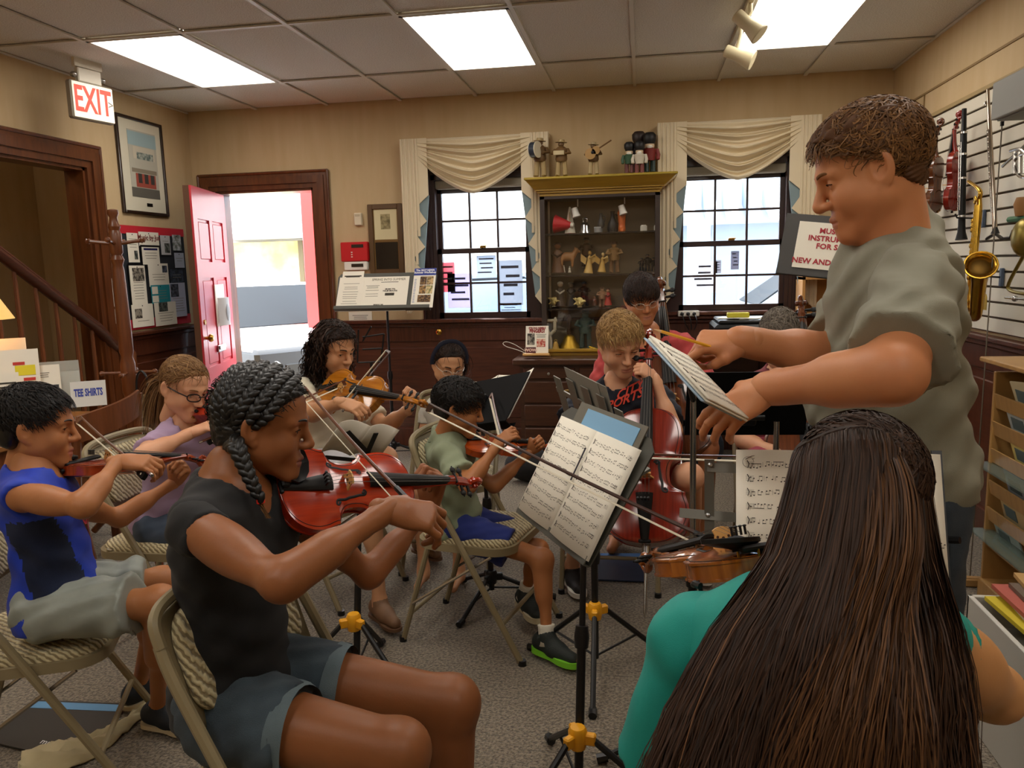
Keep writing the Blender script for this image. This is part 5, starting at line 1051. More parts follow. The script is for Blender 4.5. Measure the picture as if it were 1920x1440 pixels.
# ---------------------------------------------------------------- folding chairs
TAN = M('chair_tan', '8b7d5e', .45, coat=.1); TAND = M('chair_tan_dark', '6a5f4a', .5)
def stripe_mat():
    m = M('chair_pad', 'b9a97f', .8, sheen=.2); nt = m.node_tree; N, L = nt.nodes, nt.links; b = N['Principled BSDF']
    t = N.new('ShaderNodeTexCoord'); w_ = N.new('ShaderNodeTexWave'); w_.inputs['Scale'].default_value = 30; w_.inputs['Distortion'].default_value = 2.6; w_.inputs['Detail'].default_value = 1; w_.inputs['Detail Scale'].default_value = 2.2; w_.bands_direction = 'DIAGONAL'
    L.new(t.outputs['Object'], w_.inputs['Vector']); r = N.new('ShaderNodeValToRGB'); e = r.color_ramp.elements; e[0].position = .22; e[0].color = lin('857553'); e[1].position = .5; e[1].color = lin('c9bb92')
    L.new(w_.outputs['Fac'], r.inputs[0]); L.new(r.outputs[0], b.inputs['Base Color']); bp = N.new('ShaderNodeBump'); bp.inputs['Strength'].default_value = .7; bp.inputs['Distance'].default_value = .006; L.new(w_.outputs['Fac'], bp.inputs['Height']); L.new(bp.outputs[0], b.inputs['Normal']); return m
PAD = stripe_mat()
def rrect(w, h, r, n=5):
    out = []
    for cx, cy, a0 in ((w/2-r, h/2-r, 0), (-w/2+r, h/2-r, 90), (-w/2+r, -h/2+r, 180), (w/2-r, -h/2+r, 270)):
        for k in range(n+1): a = math.radians(a0+90*k/n); out.append((cx+r*math.cos(a), cy+r*math.sin(a)))
    return out
def pad_mesh(m, w, h, r, z0, t, f):
    """domed pad; f maps (x, y, z) to local space"""
    rings = []
    for k, (s, zz) in enumerate(((1, 0), (1, .35), (.97, .75), (.9, .95), (.6, 1.06), (.0, 1.1))): rings.append([f(x*s, y*s, z0+t*zz) for x, y in rrect(w, h, r)])
    m.grid(np.array(rings), wrapv=True); return m
def make_folding_chair(mat=TAN, white=False):
    c = thing('folding_chair', '-', 'chair', group='padded folding chairs'); K = dict(local=True); SZ = .43
    for s in (-1, 1):
        y = s*.215; P = spline([(.25, y, .0), (.01, y, .435), (-.13, y, .69), (-.17, y*.97, .77)], 6); MB().tube(P, .0125, 8).build('front_leg', mat, c, **K)
        MB().tube([(-.27, s*.19, 0), (-.13, s*.19, .44)], .0115, 8).build('rear_leg', mat, c, **K); MB().lathe([(.016, 0), (.015, .02)], (.25, y, 0)).build('foot_cap', BLACKP, c, **K); MB().lathe([(.015, 0), (.014, .02)], (-.27, s*.19, 0)).build('foot_cap', BLACKP, c, **K)
        MB().tube([(.13, s*.2, .4), (-.215, s*.2, .17)], .006, 6).build('side_brace', STEEL if not white else mat, c, **K)
    MB().tube([(-.235, -.19, .12), (-.235, .19, .12)], .009, 8).build('rear_stretcher', mat, c, **K); MB().tube([(.17, -.215, .145), (.17, .215, .145)], .009, 8).build('front_stretcher', mat, c, **K)
    top = spline([(-.165, -.21, .765), (-.185, -.2, .815), (-.2, -.14, .835), (-.21, 0, .84), (-.2, .14, .835), (-.185, .2, .815), (-.165, .21, .765)], 5); MB().tube(top, .0125, 8).build('back_tube', mat, c, **K)
    P = np.array([[(-.105-.08*k/5-.03*(1-(y/.2)**2), y, .585+.235*k/5-.02*(abs(y/.2)**4)*(k == 5)) for y in np.linspace(-.2, .2, 11)] for k in range(6)]); b = MB().sheet(P, (-.008, 0, 0)).build('back_panel', mat, c, smooth=True, **K)
    pad_mesh(MB(), .36, .2, .06, 0, .022, lambda x, y, z: (-.145-.08*(y/.235)-.03*(1-(x/.2)**2)+z+.003, x, .705+y)).build('back_pad', PAD, b, smooth=True, **K)
    m = MB(); rp = rrect(.41, .41, .09); m.prism([(x-.0, y, SZ-.028) for x, y in rp], (0, 0, .03)); s_ = m.build('seat_pan', mat, c, **K)
    pad_mesh(MB(), .385, .385, .085, SZ+.001, .026, lambda x, y, z: (x, y, z)).build('seat_pad', PAD, s_, smooth=True, **K)
    return c
chair = make_folding_chair(); CH_ = []
def put_chair(x, y, rz, label):
    c = chair if not CH_ else copy_tree(chair); c.location = (x, y, 0); c.rotation_euler = (0, 0, rz); c['label'] = label; CH_.append(c); return c
put_chair(-.71, 1.46, -.16, 'tan folding chair under the girl with braids, striped back pad in front')
put_chair(-1.74, 1.93, .42, 'tan folding chair under the boy in the blue jersey')
put_chair(-.64, 2.97, -.22, 'tan folding chair under the boy in sage green')
p = PC.J['pel']; put_chair(p[0]+.03, p[1], 0, 'tan folding chair under the girl in lilac')
p = PD.J['pel']; put_chair(p[0]+.02, p[1]-.02, -.4, 'folding chair under the curly-haired girl')
p = PE.J['pel']; put_chair(p[0], p[1], -1.57, 'folding chair under the girl with the headband')
p = PG.J['pel']; put_chair(p[0], p[1], -1.57, 'folding chair under the cello boy')
p = PH.J['pel']; put_chair(p[0], p[1], -1.57, 'folding chair under the woman in coral')
p = PI.J['pel']; put_chair(p[0], p[1], -1.57, 'folding chair under the hidden player at the back')
p = PK.J['pel']; put_chair(p[0], p[1], 1.57, 'folding chair under the girl in teal')
# ---------------------------------------------------------------- music stands
YEL = M('hub_yellow', 'e8a41c', .4)
def stand(label, base, top, hubz=.22, hub=YEL, R0=.29, a0=.3, r=.0125, poleup=None, group='music stands', name='music_stand'):
    bx_, by_ = base; s = thing(name, label, 'music stand', (bx_, by_, 0), group=group); top = np.asarray(top, float); b = A3(bx_, by_, .05)
    mid = lerp(b, top, .5); MB().cyl(A3(bx_, by_, .06), mid, r, n=12).build('lower_pole', BLACK, s); MB().cyl(mid-A3(0, 0, .03), top, r*.72, n=10).build('upper_pole', poleup or BLACK, s); MB().lathe([(r*1.5, -.03), (r*1.7, 0), (r*1.4, .03)], mid, top-b, 12).build('clutch', BLACKP, s)
    m = MB().lathe([(.022, -.03), (.026, -.01), (.026, .02), (.02, .03)], (bx_, by_, hubz), (0, 0, 1), 12)
    for k in range(3):
        a = a0+k*2*math.pi/3; d = A3(math.cos(a), math.sin(a), 0); m.box(A3(bx_, by_, hubz)+d*.03, (.04, .022, .032), frame(d), .004)
    m.build('hub', hub, s)
    for k in range(3):
        a = a0+k*2*math.pi/3; d = A3(math.cos(a), math.sin(a), 0); h0 = A3(bx_, by_, hubz)+d*.04; ft = A3(bx_, by_, .014)+d*R0; l = MB().tube([h0, ft], .0095, 8).build('leg', BLACK, s)
        MB().tube([ft-d*.02+A3(0, 0, .006), ft+d*.012], .0145, 8).build('rubber_foot', BLACKP, l); MB().tube([A3(bx_, by_, .07)+d*.012, lerp(h0, ft, .55)], .0045, 6).build('strut', BLACK, s)
    return s
def desk(s, c, n, w_, h_, mat=BLACK, up=(0, 0, 1), lip=.045, taper=.04, wing=True):
    """solid desk plate; n is the side the music lies on"""
    c = np.asarray(c, float); n = nrm(n); y = np.asarray(up, float); y = nrm(y-n*np.dot(y, n)); x = np.cross(y, n); m = MB()
    m.prism([c-x*w_/2-y*h_/2, c+x*w_/2-y*h_/2, c+x*(w_/2+taper)+y*(h_/2-.03), c+x*(w_/2)+y*h_/2, c-x*w_/2+y*h_/2, c-x*(w_/2+taper)+y*(h_/2-.03)], -n*.004); d = m.build('desk', mat, s)
    m = MB(); m.box(c-y*h_/2+n*lip/2, (w_, .004, lip), np.stack([x, y, n], 1)); m.box(c-y*(h_/2-.012)+n*lip, (w_, .024, .003), np.stack([x, y, n], 1)); m.build('lip', mat, s)
    m = MB().box(c-n*.015-y*.02, (.06, .09, .022), np.stack([x, y, n], 1), .005); m.cyl(c-n*.03-y*.03-x*.05, c-n*.03-y*.03+x*.05, .009); m.build('bracket', BLACKP, s)
    return x, y, n
# 1: open book in front
TL, BL, TR, BR = V(1057, 783, 2.32), V(967, 945, 2.28), V(1203, 843, 1.93), V(1103, 1055, 1.86)
x = nrm((BR-BL)+(TR-TL)); y = (TL-BL)+(TR-BR); y = nrm(y-x*np.dot(y, x)); n = np.cross(x, y); c = (TL+BL+TR+BR)/4; w_ = (np.linalg.norm(BR-BL)+np.linalg.norm(TR-TL))/2; h_ = (np.linalg.norm(TL-BL)+np.linalg.norm(TR-BR))/2
s = stand('black tripod stand with yellow hub carrying the open music book', (-.175, 1.97), c-n*.04, .2, a0=-.25+math.pi/2*0+.12)
GREY = M('desk_grey', '4b4a42', .6); desk(s, c-n*.014+y*.012, n, w_*.96, h_+.05, GREY, up=y, lip=.016)
o = thing('music_folder', 'grey folder with a pale blue sheet behind the open book', 'folder', c); x0 = BL
MB().box(c-n*.008+y*.062+x*.02, (w_*.8, h_, .003), np.stack([x, y, n], 1)).build('folder', M('folder_grey', '6b675a', .6), o); MB().box(c-n*.0055+y*.05+x*.035, (w_*.62, h_, .002), np.stack([x, y, n], 1)).build('blue_sheet', M('sheet_blue', '7fb0d4', .6), o)
o = thing('music_book', 'open music book with dense printed pages on the front stand', 'music book', c); L0 = c-x*w_/2-y*h_/2
for side in (0, 1):
    oo = L0+x*(w_/2*side); nn = n; mm = MB()
    for k in range(3): page(o, oo+n*(.0012*k)+x*(.003*k*(1 if side == 0 else 0)), x, y, w_/2-.003*k, h_-.002*k, n, .0008, 'page', curl=.012)
    staff_page(o, oo+n*.0145*.0+n*(.0034), x, y, w_/2, h_, 10, 11+side, dens=1.25) if False else None
def curved_staff(p, o_, x, y, w_, h_, n, rows, seed, curl, off=.0032, dens=1.2, **k):
    ob = staff_page(p, o_, x, y, w_, h_, rows, seed, dens=dens, **k); me = ob.data; W = np.array(wm(ob)); co = np.zeros(len(me.vertices)*3); me.vertices.foreach_get('co', co); co = co.reshape(-1, 3); Wl = co+W[:3, 3]; u = np.clip(((Wl-o_)@x)/w_, 0, 1); co = co+n[None, :]*(off+curl*np.sin(math.pi*u))[:, None]; me.vertices.foreach_set('co', co.ravel()); me.update(); return ob
for side in (0, 1): curved_staff(o, L0+x*(w_/2*side), x, y, w_/2, h_, n, 10, 11+side, .012)
MB().cyl(c+n*.012+y*(h_*.32)+x*.002, c+n*.012-y*(h_*.0)+x*.004, .0022, .0022, 6).build('pencil_mark', M('pen', '3a3a44', .5), o)
# 2: grey lattice desk in front of the cello boy
c = V(1112, 786, 2.72); s = stand('black tripod stand with yellow hub in front of the cello boy', (-.17, 2.68), c-A3(0, 0, .1), .24, a0=.55)
GRM = M('stand_grey', '77756c', .4, .4); n = nrm(A3(.78, .5, .35)); y = nrm(A3(.12, -.1, 1)-n*np.dot(A3(.12, -.1, 1), n)); x = np.cross(y, n)
for k in range(5): MB().box(c+x*(-.2+.1*k)+y*.01*(k % 2), (.05, .26-.02*abs(k-2), .004), np.stack([x, y, n], 1), .001).build('desk_slat', GRM, s)
MB().box(c-y*.1, (.46, .03, .005), np.stack([x, y, n], 1)).build('desk_bar', GRM, s); MB().box(c+y*.05, (.46, .02, .005), np.stack([x, y, n], 1)).build('desk_bar', GRM, s); MB().box(c-y*.14+n*.02, (.46, .01, .05), np.stack([x, y, n], 1)).build('lip', GRM, s)
o = thing('sheet_music', 'music pages painted shadow grey on the lattice desk by the cello boy', 'sheet music', c)
for k in range(2): MB().box(c+n*(.008+.002*k)+x*(.02-.05*k)+y*.05, (.22, .24, .0015), np.stack([x, y, n], 1)).build('page', M('page_shadow', '8f8c82', .8), o)  # the shadow on the page backs is put into this grey
# 3: curly girl's wire stand
c = V(672, 838, 2.62); s = stand('black tripod stand with yellow hub behind the girl with braids', (-1.01, 2.5), c-A3(0, 0, .08), .24, a0=-.5)
n = nrm(A3(-.45, .6, .6)); y = nrm(A3(.3, .1, 1)-n*np.dot(A3(.3, .1, 1), n)); x = np.cross(y, n); m = MB()
for a_, b_ in (((-.1, -.06), (.08, .07)), ((-.1, -.07), (.1, -.07)), ((-.06, -.07), (-.03, .08))): m.box((c+x*a_[0]+y*a_[1]+c+x*b_[0]+y*b_[1])/2, (np.hypot(b_[0]-a_[0], b_[1]-a_[1]), .018, .003), frame(x*(b_[0]-a_[0])+y*(b_[1]-a_[1]), n))
m.build('folding_desk', BLACK, s); o = thing('sheet_music', 'white music pages on the wire stand of the curly-haired girl', 'sheet music', c); page(o, c-x*.12-y*.06+n*.01, x, y, .12, .16, n, .001, curl=.02); page(o, c+x*.0-y*.06+n*.01, x, y, .12, .16, n, .001, curl=.02)
# 4: black desk behind the boy in green
TL, TR, BR = V(868, 722, 3.5), V(995, 697, 3.2), V(945, 790, 3.05); x = nrm(TR-TL); y = TR-BR; h_ = np.linalg.norm(y); y = nrm(y-x*np.dot(y, x)); w_ = np.linalg.norm(TR-TL); c = TL+x*w_/2-y*h_/2; n = -np.cross(x, y)
s = stand('black desk stand in front of the drawer chest', (c[0]+.02, c[1]-.03), c-A3(0, .03, .05), .12, BLACKP, .27, a0=.2); xx, y2, n2 = desk(s, c, n, w_, h_, DESKB, up=y, taper=.0)
for k, lb in ((-1, 'white pages on the right of the black desk stand by the drawer chest'), (0, 'white pages on the left of the black desk stand by the drawer chest')): o = thing('sheet_music', lb, 'sheet music', c); page(o, c+xx*(w_/2*k)-y2*(h_/2-.02)+n2*.006, xx, y2, w_/2-.005, h_+.005, n2, .001, curl=.02)
# 5: brochure stand by the window
c = V(722, 547, 5.72); s = stand('tall black stand holding summer brochures beside the window', (c[0], c[1]+.02), c-A3(0, -.03, .02), .12, BLACKP, .27, a0=.5)
x, y, n = desk(s, c, (0, -.86, .5), .74, .32, GREY, taper=.02)
def leaflet(label, x0, y0, w_, h_, mat=PAPER, dn=.004, cat='brochure'):
    o = thing('brochure', label, cat, c+x*x0+y*y0, group='papers on the brochure stand'); MB().box(c+x*x0+y*y0+n*dn, (w_, h_, .0015), np.stack([x, y, n], 1)).build('sheet', mat, o); return o, c+x*x0+y*y0+n*(dn+.0012)
INKG = M('ink_grey', '8a8578', .8); INKB = M('ink_dark', '3a352c', .8)
def lines(o, p, w_, ys, hh=.0035, mat=None, xx=None, yy=None, nn=None, j=.25, seed=1):
    rg = random.Random(seed); m = MB(); a, b, k = (x, y, n) if xx is None else (xx, yy, nn)
    for q in ys: wl = w_*(1-j*rg.random()); m.box(p+b*q, (wl, hh, .0006), np.stack([a, b, k], 1))
    m.build('printed_lines', mat or INKG, o, smooth=False)
o, p = leaflet('white event programme leaning at the left of the brochure stand', -.27, .08, .17, .2, dn=.003); lines(o, p+y*.058, .14, (0, -.008), .01, INKB)
o, p = leaflet('white letter with centred lines of small print on the brochure stand', -.27, -.02, .2, .29, dn=.008); lines(o, p, .13, (.09, .06, .045, .02, .0, -.02, -.035, -.06, -.08, -.1))
o, p = leaflet('wide cream summer newsletter on the brochure stand', .0, -.02, .36, .29, dn=.006); text('headline', 'SPRING INTO SUMMER', .026, M('ink_brown', '6b6048', .8), o, p+y*.12+x*.02, x, y); text('box_text', 'MUSIC TO\nYOUR MOUTH', .017, INKB, o, p+y*.03+x*.04, x, y, bold=.0006); lines(o, p+y*-.005+x*.04, .075, (0,), .022, INKB); lines(o, p-x*.1, .11, (.07, .06, .05, .03, .0, -.02)); lines(o, p+y*.098+x*.03, .14, (0,), .004, INKB); MB().box(p-y*.11-x*.05, (.05, .045, .001), np.stack([x, y, n], 1)).build('small_photo', M('photo_a', '8a8274', .7, noise=(80, 1, 1, 1, 3), col2='2a2620'), o); MB().box(p-y*.11-x*.01, (.02, .045, .001), np.stack([x, y, n], 1)).build('small_photo', M('photo_a', ''), o)
o, p = leaflet('blue-topped workshop flyer with photos on the brochure stand', .3, .02, .17, .33, dn=.012); MB().box(p+y*.135, (.17, .06, .001), np.stack([x, y, n], 1)).build('blue_header', M('flyer_blue', '2c3a8c', .6), o); text('header_text', 'The 2017 NJWA\nSummer Workshop', .021, M('print_white', 'f0f0f0', .7), o, p+y*.138+n*.0012, x, y, bold=.0006)
for k in range(4): MB().box(p+x*(-.012+.052*(k % 2)+.005)+y*(.06-.075*(k//2)), (.05, .07, .001), np.stack([x, y, n], 1)).build('photo', M('photo_b%d' % k, ('8a6a40', '6b5a3a', 'a8804c', '7a7a4a')[k], .7, noise=(60, 1, 1, 1, 3), col2=('3a2418', 'c8a878', '4a3a20', 'd0b888')[k]), o)
MB().box(p+x*.012-y*.09, (.1, .06, .001), np.stack([x, y, n], 1)).build('photo', M('photo_b0', ''), o); lines(o, p-x*.068-y*.02, .018, np.arange(-.1, .1, .012), .004, M('ink_blue', '5a6aa0', .8))
# 6: black desk at the man's elbow, and the stand his sheet rests on
c = V(1400, 757, 2.42); s = stand('wide black desk stand seen from behind under the man\'s hands', (c[0]+.085, c[1]-.06), V(1456, 790, 2.38), .12, BLACKP, .27, a0=.4, poleup=STEEL); desk(s, c, (-.05, .93, .36), .36, .22, DESKB, taper=.0)
p = V(1300, 738, 2.2); s = stand('slim stand with chrome pole under the man\'s folded music', (p[0]+.005, p[1]), p, .12, BLACKP, .27, a0=1.2, poleup=STEEL); MB().ell(V(1297, 712, 2.2), (.022, .012, .022)).build('knob', M('knob_grey', '77736a', .4), s); MB().tube([p-A3(0, 0, .02), V(1285, 690, 2.05), V(1275, 690, 1.8)], .008, 8).build('support_arm', BLACK, s)
# 7: the girl in teal's stand
L = V(1380, 843, 1.78); Rr = V(1763, 852, 1.74); B_ = V(1369, 1052, 1.68); x = nrm(Rr-L); y = nrm((L-B_)-x*np.dot(L-B_, x)); n = np.cross(x, y); w_ = np.linalg.norm(Rr-L); h_ = .315; c = L+x*w_/2-y*h_/2
s = stand('grey folding stand holding the music of the girl in teal', (c[0], c[1]+.1), c-n*.03, .16, BLACKP, .3, a0=.9, poleup=STEEL)
R_ = np.stack([x, y, n], 1)
def gbar(a, b, wd=.022): m = MB().box((a+b)/2, (np.linalg.norm(b-a)+wd, wd, .003), frame(b-a, n)); return m.build('lattice_bar', GRM, s)
P = lambda u, v: V(u, v, 1.82); gbar(P(1330, 870), P(1330, 1015)); gbar(P(1283, 962), P(1400, 972)); gbar(P(1335, 876), P(1420, 880)); gbar(P(1340, 1010), P(1700, 1090), .03)
for u, v in ((1332, 872), (1328, 966)): MB().ell(P(u, v)+n*.004, (.006, .006, .003), R_).build('rivet', STEEL, s)
MB().tube([V(1770, 1012, 1.74), V(1800, 1013, 1.72)], .008, 8).build('side_peg', BLACKP, s); MB().box(c-y*(h_/2+.005)+n*.02, (w_*.7, .006, .05), R_).build('lip', BLACK, s); MB().box(c+x*(w_/2-.005)-n*.01, (.02, h_*1.06, .006), R_).build('desk_edge', BLACK, s)
o = thing('music_book', 'open music with hand-marked staves before the girl in teal', 'music book', c); L0 = c-x*w_/2-y*h_/2
for side in (0, 1): page(o, L0+x*w_/2*side, x, y, w_/2, h_, n, .002, curl=.008); curved_staff(o, L0+x*w_/2*side, x, y, w_/2, h_, n, 9, 31+side, .008, .0012, 1., mleft=.1)
m = MB(); q = L0+y*(h_-.022)+x*.02+n*.004
for k in range(2): m.tube(spline([q+x*.015*k, q+x*(.02+.015*k)+y*.009, q+x*(.045+.02*k)+y*.002, q+x*(.06+.02*k)+y*.007], 4), .0006, 4)
for k in range(3): m.tube([q+x*(.045+.004*k)-y*.004*k, q+x*(.075-.002*k)-y*(.004*k-.002)], .0005, 4)
m.tube(spline([q+x*(.012*math.cos(a)+.006)+y*(.012*math.sin(a)-.006) for a in np.linspace(0, 6, 9)], 3), .0004, 4); m.build('pencil_marking', INKB, o)
# 8: sale sign stand
c = V(1563, 464, 4.2); s = stand('dark grey desk stand showing the instruments for sale sign', (c[0]+.02, c[1]+.06), c-A3(0, -.03, .05), .12, BLACKP, .27, a0=.8); x, y, n = desk(s, c, (-.12, -.84, .5), .5, .36, M('sign_grey', '3d3b38', .6), lip=.01, taper=.0, up=(.13, 0, 1))
o = thing('sale_sign', 'white sheet with red capitals advertising instruments for sale', 'sign', c); MB().box(c+n*.004+x*.0, (.36, .27, .0015), np.stack([x, y, n], 1)).build('sheet', PAPER, o)
RI = M('ink_red', 'a82430', .7); p = c+n*.0062
for i, (t_, yy) in enumerate((('MUSICAL', .085), ('INSTRUMENTS', .04), ('FOR SALE', -.005), ('NEW AND LIKE NEW', -.095))): text('sign_text', t_, .042, RI, o, p+y*yy, x, y, bold=.0012, sx=.92)
# 9: folded wire stand by the wall
s = thing('music_stand', 'empty black wire stand behind the curly-haired girl', 'music stand', V(695, 800, 4.6), group='music stands'); c = V(694, 648, 4.6); m = MB(); F = lambda u, v: V(u, v, 4.6)
for a_, b_ in (((672, 618), (670, 680)), ((680, 632), (720, 626)), ((680, 655), (718, 653)), ((672, 680), (716, 678)), ((720, 626), (714, 680)), ((696, 612), (680, 640))): m.tube([F(*a_), F(*b_)], .0055, 6)
m.build('wire_desk', BLACK, s); b0 = F(696, 680); MB().cyl(b0, A3(b0[0], b0[1], .1), .009).build('pole', BLACK, s)
for k in range(3): a = .4+k*2.094; MB().tube([A3(b0[0], b0[1], .25), A3(b0[0]+.24*math.cos(a), b0[1]+.24*math.sin(a), .01)], .007, 6).build('leg', BLACK, s)
# ---------------------------------------------------------------- left side: stairs, coat rack, desk, notice board
WOODM = M('oak_mid', '7a4420', .4, coat=.25, noise=(5, 10, 10, 1, 1.2), col2='5c3014'); WOODL = M('oak_light', '9a6a34', .45, coat=.2, noise=(4, 6, 6, 1, 1), col2='82552a')
st = thing('staircase', 'dark wooden staircase with handrail inside the wide opening', 'staircase', (XL-.5, 4.2, 0))
r0, r1 = VX(236, 658, XL+.02), VX(0, 478, XL+.02); d = nrm(r1-r0)
P = spline([r0+A3(0, .04, -.02), r0, r0-A3(0, .12, -.04)+A3(0, 0, .0), lerp(r0, r1, .25), lerp(r0, r1, .5), r1, r1+d*.7], 6); MB().tube(P, .04, 10, flat=.8).tube(P+A3(0, 0, .03), .028, 8, flat=.7).build('handrail', WOOD, st)
for i in range(14):
    yb = 4.98-.155*i; z0 = max(0, .04+(4.95-yb)*.62-.1); zt = r0[2]+(r0[1]-yb)*(r1[2]-r0[2])/(r0[1]-r1[1])-.03
    if zt > 2.3: break
    MB().lathe([(.012, 0), (.017, .12), (.02, .3), (.016, .55), (.012, .8), (.011, 1.)], (XL-.0, yb, z0), (0, 0, zt-z0), 8) if False else MB().tube([(XL+.01, yb, z0), (XL+.01, yb, z0+(zt-z0)*.35), (XL+.01, yb, zt)], [.015, .019, .012], 8).build('baluster', WOODM, st)
for i in range(8): MB().bx((XL-1.35, 4.95-.27*(i+1), 0), (XL-.02, 4.95-.27*i, .17*(i+1)), .006).build('step', WOODM, st)
nw = VX(222, 700, XL+.03); MB().lathe([(.05, 0), (.05, .3), (.035, .34), (.042, .5), (.035, .72), (.05, .76), (.05, .92), (.03, .95)], (XL+.06, 5.12, 0), (0, 0, 1), 14).build('newel_post', WOODM, st)
m = MB(); pa, pb = VX(20, 330, XL-1.38), VX(48, 760, XL-1.38); m.bx((XL-1.4, 3.95, 0), (XL-1.36, 4.15, 2.4)); m.bx((XL-1.4, 3.2, 0), (XL-1.36, 3.4, 2.4)); m.bx((XL-1.4, 3.2, 2.3), (XL-1.36, 4.15, 2.45)); m.build('inner_door_casing', M('casing_pale', 'b89a6c', .6), st)
sl = thing('stairwell_fill_lamp', 'added unseen fill lamp over the stairs', 'lamp', (XL-.7, 4.1, ZC)); MB().lathe([(.06, 0), (.14, -.03), (.15, -.06), (.1, -.1), (.0, -.11)], (XL-.7, 4.1, ZC), (0, 0, 1), 18).build('fill_globe', M('fill_globe', 'ffe8c0', .6, emit=9), sl)  # no lamp is known here; added to brighten the dark stairwell
# coat rack
b = thing('coat_rack', 'turned wooden coat rack standing before the notice board', 'coat rack', (-2.87, 4.0, 0)); B0 = A3(-2.87, 4.0, 0)
prof = [(.032, .12), (.036, .3), (.03, .34), (.04, .4), (.03, .45), (.034, .6), (.036, .74), (.028, .78), (.04, .82), (.04, .98), (.03, 1.02), (.038, 1.05), (.037, 1.2), (.031, 1.5), (.026, 1.53), (.036, 1.56), (.026, 1.585), (.034, 1.6), (.034, 1.7), (.026, 1.72), (.033, 1.74), (.024, 1.76), (.02, 1.79), (.03, 1.81), (.028, 1.83), (.01, 1.835)]
MB().lathe(prof, B0, (0, 0, 1), 18).build('post', WOODM, b)
for k in range(4):
    a = .35+k*math.pi/2; dd = A3(math.cos(a), math.sin(a), 0); MB().tube(spline([B0+dd*.03+A3(0, 0, .13), B0+dd*.12+A3(0, 0, .16), B0+dd*.2+A3(0, 0, .09), B0+dd*.27+A3(0, 0, .02)], 4), .018, 8).build('foot', WOODM, b)
    MB().lathe([(.011, 0), (.009, .07), (.011, .1), (.016, .105), (.011, .115), (.014, .12), (.004, .127)], B0+dd*.03+A3(0, 0, 1.65), dd+A3(0, 0, .12), 8).build('peg', WOODM, b)
    MB().lathe([(.009, 0), (.008, .09), (.014, .1), (.014, .112), (.005, .12)], B0+dd*.035+A3(0, 0, .93), dd, 8).build('lower_peg', WOODM, b)
bg_ = thing('bag', 'leopard print bag hanging behind the wooden chair', 'bag', V(275, 800, 4.0)); S = SDF(); p0 = V(272, 775, 3.95); S.ell(p0-A3(0, 0, .02), (.06, .05, .13), k=.02); v_, f_ = S.mesh(.01); mkobj('pouch', v_, f_, M('leopard', '8a7a50', .8, noise=(55, 1, 1, 1, 4), col2='17130e'), bg_, smooth=True); MB().tube(spline([p0+A3(-.04, 0, .1), p0+A3(-.03, 0, .2), p0+A3(.0, 0, .24), p0+A3(.03, 0, .2), p0+A3(.03, 0, .1)], 4), .006, 6).build('strap', BLACKP, bg_)
# notice board
x_ = XL+.012; nb = thing('notice_board', 'notice board with red border on the left wall', 'notice board', (x_, 5.55, 1.07)); y0, y1, z0, z1 = 5.08, 6.02, 1.075, 1.835
MB().bx((XL+.001, y0, z0), (x_, y1, z1)).build('board', M('board_dark', '22262c', .9), nb)
for a, b_ in (((y0, z1-.06), (y1, z1)), ((y0, z0), (y1, z0+.075)), ((y0, z0), (y0+.05, z1))): MB().bx((x_, a[0], a[1]), (x_+.004, b_[0], b_[1])).build('red_border', M('border_red', 'c22030', .7), nb)
def clip(label, u0, v0, u1, v1, mat=PAPER, k=1, photo=None, hdr=None, seed=1, frame_=None):
    a, b_ = VX(u0, v0, x_+.008), VX(u1, v1, x_+.008); c = (a+b_)/2; w_, h_ = abs(b_[1]-a[1]), abs(a[2]-b_[2]); xx, yy, nn = A3(0, 1, 0), A3(0, 0, 1), A3(1, 0, 0); xx = A3(0, 1, 0); o = thing('notice', label, 'notice', c, group='papers pinned to the notice board'); off = .002*k
    MB().box(c+nn*off, (.0015, w_, h_)).build('sheet', mat, o); q = c+nn*(off+.0012); rg = random.Random(seed)
    if frame_: MB().box(c+nn*(off-.0012), (.001, w_+.03, h_+.03)).build('backing', BLACKP, o)
    if photo: py, pz, pw, ph, pm = photo; MB().box(q+xx*py*w_+yy*pz*h_, (.001, pw*w_, ph*h_)).build('photo', pm, o)
    if hdr: MB().box(q+yy*h_*.38, (.001, w_*.8, h_*.12)).build('header', hdr, o)
    m = MB(); n_ = int(h_/.02)
    for i in range(2, n_-1):
        zz = h_/2-.02*i-.004
        if photo and abs(zz-photo[1]*h_) < photo[3]*h_/2+.008: continue
        if hdr and zz > h_*.28: continue
        wl = w_*.75*(1-.3*rg.random()); m.box(q+yy*zz, (.0006, wl, .0035))
    if m.n: m.build('printed_lines', INKG, o, smooth=False)
    MB().ell(q+yy*(h_/2-.012), (.004, .005, .005), n=6, m=4).build('pin', BLACKP, o); return o, q, xx, yy, w_, h_
PH_ = [M('photo_n%d' % i, a_, .7, noise=(45, 1, 1, 1, 3), col2=c_) for i, (a_, c_) in enumerate((('2a2620', '9a9284'), ('141820', '5a6070'), ('6b7068', '2a2e2a'), ('1c2028', '3a4454')))]
clip('narrow white notice high at the left of the board', 203, 430, 216, 500, seed=2, k=1)
clip('white letter half hidden by the coat rack, upper left', 236, 436, 262, 492, k=1, photo=(.2, -.25, .3, .3, PH_[2]), seed=3)
o, q, xx, yy, w_, h_ = clip('tall notice titled in rusty handwriting near the top', 258, 434, 298, 462, k=2, seed=4); text('handwriting', 'Music by Jun', .055, M('ink_rust', '7a3028', .8), o, q+yy*.01, xx, yy, .0006, .001)
clip('grey leaflet with small photo at the upper right', 299, 441, 320, 478, M('paper_grey', 'c2c2c4', .8), k=2, photo=(.15, -.15, .55, .5, PH_[2]), seed=5)
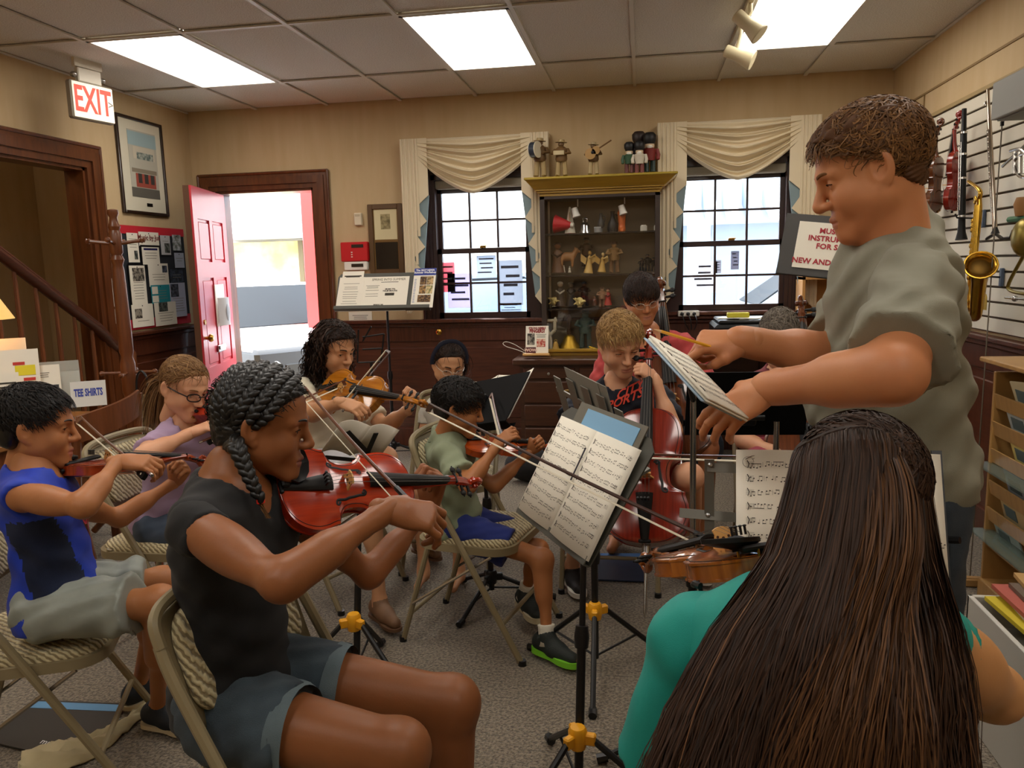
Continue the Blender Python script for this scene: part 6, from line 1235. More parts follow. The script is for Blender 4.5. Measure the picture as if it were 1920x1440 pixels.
clip('dark photo print at the top right corner', 322, 440, 340, 470, M('photo_pale', '6a7468', .6, noise=(30, 1, 1, 1, 2), col2='c8ccd0'), k=1, seed=6)
clip('framed sheet with purple header in the middle', 264, 463, 299, 496, k=3, hdr=M('hdr_purple', '2c2a5c', .7), seed=7, frame_=1)
clip('pale slip below the top right photo', 325, 474, 345, 502, M('paper_blue', 'b4bccc', .8), k=3, seed=8)
clip('dark photo of performers at the right edge', 318, 505, 344, 531, PH_[3], k=1, seed=9)
clip('tall letter with group photo left of centre', 240, 498, 276, 570, k=3, photo=(.05, .27, .75, .34, PH_[0]), seed=10, frame_=1)
clip('white sheet above the teal card', 275, 494, 316, 536, k=4, photo=(.32, .25, .25, .3, PH_[1]), seed=11)
o, q, xx, yy, w_, h_ = clip('teal card with two white labels at the centre right', 280, 535, 318, 567, M('card_teal', '1f8a96', .7), k=5, seed=12); MB().box(q-xx*w_*.3+yy*h_*.22, (.001, w_*.3, h_*.4)).build('label', PAPER, o); MB().box(q-xx*w_*.3-yy*h_*.25, (.001, w_*.32, h_*.35)).build('label', PAPER, o)
clip('bluish letter with portrait photo at the lower right', 316, 531, 350, 592, M('paper_bluer', 'c4c8dc', .8), k=3, photo=(-.2, .28, .5, .38, PH_[1]), seed=13)
clip('white sheet curling at the bottom of the board', 286, 568, 330, 607, k=6, photo=(-.1, .3, .4, .4, PH_[2]), seed=14)
clip('letter with dark square photo at the bottom left', 244, 572, 288, 610, k=4, photo=(-.2, .1, .32, .42, PH_[0]), seed=15)
clip('white slip beside the coat rack at the lower left', 208, 522, 224, 574, k=2, seed=16); clip('small slip at the bottom left corner', 214, 580, 226, 606, k=2, seed=17)
# framed print of a shop front
def frame_pic(name, label, O, x, y, n, w_, h_, fw, fm, mat_m, inner):
    f = thing(name, label, 'picture', O); R = np.stack([x, y, n], 1); C_ = O
    for s in (-1, 1): MB().box(C_+x*s*(w_-fw)/2+n*.012, (fw, h_, .024), R, .004).build('frame_side', fm, f); MB().box(C_+y*s*(h_-fw)/2+n*.012, (w_-2*fw, fw, .024), R, .004).build('frame_rail', fm, f)
    MB().box(C_+n*.006, (w_-2*fw, h_-2*fw, .006), R).build('mat_board', mat_m, f); inner(f, C_+n*.0095, R); return f
O = (VX(212, 210, XL)+VX(312, 407, XL))/2; O[0] = XL+.001; w_, h_ = .555, .7; X_, Y_, N_ = A3(0, 1, 0), A3(0, 0, 1), A3(1, 0, 0)
def shopfront(f, c, R):
    B = lambda a, b_, w, h, nm, m, k=1: MB().box(c+X_*a+Y_*b_+N_*.0006*k, (w, h, .001), R).build(nm, m, f)
    B(.02, .02, .34, .48, 'print', M('print_pale', 'b9b6a6', .7)); B(.02, .2, .34, .1, 'print_sky', M('print_sky', '9bb4b8', .7), 2); B(.03, .1, .26, .09, 'print_wall', M('print_wall', 'c9c2ae', .7), 2); B(.04, .08, .2, .05, 'print_windows', M('print_win', '5b6a66', .7, noise=(40, 1, 1, 1, 3), col2='aab0a4'), 3); B(.02, -.03, .3, .03, 'print_cornice', M('print_corn', '8a7f6c', .7), 3); B(.03, -.1, .24, .1, 'print_shop', M('print_shop', '9c4a3a', .7), 3)
    for k in range(3): B(-.04+.075*k, -.085, .045, .07, 'print_pane', M('print_dk', '3b3530', .7), 4)
    B(.02, -.19, .34, .07, 'print_street', M('print_street', '5f5c54', .7), 2); B(.05, -.275, .07, .025, 'name_plate', EBONY, 2)
frame_pic('framed_print', 'framed print of an old shop front above the notice board', O, X_, Y_, N_, w_, h_, .022, M('frame_dark_wood', '2a1a10', .4, coat=.3), M('mat_cream', 'd8d2bc', .8), shopfront)
# exit sign
c = Z_ = VZ(163, 117, ZC); c = A3(-3.36, 4.62, ZC); e = thing('exit_sign', 'illuminated exit sign with red letters hanging from the ceiling', 'exit sign', c)
p0, p1 = V(140, 150, 4.55), V(205, 165, 4.8); x = nrm((p1-p0)*A3(1, 1, 0)); y = A3(0, 0, 1); n = np.cross(x, y); R = np.stack([x, y, n], 1); ctr = V(170, 193, 4.62)
EXW = M('exit_white', 'efe6d2', .5, emit=.35); MB().box(ctr, (.31, .225, .05), R, .01).build('housing', M('exit_case', '9a9282', .6), e); MB().box(ctr+n*.026, (.295, .21, .004), R, .002).build('face', EXW, e); text('letters', 'EXIT', .215, M('exit_red', 'd8402c', .5, emit=.4), e, ctr+n*.029-x*.005, x, y, .001, .004, sx=.62); text('arrow', '>', .07, M('exit_grey', '6a645a', .6), e, ctr+n*.029+x*.125, x, y, .001)
MB().box(ctr+A3(0, 0, .155), (.17, .085, .035), R, .006).build('canopy_block', M('exit_case2', 'd9d2c2', .5), e); MB().box(A3(ctr[0], ctr[1], ZC-.012), (.2, .024, .06), np.stack([x, n, y], 1)).build('ceiling_plate', M('exit_case2', ''), e)
for s in (-1, 1): MB().ell(ctr+x*s*.105+A3(0, 0, .15), (.018, .018, .022), R).build('side_lamp', STEEL, e)
# desk, lamp, leaflets
dk = thing('desk', 'wooden desk at the foot of the stairs', 'desk', (-3.2, 3.2, 0)); MB().bx((-3.66, 2.66, .73), (-2.72, 3.72, .76), .006).build('desk_top', WOODL, dk)
for x0 in (-3.63, -2.8):
    for y0 in (2.7, 3.63): MB().bx((x0, y0, 0), (x0+.05, y0+.05, .73), .004).build('leg', WOODM, dk)
MB().bx((-2.79, 2.74, .6), (-2.76, 3.64, .73)).build('apron', WOODM, dk); MB().bx((-3.6, 2.7, .6), (-2.8, 2.73, .73)).build('apron', WOODM, dk)
lp = thing('table_lamp', 'table lamp with warm cream shade at the left edge', 'lamp', (-3.24, 3.4, .76)); q = A3(-3.24, 3.4, .76); MB().lathe([(.07, 0), (.07, .015), (.025, .03), (.035, .15), (.05, .25), (.02, .36), (.012, .4), (.012, .5)], q, (0, 0, 1), 16).build('base', BRASS, lp)
MB().lathe([(.075, .68), (.165, .515), (.163, .515), (.073, .68)], q, (0, 0, 1), 24).build('lamp_shade', M('shade', 'e8b868', .7, emit=.4), lp); l = bpy.data.lights.new('lamp_bulb', 'POINT'); l.energy = 1.5; l.color = (1, .72, .4); l.shadow_soft_size = .05; lo = bpy.data.objects.new('lamp_bulb', l); COL.objects.link(lo); lo.parent = lp; lo.location = (0, 0, .6)
def card(name, label, u, v, yy, w_, h_, yaw, tilt, mat=PAPER, cat='leaflet', group='leaflets on the desk'):
    c = V(u, v, yy); n = nrm(A3(math.cos(yaw), math.sin(yaw), math.tan(tilt))); y = A3(0, 0, 1)-n*n[2]; y = nrm(y); x = np.cross(y, n); o = thing(name, label, cat, c, group=group); MB().box(c, (w_, h_, .002), np.stack([x, y, n], 1)).build('sheet', mat, o); return o, c+n*.002, x, y, n
YW = math.radians(-52)
o, c, x, y, n = card('leaflet', 'cream leaflet with yellow and orange boxes on the desk', 38, 712, 3.35, .17, .3, YW, .3); R = np.stack([x, y, n], 1)
for a, b_, w_, h_, cc in ((.0, .08, .05, .015, 'c03020'), (.025, .045, .085, .05, 'e0d020'), (.04, .0, .05, .015, 'c03020'), (.035, -.045, .08, .06, 'e0a030')): MB().box(c+x*a+y*b_, (w_, h_, .001), R).build('printed_block', M('blk_'+cc, cc, .7), o)
o, c, x, y, n = card('leaflet', 'cream letter with bold lines at the left edge of the desk', 2, 755, 3.2, .16, .28, YW, .3); lines(o, c, .14, (.09, .07, .04, .015, -.01, -.04), .008, INKB, x, y, n)
o, c, x, y, n = card('leaflet', 'white leaflet with a red band above the boy\'s head', 82, 722, 3.42, .15, .2, YW, .3); MB().box(c-y*.02-x*.03, (.085, .03, .001), np.stack([x, y, n], 1)).build('red_band', RI, o); MB().box(c-y*.02+x*.045, (.04, .035, .001), np.stack([x, y, n], 1)).build('black_block', BLACKP, o); lines(o, c+y*.05, .06, (.01, 0, -.01), .004, INKG, x, y, n)
o, c, x, y, n = card('leaflet', 'tall white leaflet behind the others on the desk', 10, 690, 3.5, .2, .3, YW, .2); MB().box(c-x*.06+y*.05, (.03, .06, .001), np.stack([x, y, n], 1)).build('dark_block', BLACKP, o)
o, c, x, y, n = card('leaflet_holder', 'clear plastic leaflet holder on the desk', 100, 715, 3.5, .24, .2, YW, .2, M('acrylic', 'd8dcd4', .1, alpha=.35), 'holder'); MB().box(c+n*.05-y*.03, (.24, .14, .003), np.stack([x, y, n], 1)).build('front_pocket', M('acrylic', ''), o)
o, c, x, y, n = card('shirt_card', 'white card with blue lettering beside the wooden chair', 166, 738, 3.42, .155, .125, YW-.1, .25, M('card_white', 'd9d8d2', .7), 'card'); text('lettering', 'TEE SHIRTS', .05, M('ink_blue2', '3a4aa0', .7), o, c+y*.005, x, y, .0006, .002, sx=.5, shear=0)
o, c, x, y, n = card('card_box', 'small white box of cards behind the boy\'s bow', 163, 798, 3.35, .11, .06, YW, .25, M('card_white', ''), 'box'); MB().box(c+n*.03-y*.02, (.11, .03, .06), np.stack([x, y, n], 1)).build('tray', M('card_white', ''), o)
MB().box(c, (.001, .001, .001)).build('tray', PAPER, o) if False else None
# wooden chair at the desk
wc = thing('wooden_chair', 'curved-back wooden chair between the desk and coat rack', 'chair', (-2.5, 3.3, 0)); 
a, b_, cc = V(148, 800, 3.15), V(215, 775, 3.25), V(263, 748, 3.5); P = spline([a, lerp(a, b_, .5)+A3(.01, -.02, 0), b_+A3(.01, -.01, 0), lerp(b_, cc, .5)+A3(.015, 0, 0), cc], 6); m = MB()
G = np.array([[p+A3(0, 0, zz) for p in P] for zz in (-.075, -.03, .02, .045)]); m.sheet(G, (-.022, .012, 0)); m.build('crest_rail', WOODM, wc)
for p in (a, cc): MB().tube([p+A3(-.01, 0, .03), A3(p[0]-.05, p[1], .45), A3(p[0]+.02, p[1], 0)], .02, 8).build('back_post', WOODM, wc)
MB().sheet(np.array([[b_+A3(-.02, .05*s, -.05-.36*k/4)+A3(-.05*k/4, 0, 0) for s in np.linspace(-1, 1, 5)*(1-.35*math.sin(math.pi*k/4))] for k in range(5)]), (-.015, .005, 0)).build('splat', WOODM, wc)
MB().box(b_*A3(1, 1, 0)+A3(-.25, .02, .44), (.44, .44, .04), None, .015).build('seat', WOODM, wc)
for s1 in (-1, 1): MB().cyl(b_*A3(1, 1, 0)+A3(-.42, s1*.18+.02, .43), b_*A3(1, 1, 0)+A3(-.45, s1*.2+.02, 0), .02, .016).build('front_leg', WOODM, wc); MB().tube([b_*A3(1, 1, 0)+A3(-.05, s1*.2, .64), b_*A3(1, 1, 0)+A3(-.35, s1*.22, .65)], .018, 8).build('arm_rest', WOODM, wc)
# folder and cotton bag on the carpet by the boy
q = [VZ(u, v, .006) for u, v in ((-25, 1392), (150, 1432), (238, 1322), (70, 1315))]; fo = thing('document_folder', 'dark grey folder lying on the carpet under the blue jersey boy\'s chair', 'folder', np.mean(q, 0)); MB().prism(q, (0, 0, .006)).build('cover', M('folder_dark', '2b2a28', .5), fo); u_ = nrm(q[2]-q[3]); v2 = nrm(q[3]-q[0]); MB().prism([q[3]+v2*-.05, q[2]-v2*.05, q[2]-v2*.01, q[3]-v2*.01], (0, 0, .0068)).build('blue_edge', M('folder_blue', '5c8fb8', .5), fo); text('logo', 'musicarts', .034, M('print_white', ''), fo, lerp(q[1], q[2], .22)+A3(-.12, 0, .007), nrm(q[1]-q[0]), nrm(q[3]-q[0]), .0004)
bgp = [VZ(u, v, .0) for u, v in ((40, 1440), (130, 1418), (205, 1385), (265, 1345), (318, 1300))]; cl = spline(bgp, 5); G = []
for i, p in enumerate(cl):
    d = nrm(cl[min(i+1, len(cl)-1)]-cl[max(i-1, 0)]); s_ = np.cross((0, 0, 1), d); wd = .09*(.6+.4*math.sin(.5+i*.3)); G.append([p+s_*wd*t+A3(0, 0, .006+.03*abs(math.sin(3.1*t+.7*i))*(1-t*t)+.012*math.sin(2*i+5*t)**2) for t in np.linspace(-1, 1, 11)])
tb = thing('cotton_bag', 'crumpled cream cotton bag on the carpet beside the folder', 'bag', bgp[1]*A3(1, 1, 0)); MB().sheet(np.array(G), (0, 0, -.005)).build('fabric', cloth('canvas', 'cdbf98', 'b8a880'), tb, smooth=True)
# ---------------------------------------------------------------- back wall: chest, display cabinet, figurines
CHW = M('chest_wood', '4c2c18', .35, coat=.4, noise=(5, 1, 1, 14, 1.2), col2='3a1e10'); CABY = M('cabinet_gold', 'b08a28', .4, coat=.3, noise=(4, 1, 1, 10, 1), col2='94701c'); CABD = M('cabinet_dark', '2e2018', .5)
FY = 5.72; x0, x1 = -.9, .36
ch = thing('drawer_chest', 'low dark wood chest of drawers under the display cabinet', 'chest of drawers', (-.27, 5.97, 0)); MB().bx((x0, FY, .08), (x1, YB-.04, .745)).build('body', CHW, ch); MB().bx((x0-.05, FY-.04, .745), (x1+.05, YB-.035, .79), .008).build('chest_top', CHW, ch); MB().bx((x0-.02, FY-.02, 0), (x1+.02, YB-.04, .09), .006).build('plinth', CHW, ch)
def drawer(a, b_, z0, z1, knob):
    d = MB().bx((a, FY-.018, z0), (b_, FY+.01, z1), .006).build('drawer', CHW, ch)
    if knob == 'k': MB().lathe([(.006, 0), (.006, .012), (.013, .018), (.011, .026), (0, .028)], ((a+b_)/2, FY-.018, (z0+z1)/2), (0, -1, 0), 10).build('knob', STEEL, d)
    else:
        for t in (.27, .73): cx = a+(b_-a)*t; m = MB().ell((cx, FY-.02, (z0+z1)/2+.005), (.035, .004, .018)); m.tube(spline([(cx-.028, FY-.022, (z0+z1)/2+.006), (cx-.02, FY-.036, (z0+z1)/2-.014), (cx+.02, FY-.036, (z0+z1)/2-.014), (cx+.028, FY-.022, (z0+z1)/2+.006)], 4), .003, 6); m.build('bail_handle', M('old_brass', '7a6238', .35, .9), d)
for i in range(3): a = x0+.03+.41*i; drawer(a, a+.38, .64, .725, 'k')
for j in range(3): drawer(x0+.03, x1-.03, .46-.175*j, .62-.175*j, 'b')
# cabinet
CX0, CX1, CF, CT, CB_ = -.75, .125, 5.9, 1.97, .82
cab = thing('display_cabinet', 'glass-fronted display cabinet with gilded cornice full of figurines', 'cabinet', (-.31, 6.07, .79))
MB().bx((CX0, CF, .79), (CX1, YB-.035, CB_+.0), .003).build('base_board', CABY, cab); MB().bx((CX0-.02, CF-.02, CB_), (CX1+.02, CF+.02, CB_+.022), .003).build('gilt_rail', CABY, cab)
for a in (CX0, CX1-.035): MB().bx((a, CF, CB_), (a+.035, YB-.035, CT)).build('side_panel', CABD, cab)
MB().bx((CX0, YB-.05, CB_), (CX1, YB-.036, CT)).build('back_panel', M('cab_back', '8a7a62', .8), cab); MB().bx((CX0, CF, CT-.02), (CX1, YB-.035, CT)).build('top_board', CABD, cab)
m = MB()
for k, (o_, z_, h_) in enumerate(((.0, CT-.0, .022), (.015, CT+.022, .016), (.03, CT+.038, .014))): m.bx((CX0-o_, CF-o_, z_), (CX1+o_, YB-.03, z_+h_), .003)
m.prism([(CX0-.035, CF-.035, CT+.05), (CX1+.035, CF-.035, CT+.05), (CX1+.115, CF-.1, CT+.115), (CX0-.095, CF-.1, CT+.115)], (0, .3, 0)); m.build('cornice', CABY, cab); MB().bx((CX0-.1, CF-.105, CT+.113), (CX1+.12, YB-.03, CT+.13), .004).build('cornice_top', M('cornice_top', '9c8424', .5), cab)
SH = [1.7, 1.392, 1.142]
for z_ in SH: MB().bx((CX0+.036, CF+.03, z_-.01), (CX1-.036, YB-.052, z_), .001).build('glass_shelf', M('shelf_dark', '231c16', .25), cab)
MB().bx((CX0+.036, CF+.006, CB_+.024), (CX1-.036, CF+.009, CT-.02)).build('glass_door', GLASS, cab, smooth=False)
for u, v in ((1078, 395), (1166, 390)):
    p = V(u, v, 6.0); o = MB().tube([A3(p[0]+.02, 6.02, CT-.02), A3(p[0]+.02, 6.02, p[2]+.03)], .005, 6).build('lamp_stem', WHITE, cab); MB().lathe([(.022, -.02), (.024, .0), (.026, .03), (.032, .045), (.03, .05)], p, (.25, -.1, -.9), 12).build('lamp_head', WHITE, cab)
FIGY = 6.05
def figurine(name, label, u, vb, hpx, kind, cols, yy=FIGY, cat='figurine', group='figurines in the display cabinet'):
    """small statuette: base at u, vb and hpx tall in the view"""
    p = V(u, vb, yy); t = V(u, vb-hpx, yy); H = t[2]-p[2]; f = thing(name, label, cat, p, group=group); c = [M('fig_'+k, k, .5) for k in cols]; q = lambda x, y, z: p+A3(x, y, z)*H
    if kind == 'man':
        for s in (-1, 1): MB().tube([q(.075*s, 0, 0), q(.065*s, .0, .25), q(.05*s, 0, .45)], np.array([.05, .045, .055])*H, 8).ell(q(.08*s, -.05, .015), (.045*H, .08*H, .025*H)).build('leg', c[1], f)
        MB().lathe([(.1*H, .38*H), (.12*H, .45*H), (.11*H, .6*H), (.13*H, .72*H), (.06*H, .79*H)], p, (0, 0, 1), 12).build('torso', c[0], f); MB().ell(q(0, -.01, .85), (.062*H, .065*H, .075*H)).build('head', c[2], f)
        MB().lathe([(.12*H, 0), (.12*H, .01*H), (.07*H, .02*H), (.06*H, .08*H), (.0, .09*H)], q(0, 0, .895), (.1, 0, 1), 12).build('hat', c[1], f)
        for s in (-1, 1): MB().tube([q(.12*s, 0, .72), q(.17*s, -.06, .6), q(.07*s, -.15, .58)], .036*H, 8).build('arm', c[0], f)
    elif kind == 'soldier':
        for s in (-1, 1): MB().lathe([(.055*H, 0), (.05*H, .06*H), (.05*H, .3*H)], q(.06*s, 0, 0), (0, 0, 1), 8).build('leg', c[1], f); MB().tube([q(.13*s, 0, .57), q(.16*s, -.03, .42), q(.15*s, -.06, .33)], .038*H, 8).ell(q(.15*s, -.06, .32), .042*H).build('arm', c[0], f)
        MB().lathe([(.1*H, .28*H), (.11*H, .4*H), (.13*H, .56*H), (.08*H, .6*H)], p, (0, 0, 1), 12).build('torso', c[0], f); MB().lathe([(.07*H, .58*H), (.09*H, .64*H), (.085*H, .72*H)], p, (0, 0, 1), 12).build('head', c[2], f); MB().ell(q(0, -.07, .62), (.06*H, .04*H, .05*H)).build('beard', WHITE, f); MB().lathe([(.09*H, .7*H), (.12*H, .8*H), (.125*H, .92*H), (.08*H, .99*H), (.01, H)], p, (0, 0, 1), 12).build('bearskin', c[3], f)
    elif kind == 'robe': MB().lathe([(.17*H, 0), (.16*H, .05*H), (.11*H, .4*H), (.12*H, .65*H), (.05*H, .76*H)], p, (0, 0, 1), 12).build('robe', c[0], f); MB().ell(q(0, 0, .86), (.08*H, .08*H, .1*H)).build('head', c[2 % len(c)], f); MB().tube([q(.11, -.02, .62), q(.0, -.15, .5), q(-.11, -.02, .62)], .04*H, 8).build('arms', c[1], f); MB().ell(q(0, .02, .9), (.09*H, .09*H, .09*H)).build('hood', c[1], f)
    elif kind == 'angel':
        MB().lathe([(.2*H, 0), (.15*H, .2*H), (.08*H, .5*H), (.09*H, .62*H), (.04*H, .72*H)], p, (.1, 0, 1), 10).build('gown', c[0], f); MB().ell(q(.07, 0, .82), (.075*H, .08*H, .09*H)).build('head', c[1], f); MB().cyl(q(.05, -.1, .6), q(.3, -.25, .7), .02*H, .05*H, 8).build('trumpet', c[1], f)
        for s in (-1, 1): MB().prism([q(.05*s, .05, .6), q(.3*s, .08, .8), q(.32*s, .08, .5), q(.12*s, .06, .35)], A3(0, .03*H, 0)).build('wing', c[0], f)
    elif kind == 'animal':
        S = SDF(); S.ell(q(0, 0, .55), np.array([.42, .2, .25])*H, k=.02); S.cone(q(.35, 0, .65), q(.5, 0, .9), .15*H, .13*H, k=.02); S.cone(q(.5, 0, .88), q(.68, 0, .8), .12*H, .06*H, k=.01)
        for a, b_ in ((-.3, -.1), (-.3, .1), (.28, -.1), (.28, .1)): S.cone(q(a, b_, .4), q(a, b_, .03), .09*H, .06*H, k=.015)
        for s in (-1, 1): S.cone(q(.45, .08*s, .95), q(.42, .14*s, 1.1), .05*H, .02*H, k=.005)
        v_, f_ = S.mesh(max(.004, H*.04)); mkobj('body', v_, f_, c[0], f, smooth=True); MB().ell(q(.6, -.09, .9), .025*H).ell(q(.6, .09, .9), .025*H).build('eyes', BLACKP, f); MB().tube(spline([q(-.4, 0, .65), q(-.55, 0, .8), q(-.5, 0, 1.)], 4), .04*H, 6).build('tail', c[1], f)
    elif kind == 'star':
        m = MB()
        for k in range(11): a = k*2.4; z_ = .45+.3*math.sin(k*1.9); m.cyl(q(0, 0, .45), q(.5*math.cos(a), -.2+.25*math.sin(a), z_+.35*math.sin(a*1.3)), .2*H, .03*H, 6)
        m.ell(q(0, 0, .42), (.32*H, .28*H, .36*H)); m.build('shell', c[0], f); MB().lathe([(.2*H, 0), (.16*H, .06*H)], p).build('base', c[1], f)
    elif kind == 'bell': MB().lathe([(.34*H, 0), (.33*H, .05*H), (.2*H, .22*H), (.15*H, .36*H), (.06*H, .42*H)], p, (0, 0, 1), 16).build('bell', c[0], f); MB().lathe([(.05*H, .4*H), (.075*H, .5*H), (.05*H, .7*H), (.07*H, .9*H), (.02*H, H)], p, (0, 0, 1), 10).build('handle', c[1], f)
    elif kind == 'handbell': MB().lathe([(.42*H, 0), (.4*H, .1*H), (.3*H, .3*H), (.28*H, .55*H), (.15*H, .75*H), (.03*H, .8*H)], p, (0, 0, 1), 16).build('bell', c[0], f); MB().tube(spline([q(-.1, 0, .75), q(-.12, 0, .95), q(0, 0, 1.0), q(.12, 0, .95), q(.1, 0, .75)], 4), .04*H, 6).build('loop', c[0], f)
    elif kind == 'cone': MB().lathe([(.24*H, 0), (.225*H, .05*H), (.2*H, .055*H)], p, (0, 0, 1), 4).build('base', c[1], f); MB().lathe([(.2*H, .05*H), (.05*H, .92*H), (.03*H, H)], p, (0, 0, 1), 4).build('case', c[0], f); MB().cyl(q(0, -.14, .2), q(0, -.1, .8), .01*H).build('pendulum', BRASS, f)
    elif kind == 'mega': MB().lathe([(.5*H, 0), (.48*H, .02*H), (.16*H, .85*H), (.14*H, .85*H)], q(-.1, 0, .5), (.9, -.15, -.1), 16).build('horn', c[0], f); MB().lathe([(.17*H, 0), (.13*H, .3*H)], q(.6, -.1, .42), (.9, -.15, -.1), 12).build('mouth_ring', c[1], f)
    elif kind == 'boot': 
        S = SDF(); S.cone(q(0, 0, .95), q(0, 0, .25), .2*H, .15*H, k=.02); S.cone(q(0, 0, .13), q(.02, -.25, .1), .14*H, .1*H, k=.03); S.cut(q(0, 0, .0), (0, 0, -1)); v_, f_ = S.mesh(.005); mkobj('vase', v_, f_, c[0], f, smooth=True); MB().lathe([(.21*H, .9*H), (.22*H, .97*H), (.18*H, .97*H)], p, (0, 0, 1), 14).build('rim', c[1], f)
    elif kind == 'jug': MB().lathe([(.2*H, 0), (.26*H, .2*H), (.22*H, .45*H), (.1*H, .7*H), (.09*H, .9*H), (.12*H, 1.*H)], p, (0, 0, 1), 14).build('jug', c[0], f); MB().tube(spline([q(.1, 0, .85), q(.3, 0, .75), q(.24, 0, .4)], 5), .03*H, 8).build('handle', c[0], f)
    elif kind == 'twig':
        for a, b_ in (((0, .0), (-.05, .45)), ((-.05, .45), (-.25, .95)), ((-.05, .45), (.12, .62)), ((.12, .62), (.12, .98)), ((-.25, .93), (.2, .93))): MB().tube([q(a[0], 0, a[1]), q(b_[0], 0, b_[1])], .055*H, 8).build('branch', c[0], f)
        for s in (-.25, .14): MB().ell(q(s, 0, 1.), .04*H).build('finial', c[1], f)
    elif kind == 'drum': MB().lathe([(.5*H, 0), (.5*H, .8*H), (.46*H, .8*H)], p, (0, 0, 1), 14).build('shell', c[0], f); MB().lathe([(.52*H, .74*H), (.52*H, .84*H)], p, (0, 0, 1), 14).build('hoop', c[1], f)
    if kind in ('man', 'soldier', 'robe'): f.scale = (1.4, 1.2, 1)
    return f, q, H
D6 = 6.02
figurine('megaphone', 'red megaphone on the top cabinet shelf', 1045, 438, 36, 'mega', ('c0202c', 'd8d2c0'), group=None, cat='megaphone'); figurine('metronome', 'white metronome on the top cabinet shelf', 1069, 440, 52, 'cone', ('e2dcc8', 'c03028'), cat='metronome', group=None)
figurine('bell', 'silver bell on the top cabinet shelf', 1097, 441, 32, 'handbell', ('c8c8c8',), cat='bell', group=None); _M['fig_c8c8c8'].node_tree.nodes['Principled BSDF'].inputs['Metallic'].default_value = 1; _M['fig_c8c8c8'].node_tree.nodes['Principled BSDF'].inputs['Roughness'].default_value = .18
figurine('trophy_drum', 'small silver drum with sticks on the top cabinet shelf', 1122, 439, 16, 'drum', ('8a8a88', 'b8b8b4'), group=None, cat='ornament'); figurine('jug', 'black jug on the top cabinet shelf', 1149, 438, 42, 'jug', ('0e0c0c',), cat='jug', group=None); figurine('boot_vase', 'orange boot-shaped vase on the top cabinet shelf', 1166, 437, 40, 'boot', ('c8642c', 'd87a3c'), cat='vase', group=None)
figurine('candle_bottle', 'thin dark bottle on the top cabinet shelf', 1127, 428, 28, 'jug', ('3a3834',), group=None, cat='bottle')
for k, (u, w_) in enumerate(((1207, .05), (1230, .03))): p = V(u, 436, D6); o = thing('glass_block', ('white glass block', 'pale glass cube')[k]+' at the right of the top cabinet shelf', 'ornament', p); MB().box(p+A3(0, 0, .025), (w_, .04, .05), None, .004).build('block', M('block_w', 'cfcabc', .2), o); MB().box(p+A3(0, 0, .052), (w_*.7, .03, .006), None, .002).build('cap', WHITE, o)
BR_ = ('5c3a1e', '3a2414', '8a5a34'); TN = ('c8a45c', 'b08a44', 'dcc080')
figurine('figurine', 'tall brown carved figure at the left of the second shelf', 1046, 511, 58, 'robe', BR_); figurine('figurine', 'small white figures pair on the second shelf', 1057, 511, 14, 'robe', ('d0c8b4', 'b8ae98', 'd8d0bc')); figurine('figurine', 'tiny white figure beside the carved goat', 1068, 511, 12, 'robe', ('cfc6b0', 'b4aa92', 'd8d0bc')); figurine('goat_figurine', 'brown carved goat on the second shelf', 1064, 500, 34, 'animal', ('9a6a3a', '7a4e28'))
figurine('angel', 'straw-gold trumpeting angel on the second shelf', 1103, 512, 46, 'angel', TN); figurine('angel', 'straw-gold kneeling angel right of centre on the second shelf', 1128, 510, 40, 'angel', ('c09848', 'd8b878')); figurine('figurine', 'tall tan figure with round hat on the second shelf', 1152, 511, 60, 'man', ('8a6a40', '6a4c2c', 'b08a58')); figurine('figurine', 'dark hatted figure behind the angels', 1100, 500, 56, 'man', ('4a3018', '38220f', '7a5834'), yy=6.12)
figurine('figurine', 'silver seated figure at the left end of the second shelf', 1025, 511, 20, 'robe', ('9a968a', '7a766c', 'b8b2a4')); figurine('figurine', 'black glossy band group at the right of the second shelf', 1214, 508, 32, 'man', ('0d0d10', '1a1a1e', '7a6450')); figurine('figurine', 'small black musician next to the band group', 1203, 509, 26, 'man', ('141418', '0d0d10', '6a5644')); figurine('figurine', 'small black musician right of the band group', 1225, 509, 27, 'man', ('101014', '1a1a1e', '8a7058'))
figurine('figurine', 'dark robed figure with white face on the third shelf', 1051, 573, 46, 'robe', ('3a2818', 'd8d2c0', 'c8b090')); figurine('figurine', 'slim dark robed figure on the third shelf', 1071, 574, 46, 'robe', ('241a12', '1a120c', '4a3424')); figurine('figurine', 'black-coated figure on the third shelf', 1096, 573, 46, 'man', ('15110e', '0f0c0a', '6a4a34')); figurine('star_shell', 'spiky cream shell at the left of the third shelf', 1040, 575, 24, 'star', ('d8c078', 'c8b890'), cat='ornament'); figurine('star_shell', 'spiky cream shell in front of the black-coated figure', 1087, 576, 24, 'star', ('dcc880', 'b8a878'), cat='ornament', yy=5.97)
figurine('figurine', 'tan and pink dancer on the third shelf', 1129, 575, 38, 'man', ('b08868', '7a5a40', 'd0a888')); figurine('figurine', 'red-skirted figure on the third shelf', 1140, 572, 32, 'robe', ('b03028', '5a3028', 'c89878')); figurine('figurine', 'small brown crouching figure on the third shelf', 1115, 573, 18, 'robe', ('5a3c24', '4a2c18', '8a6444'))
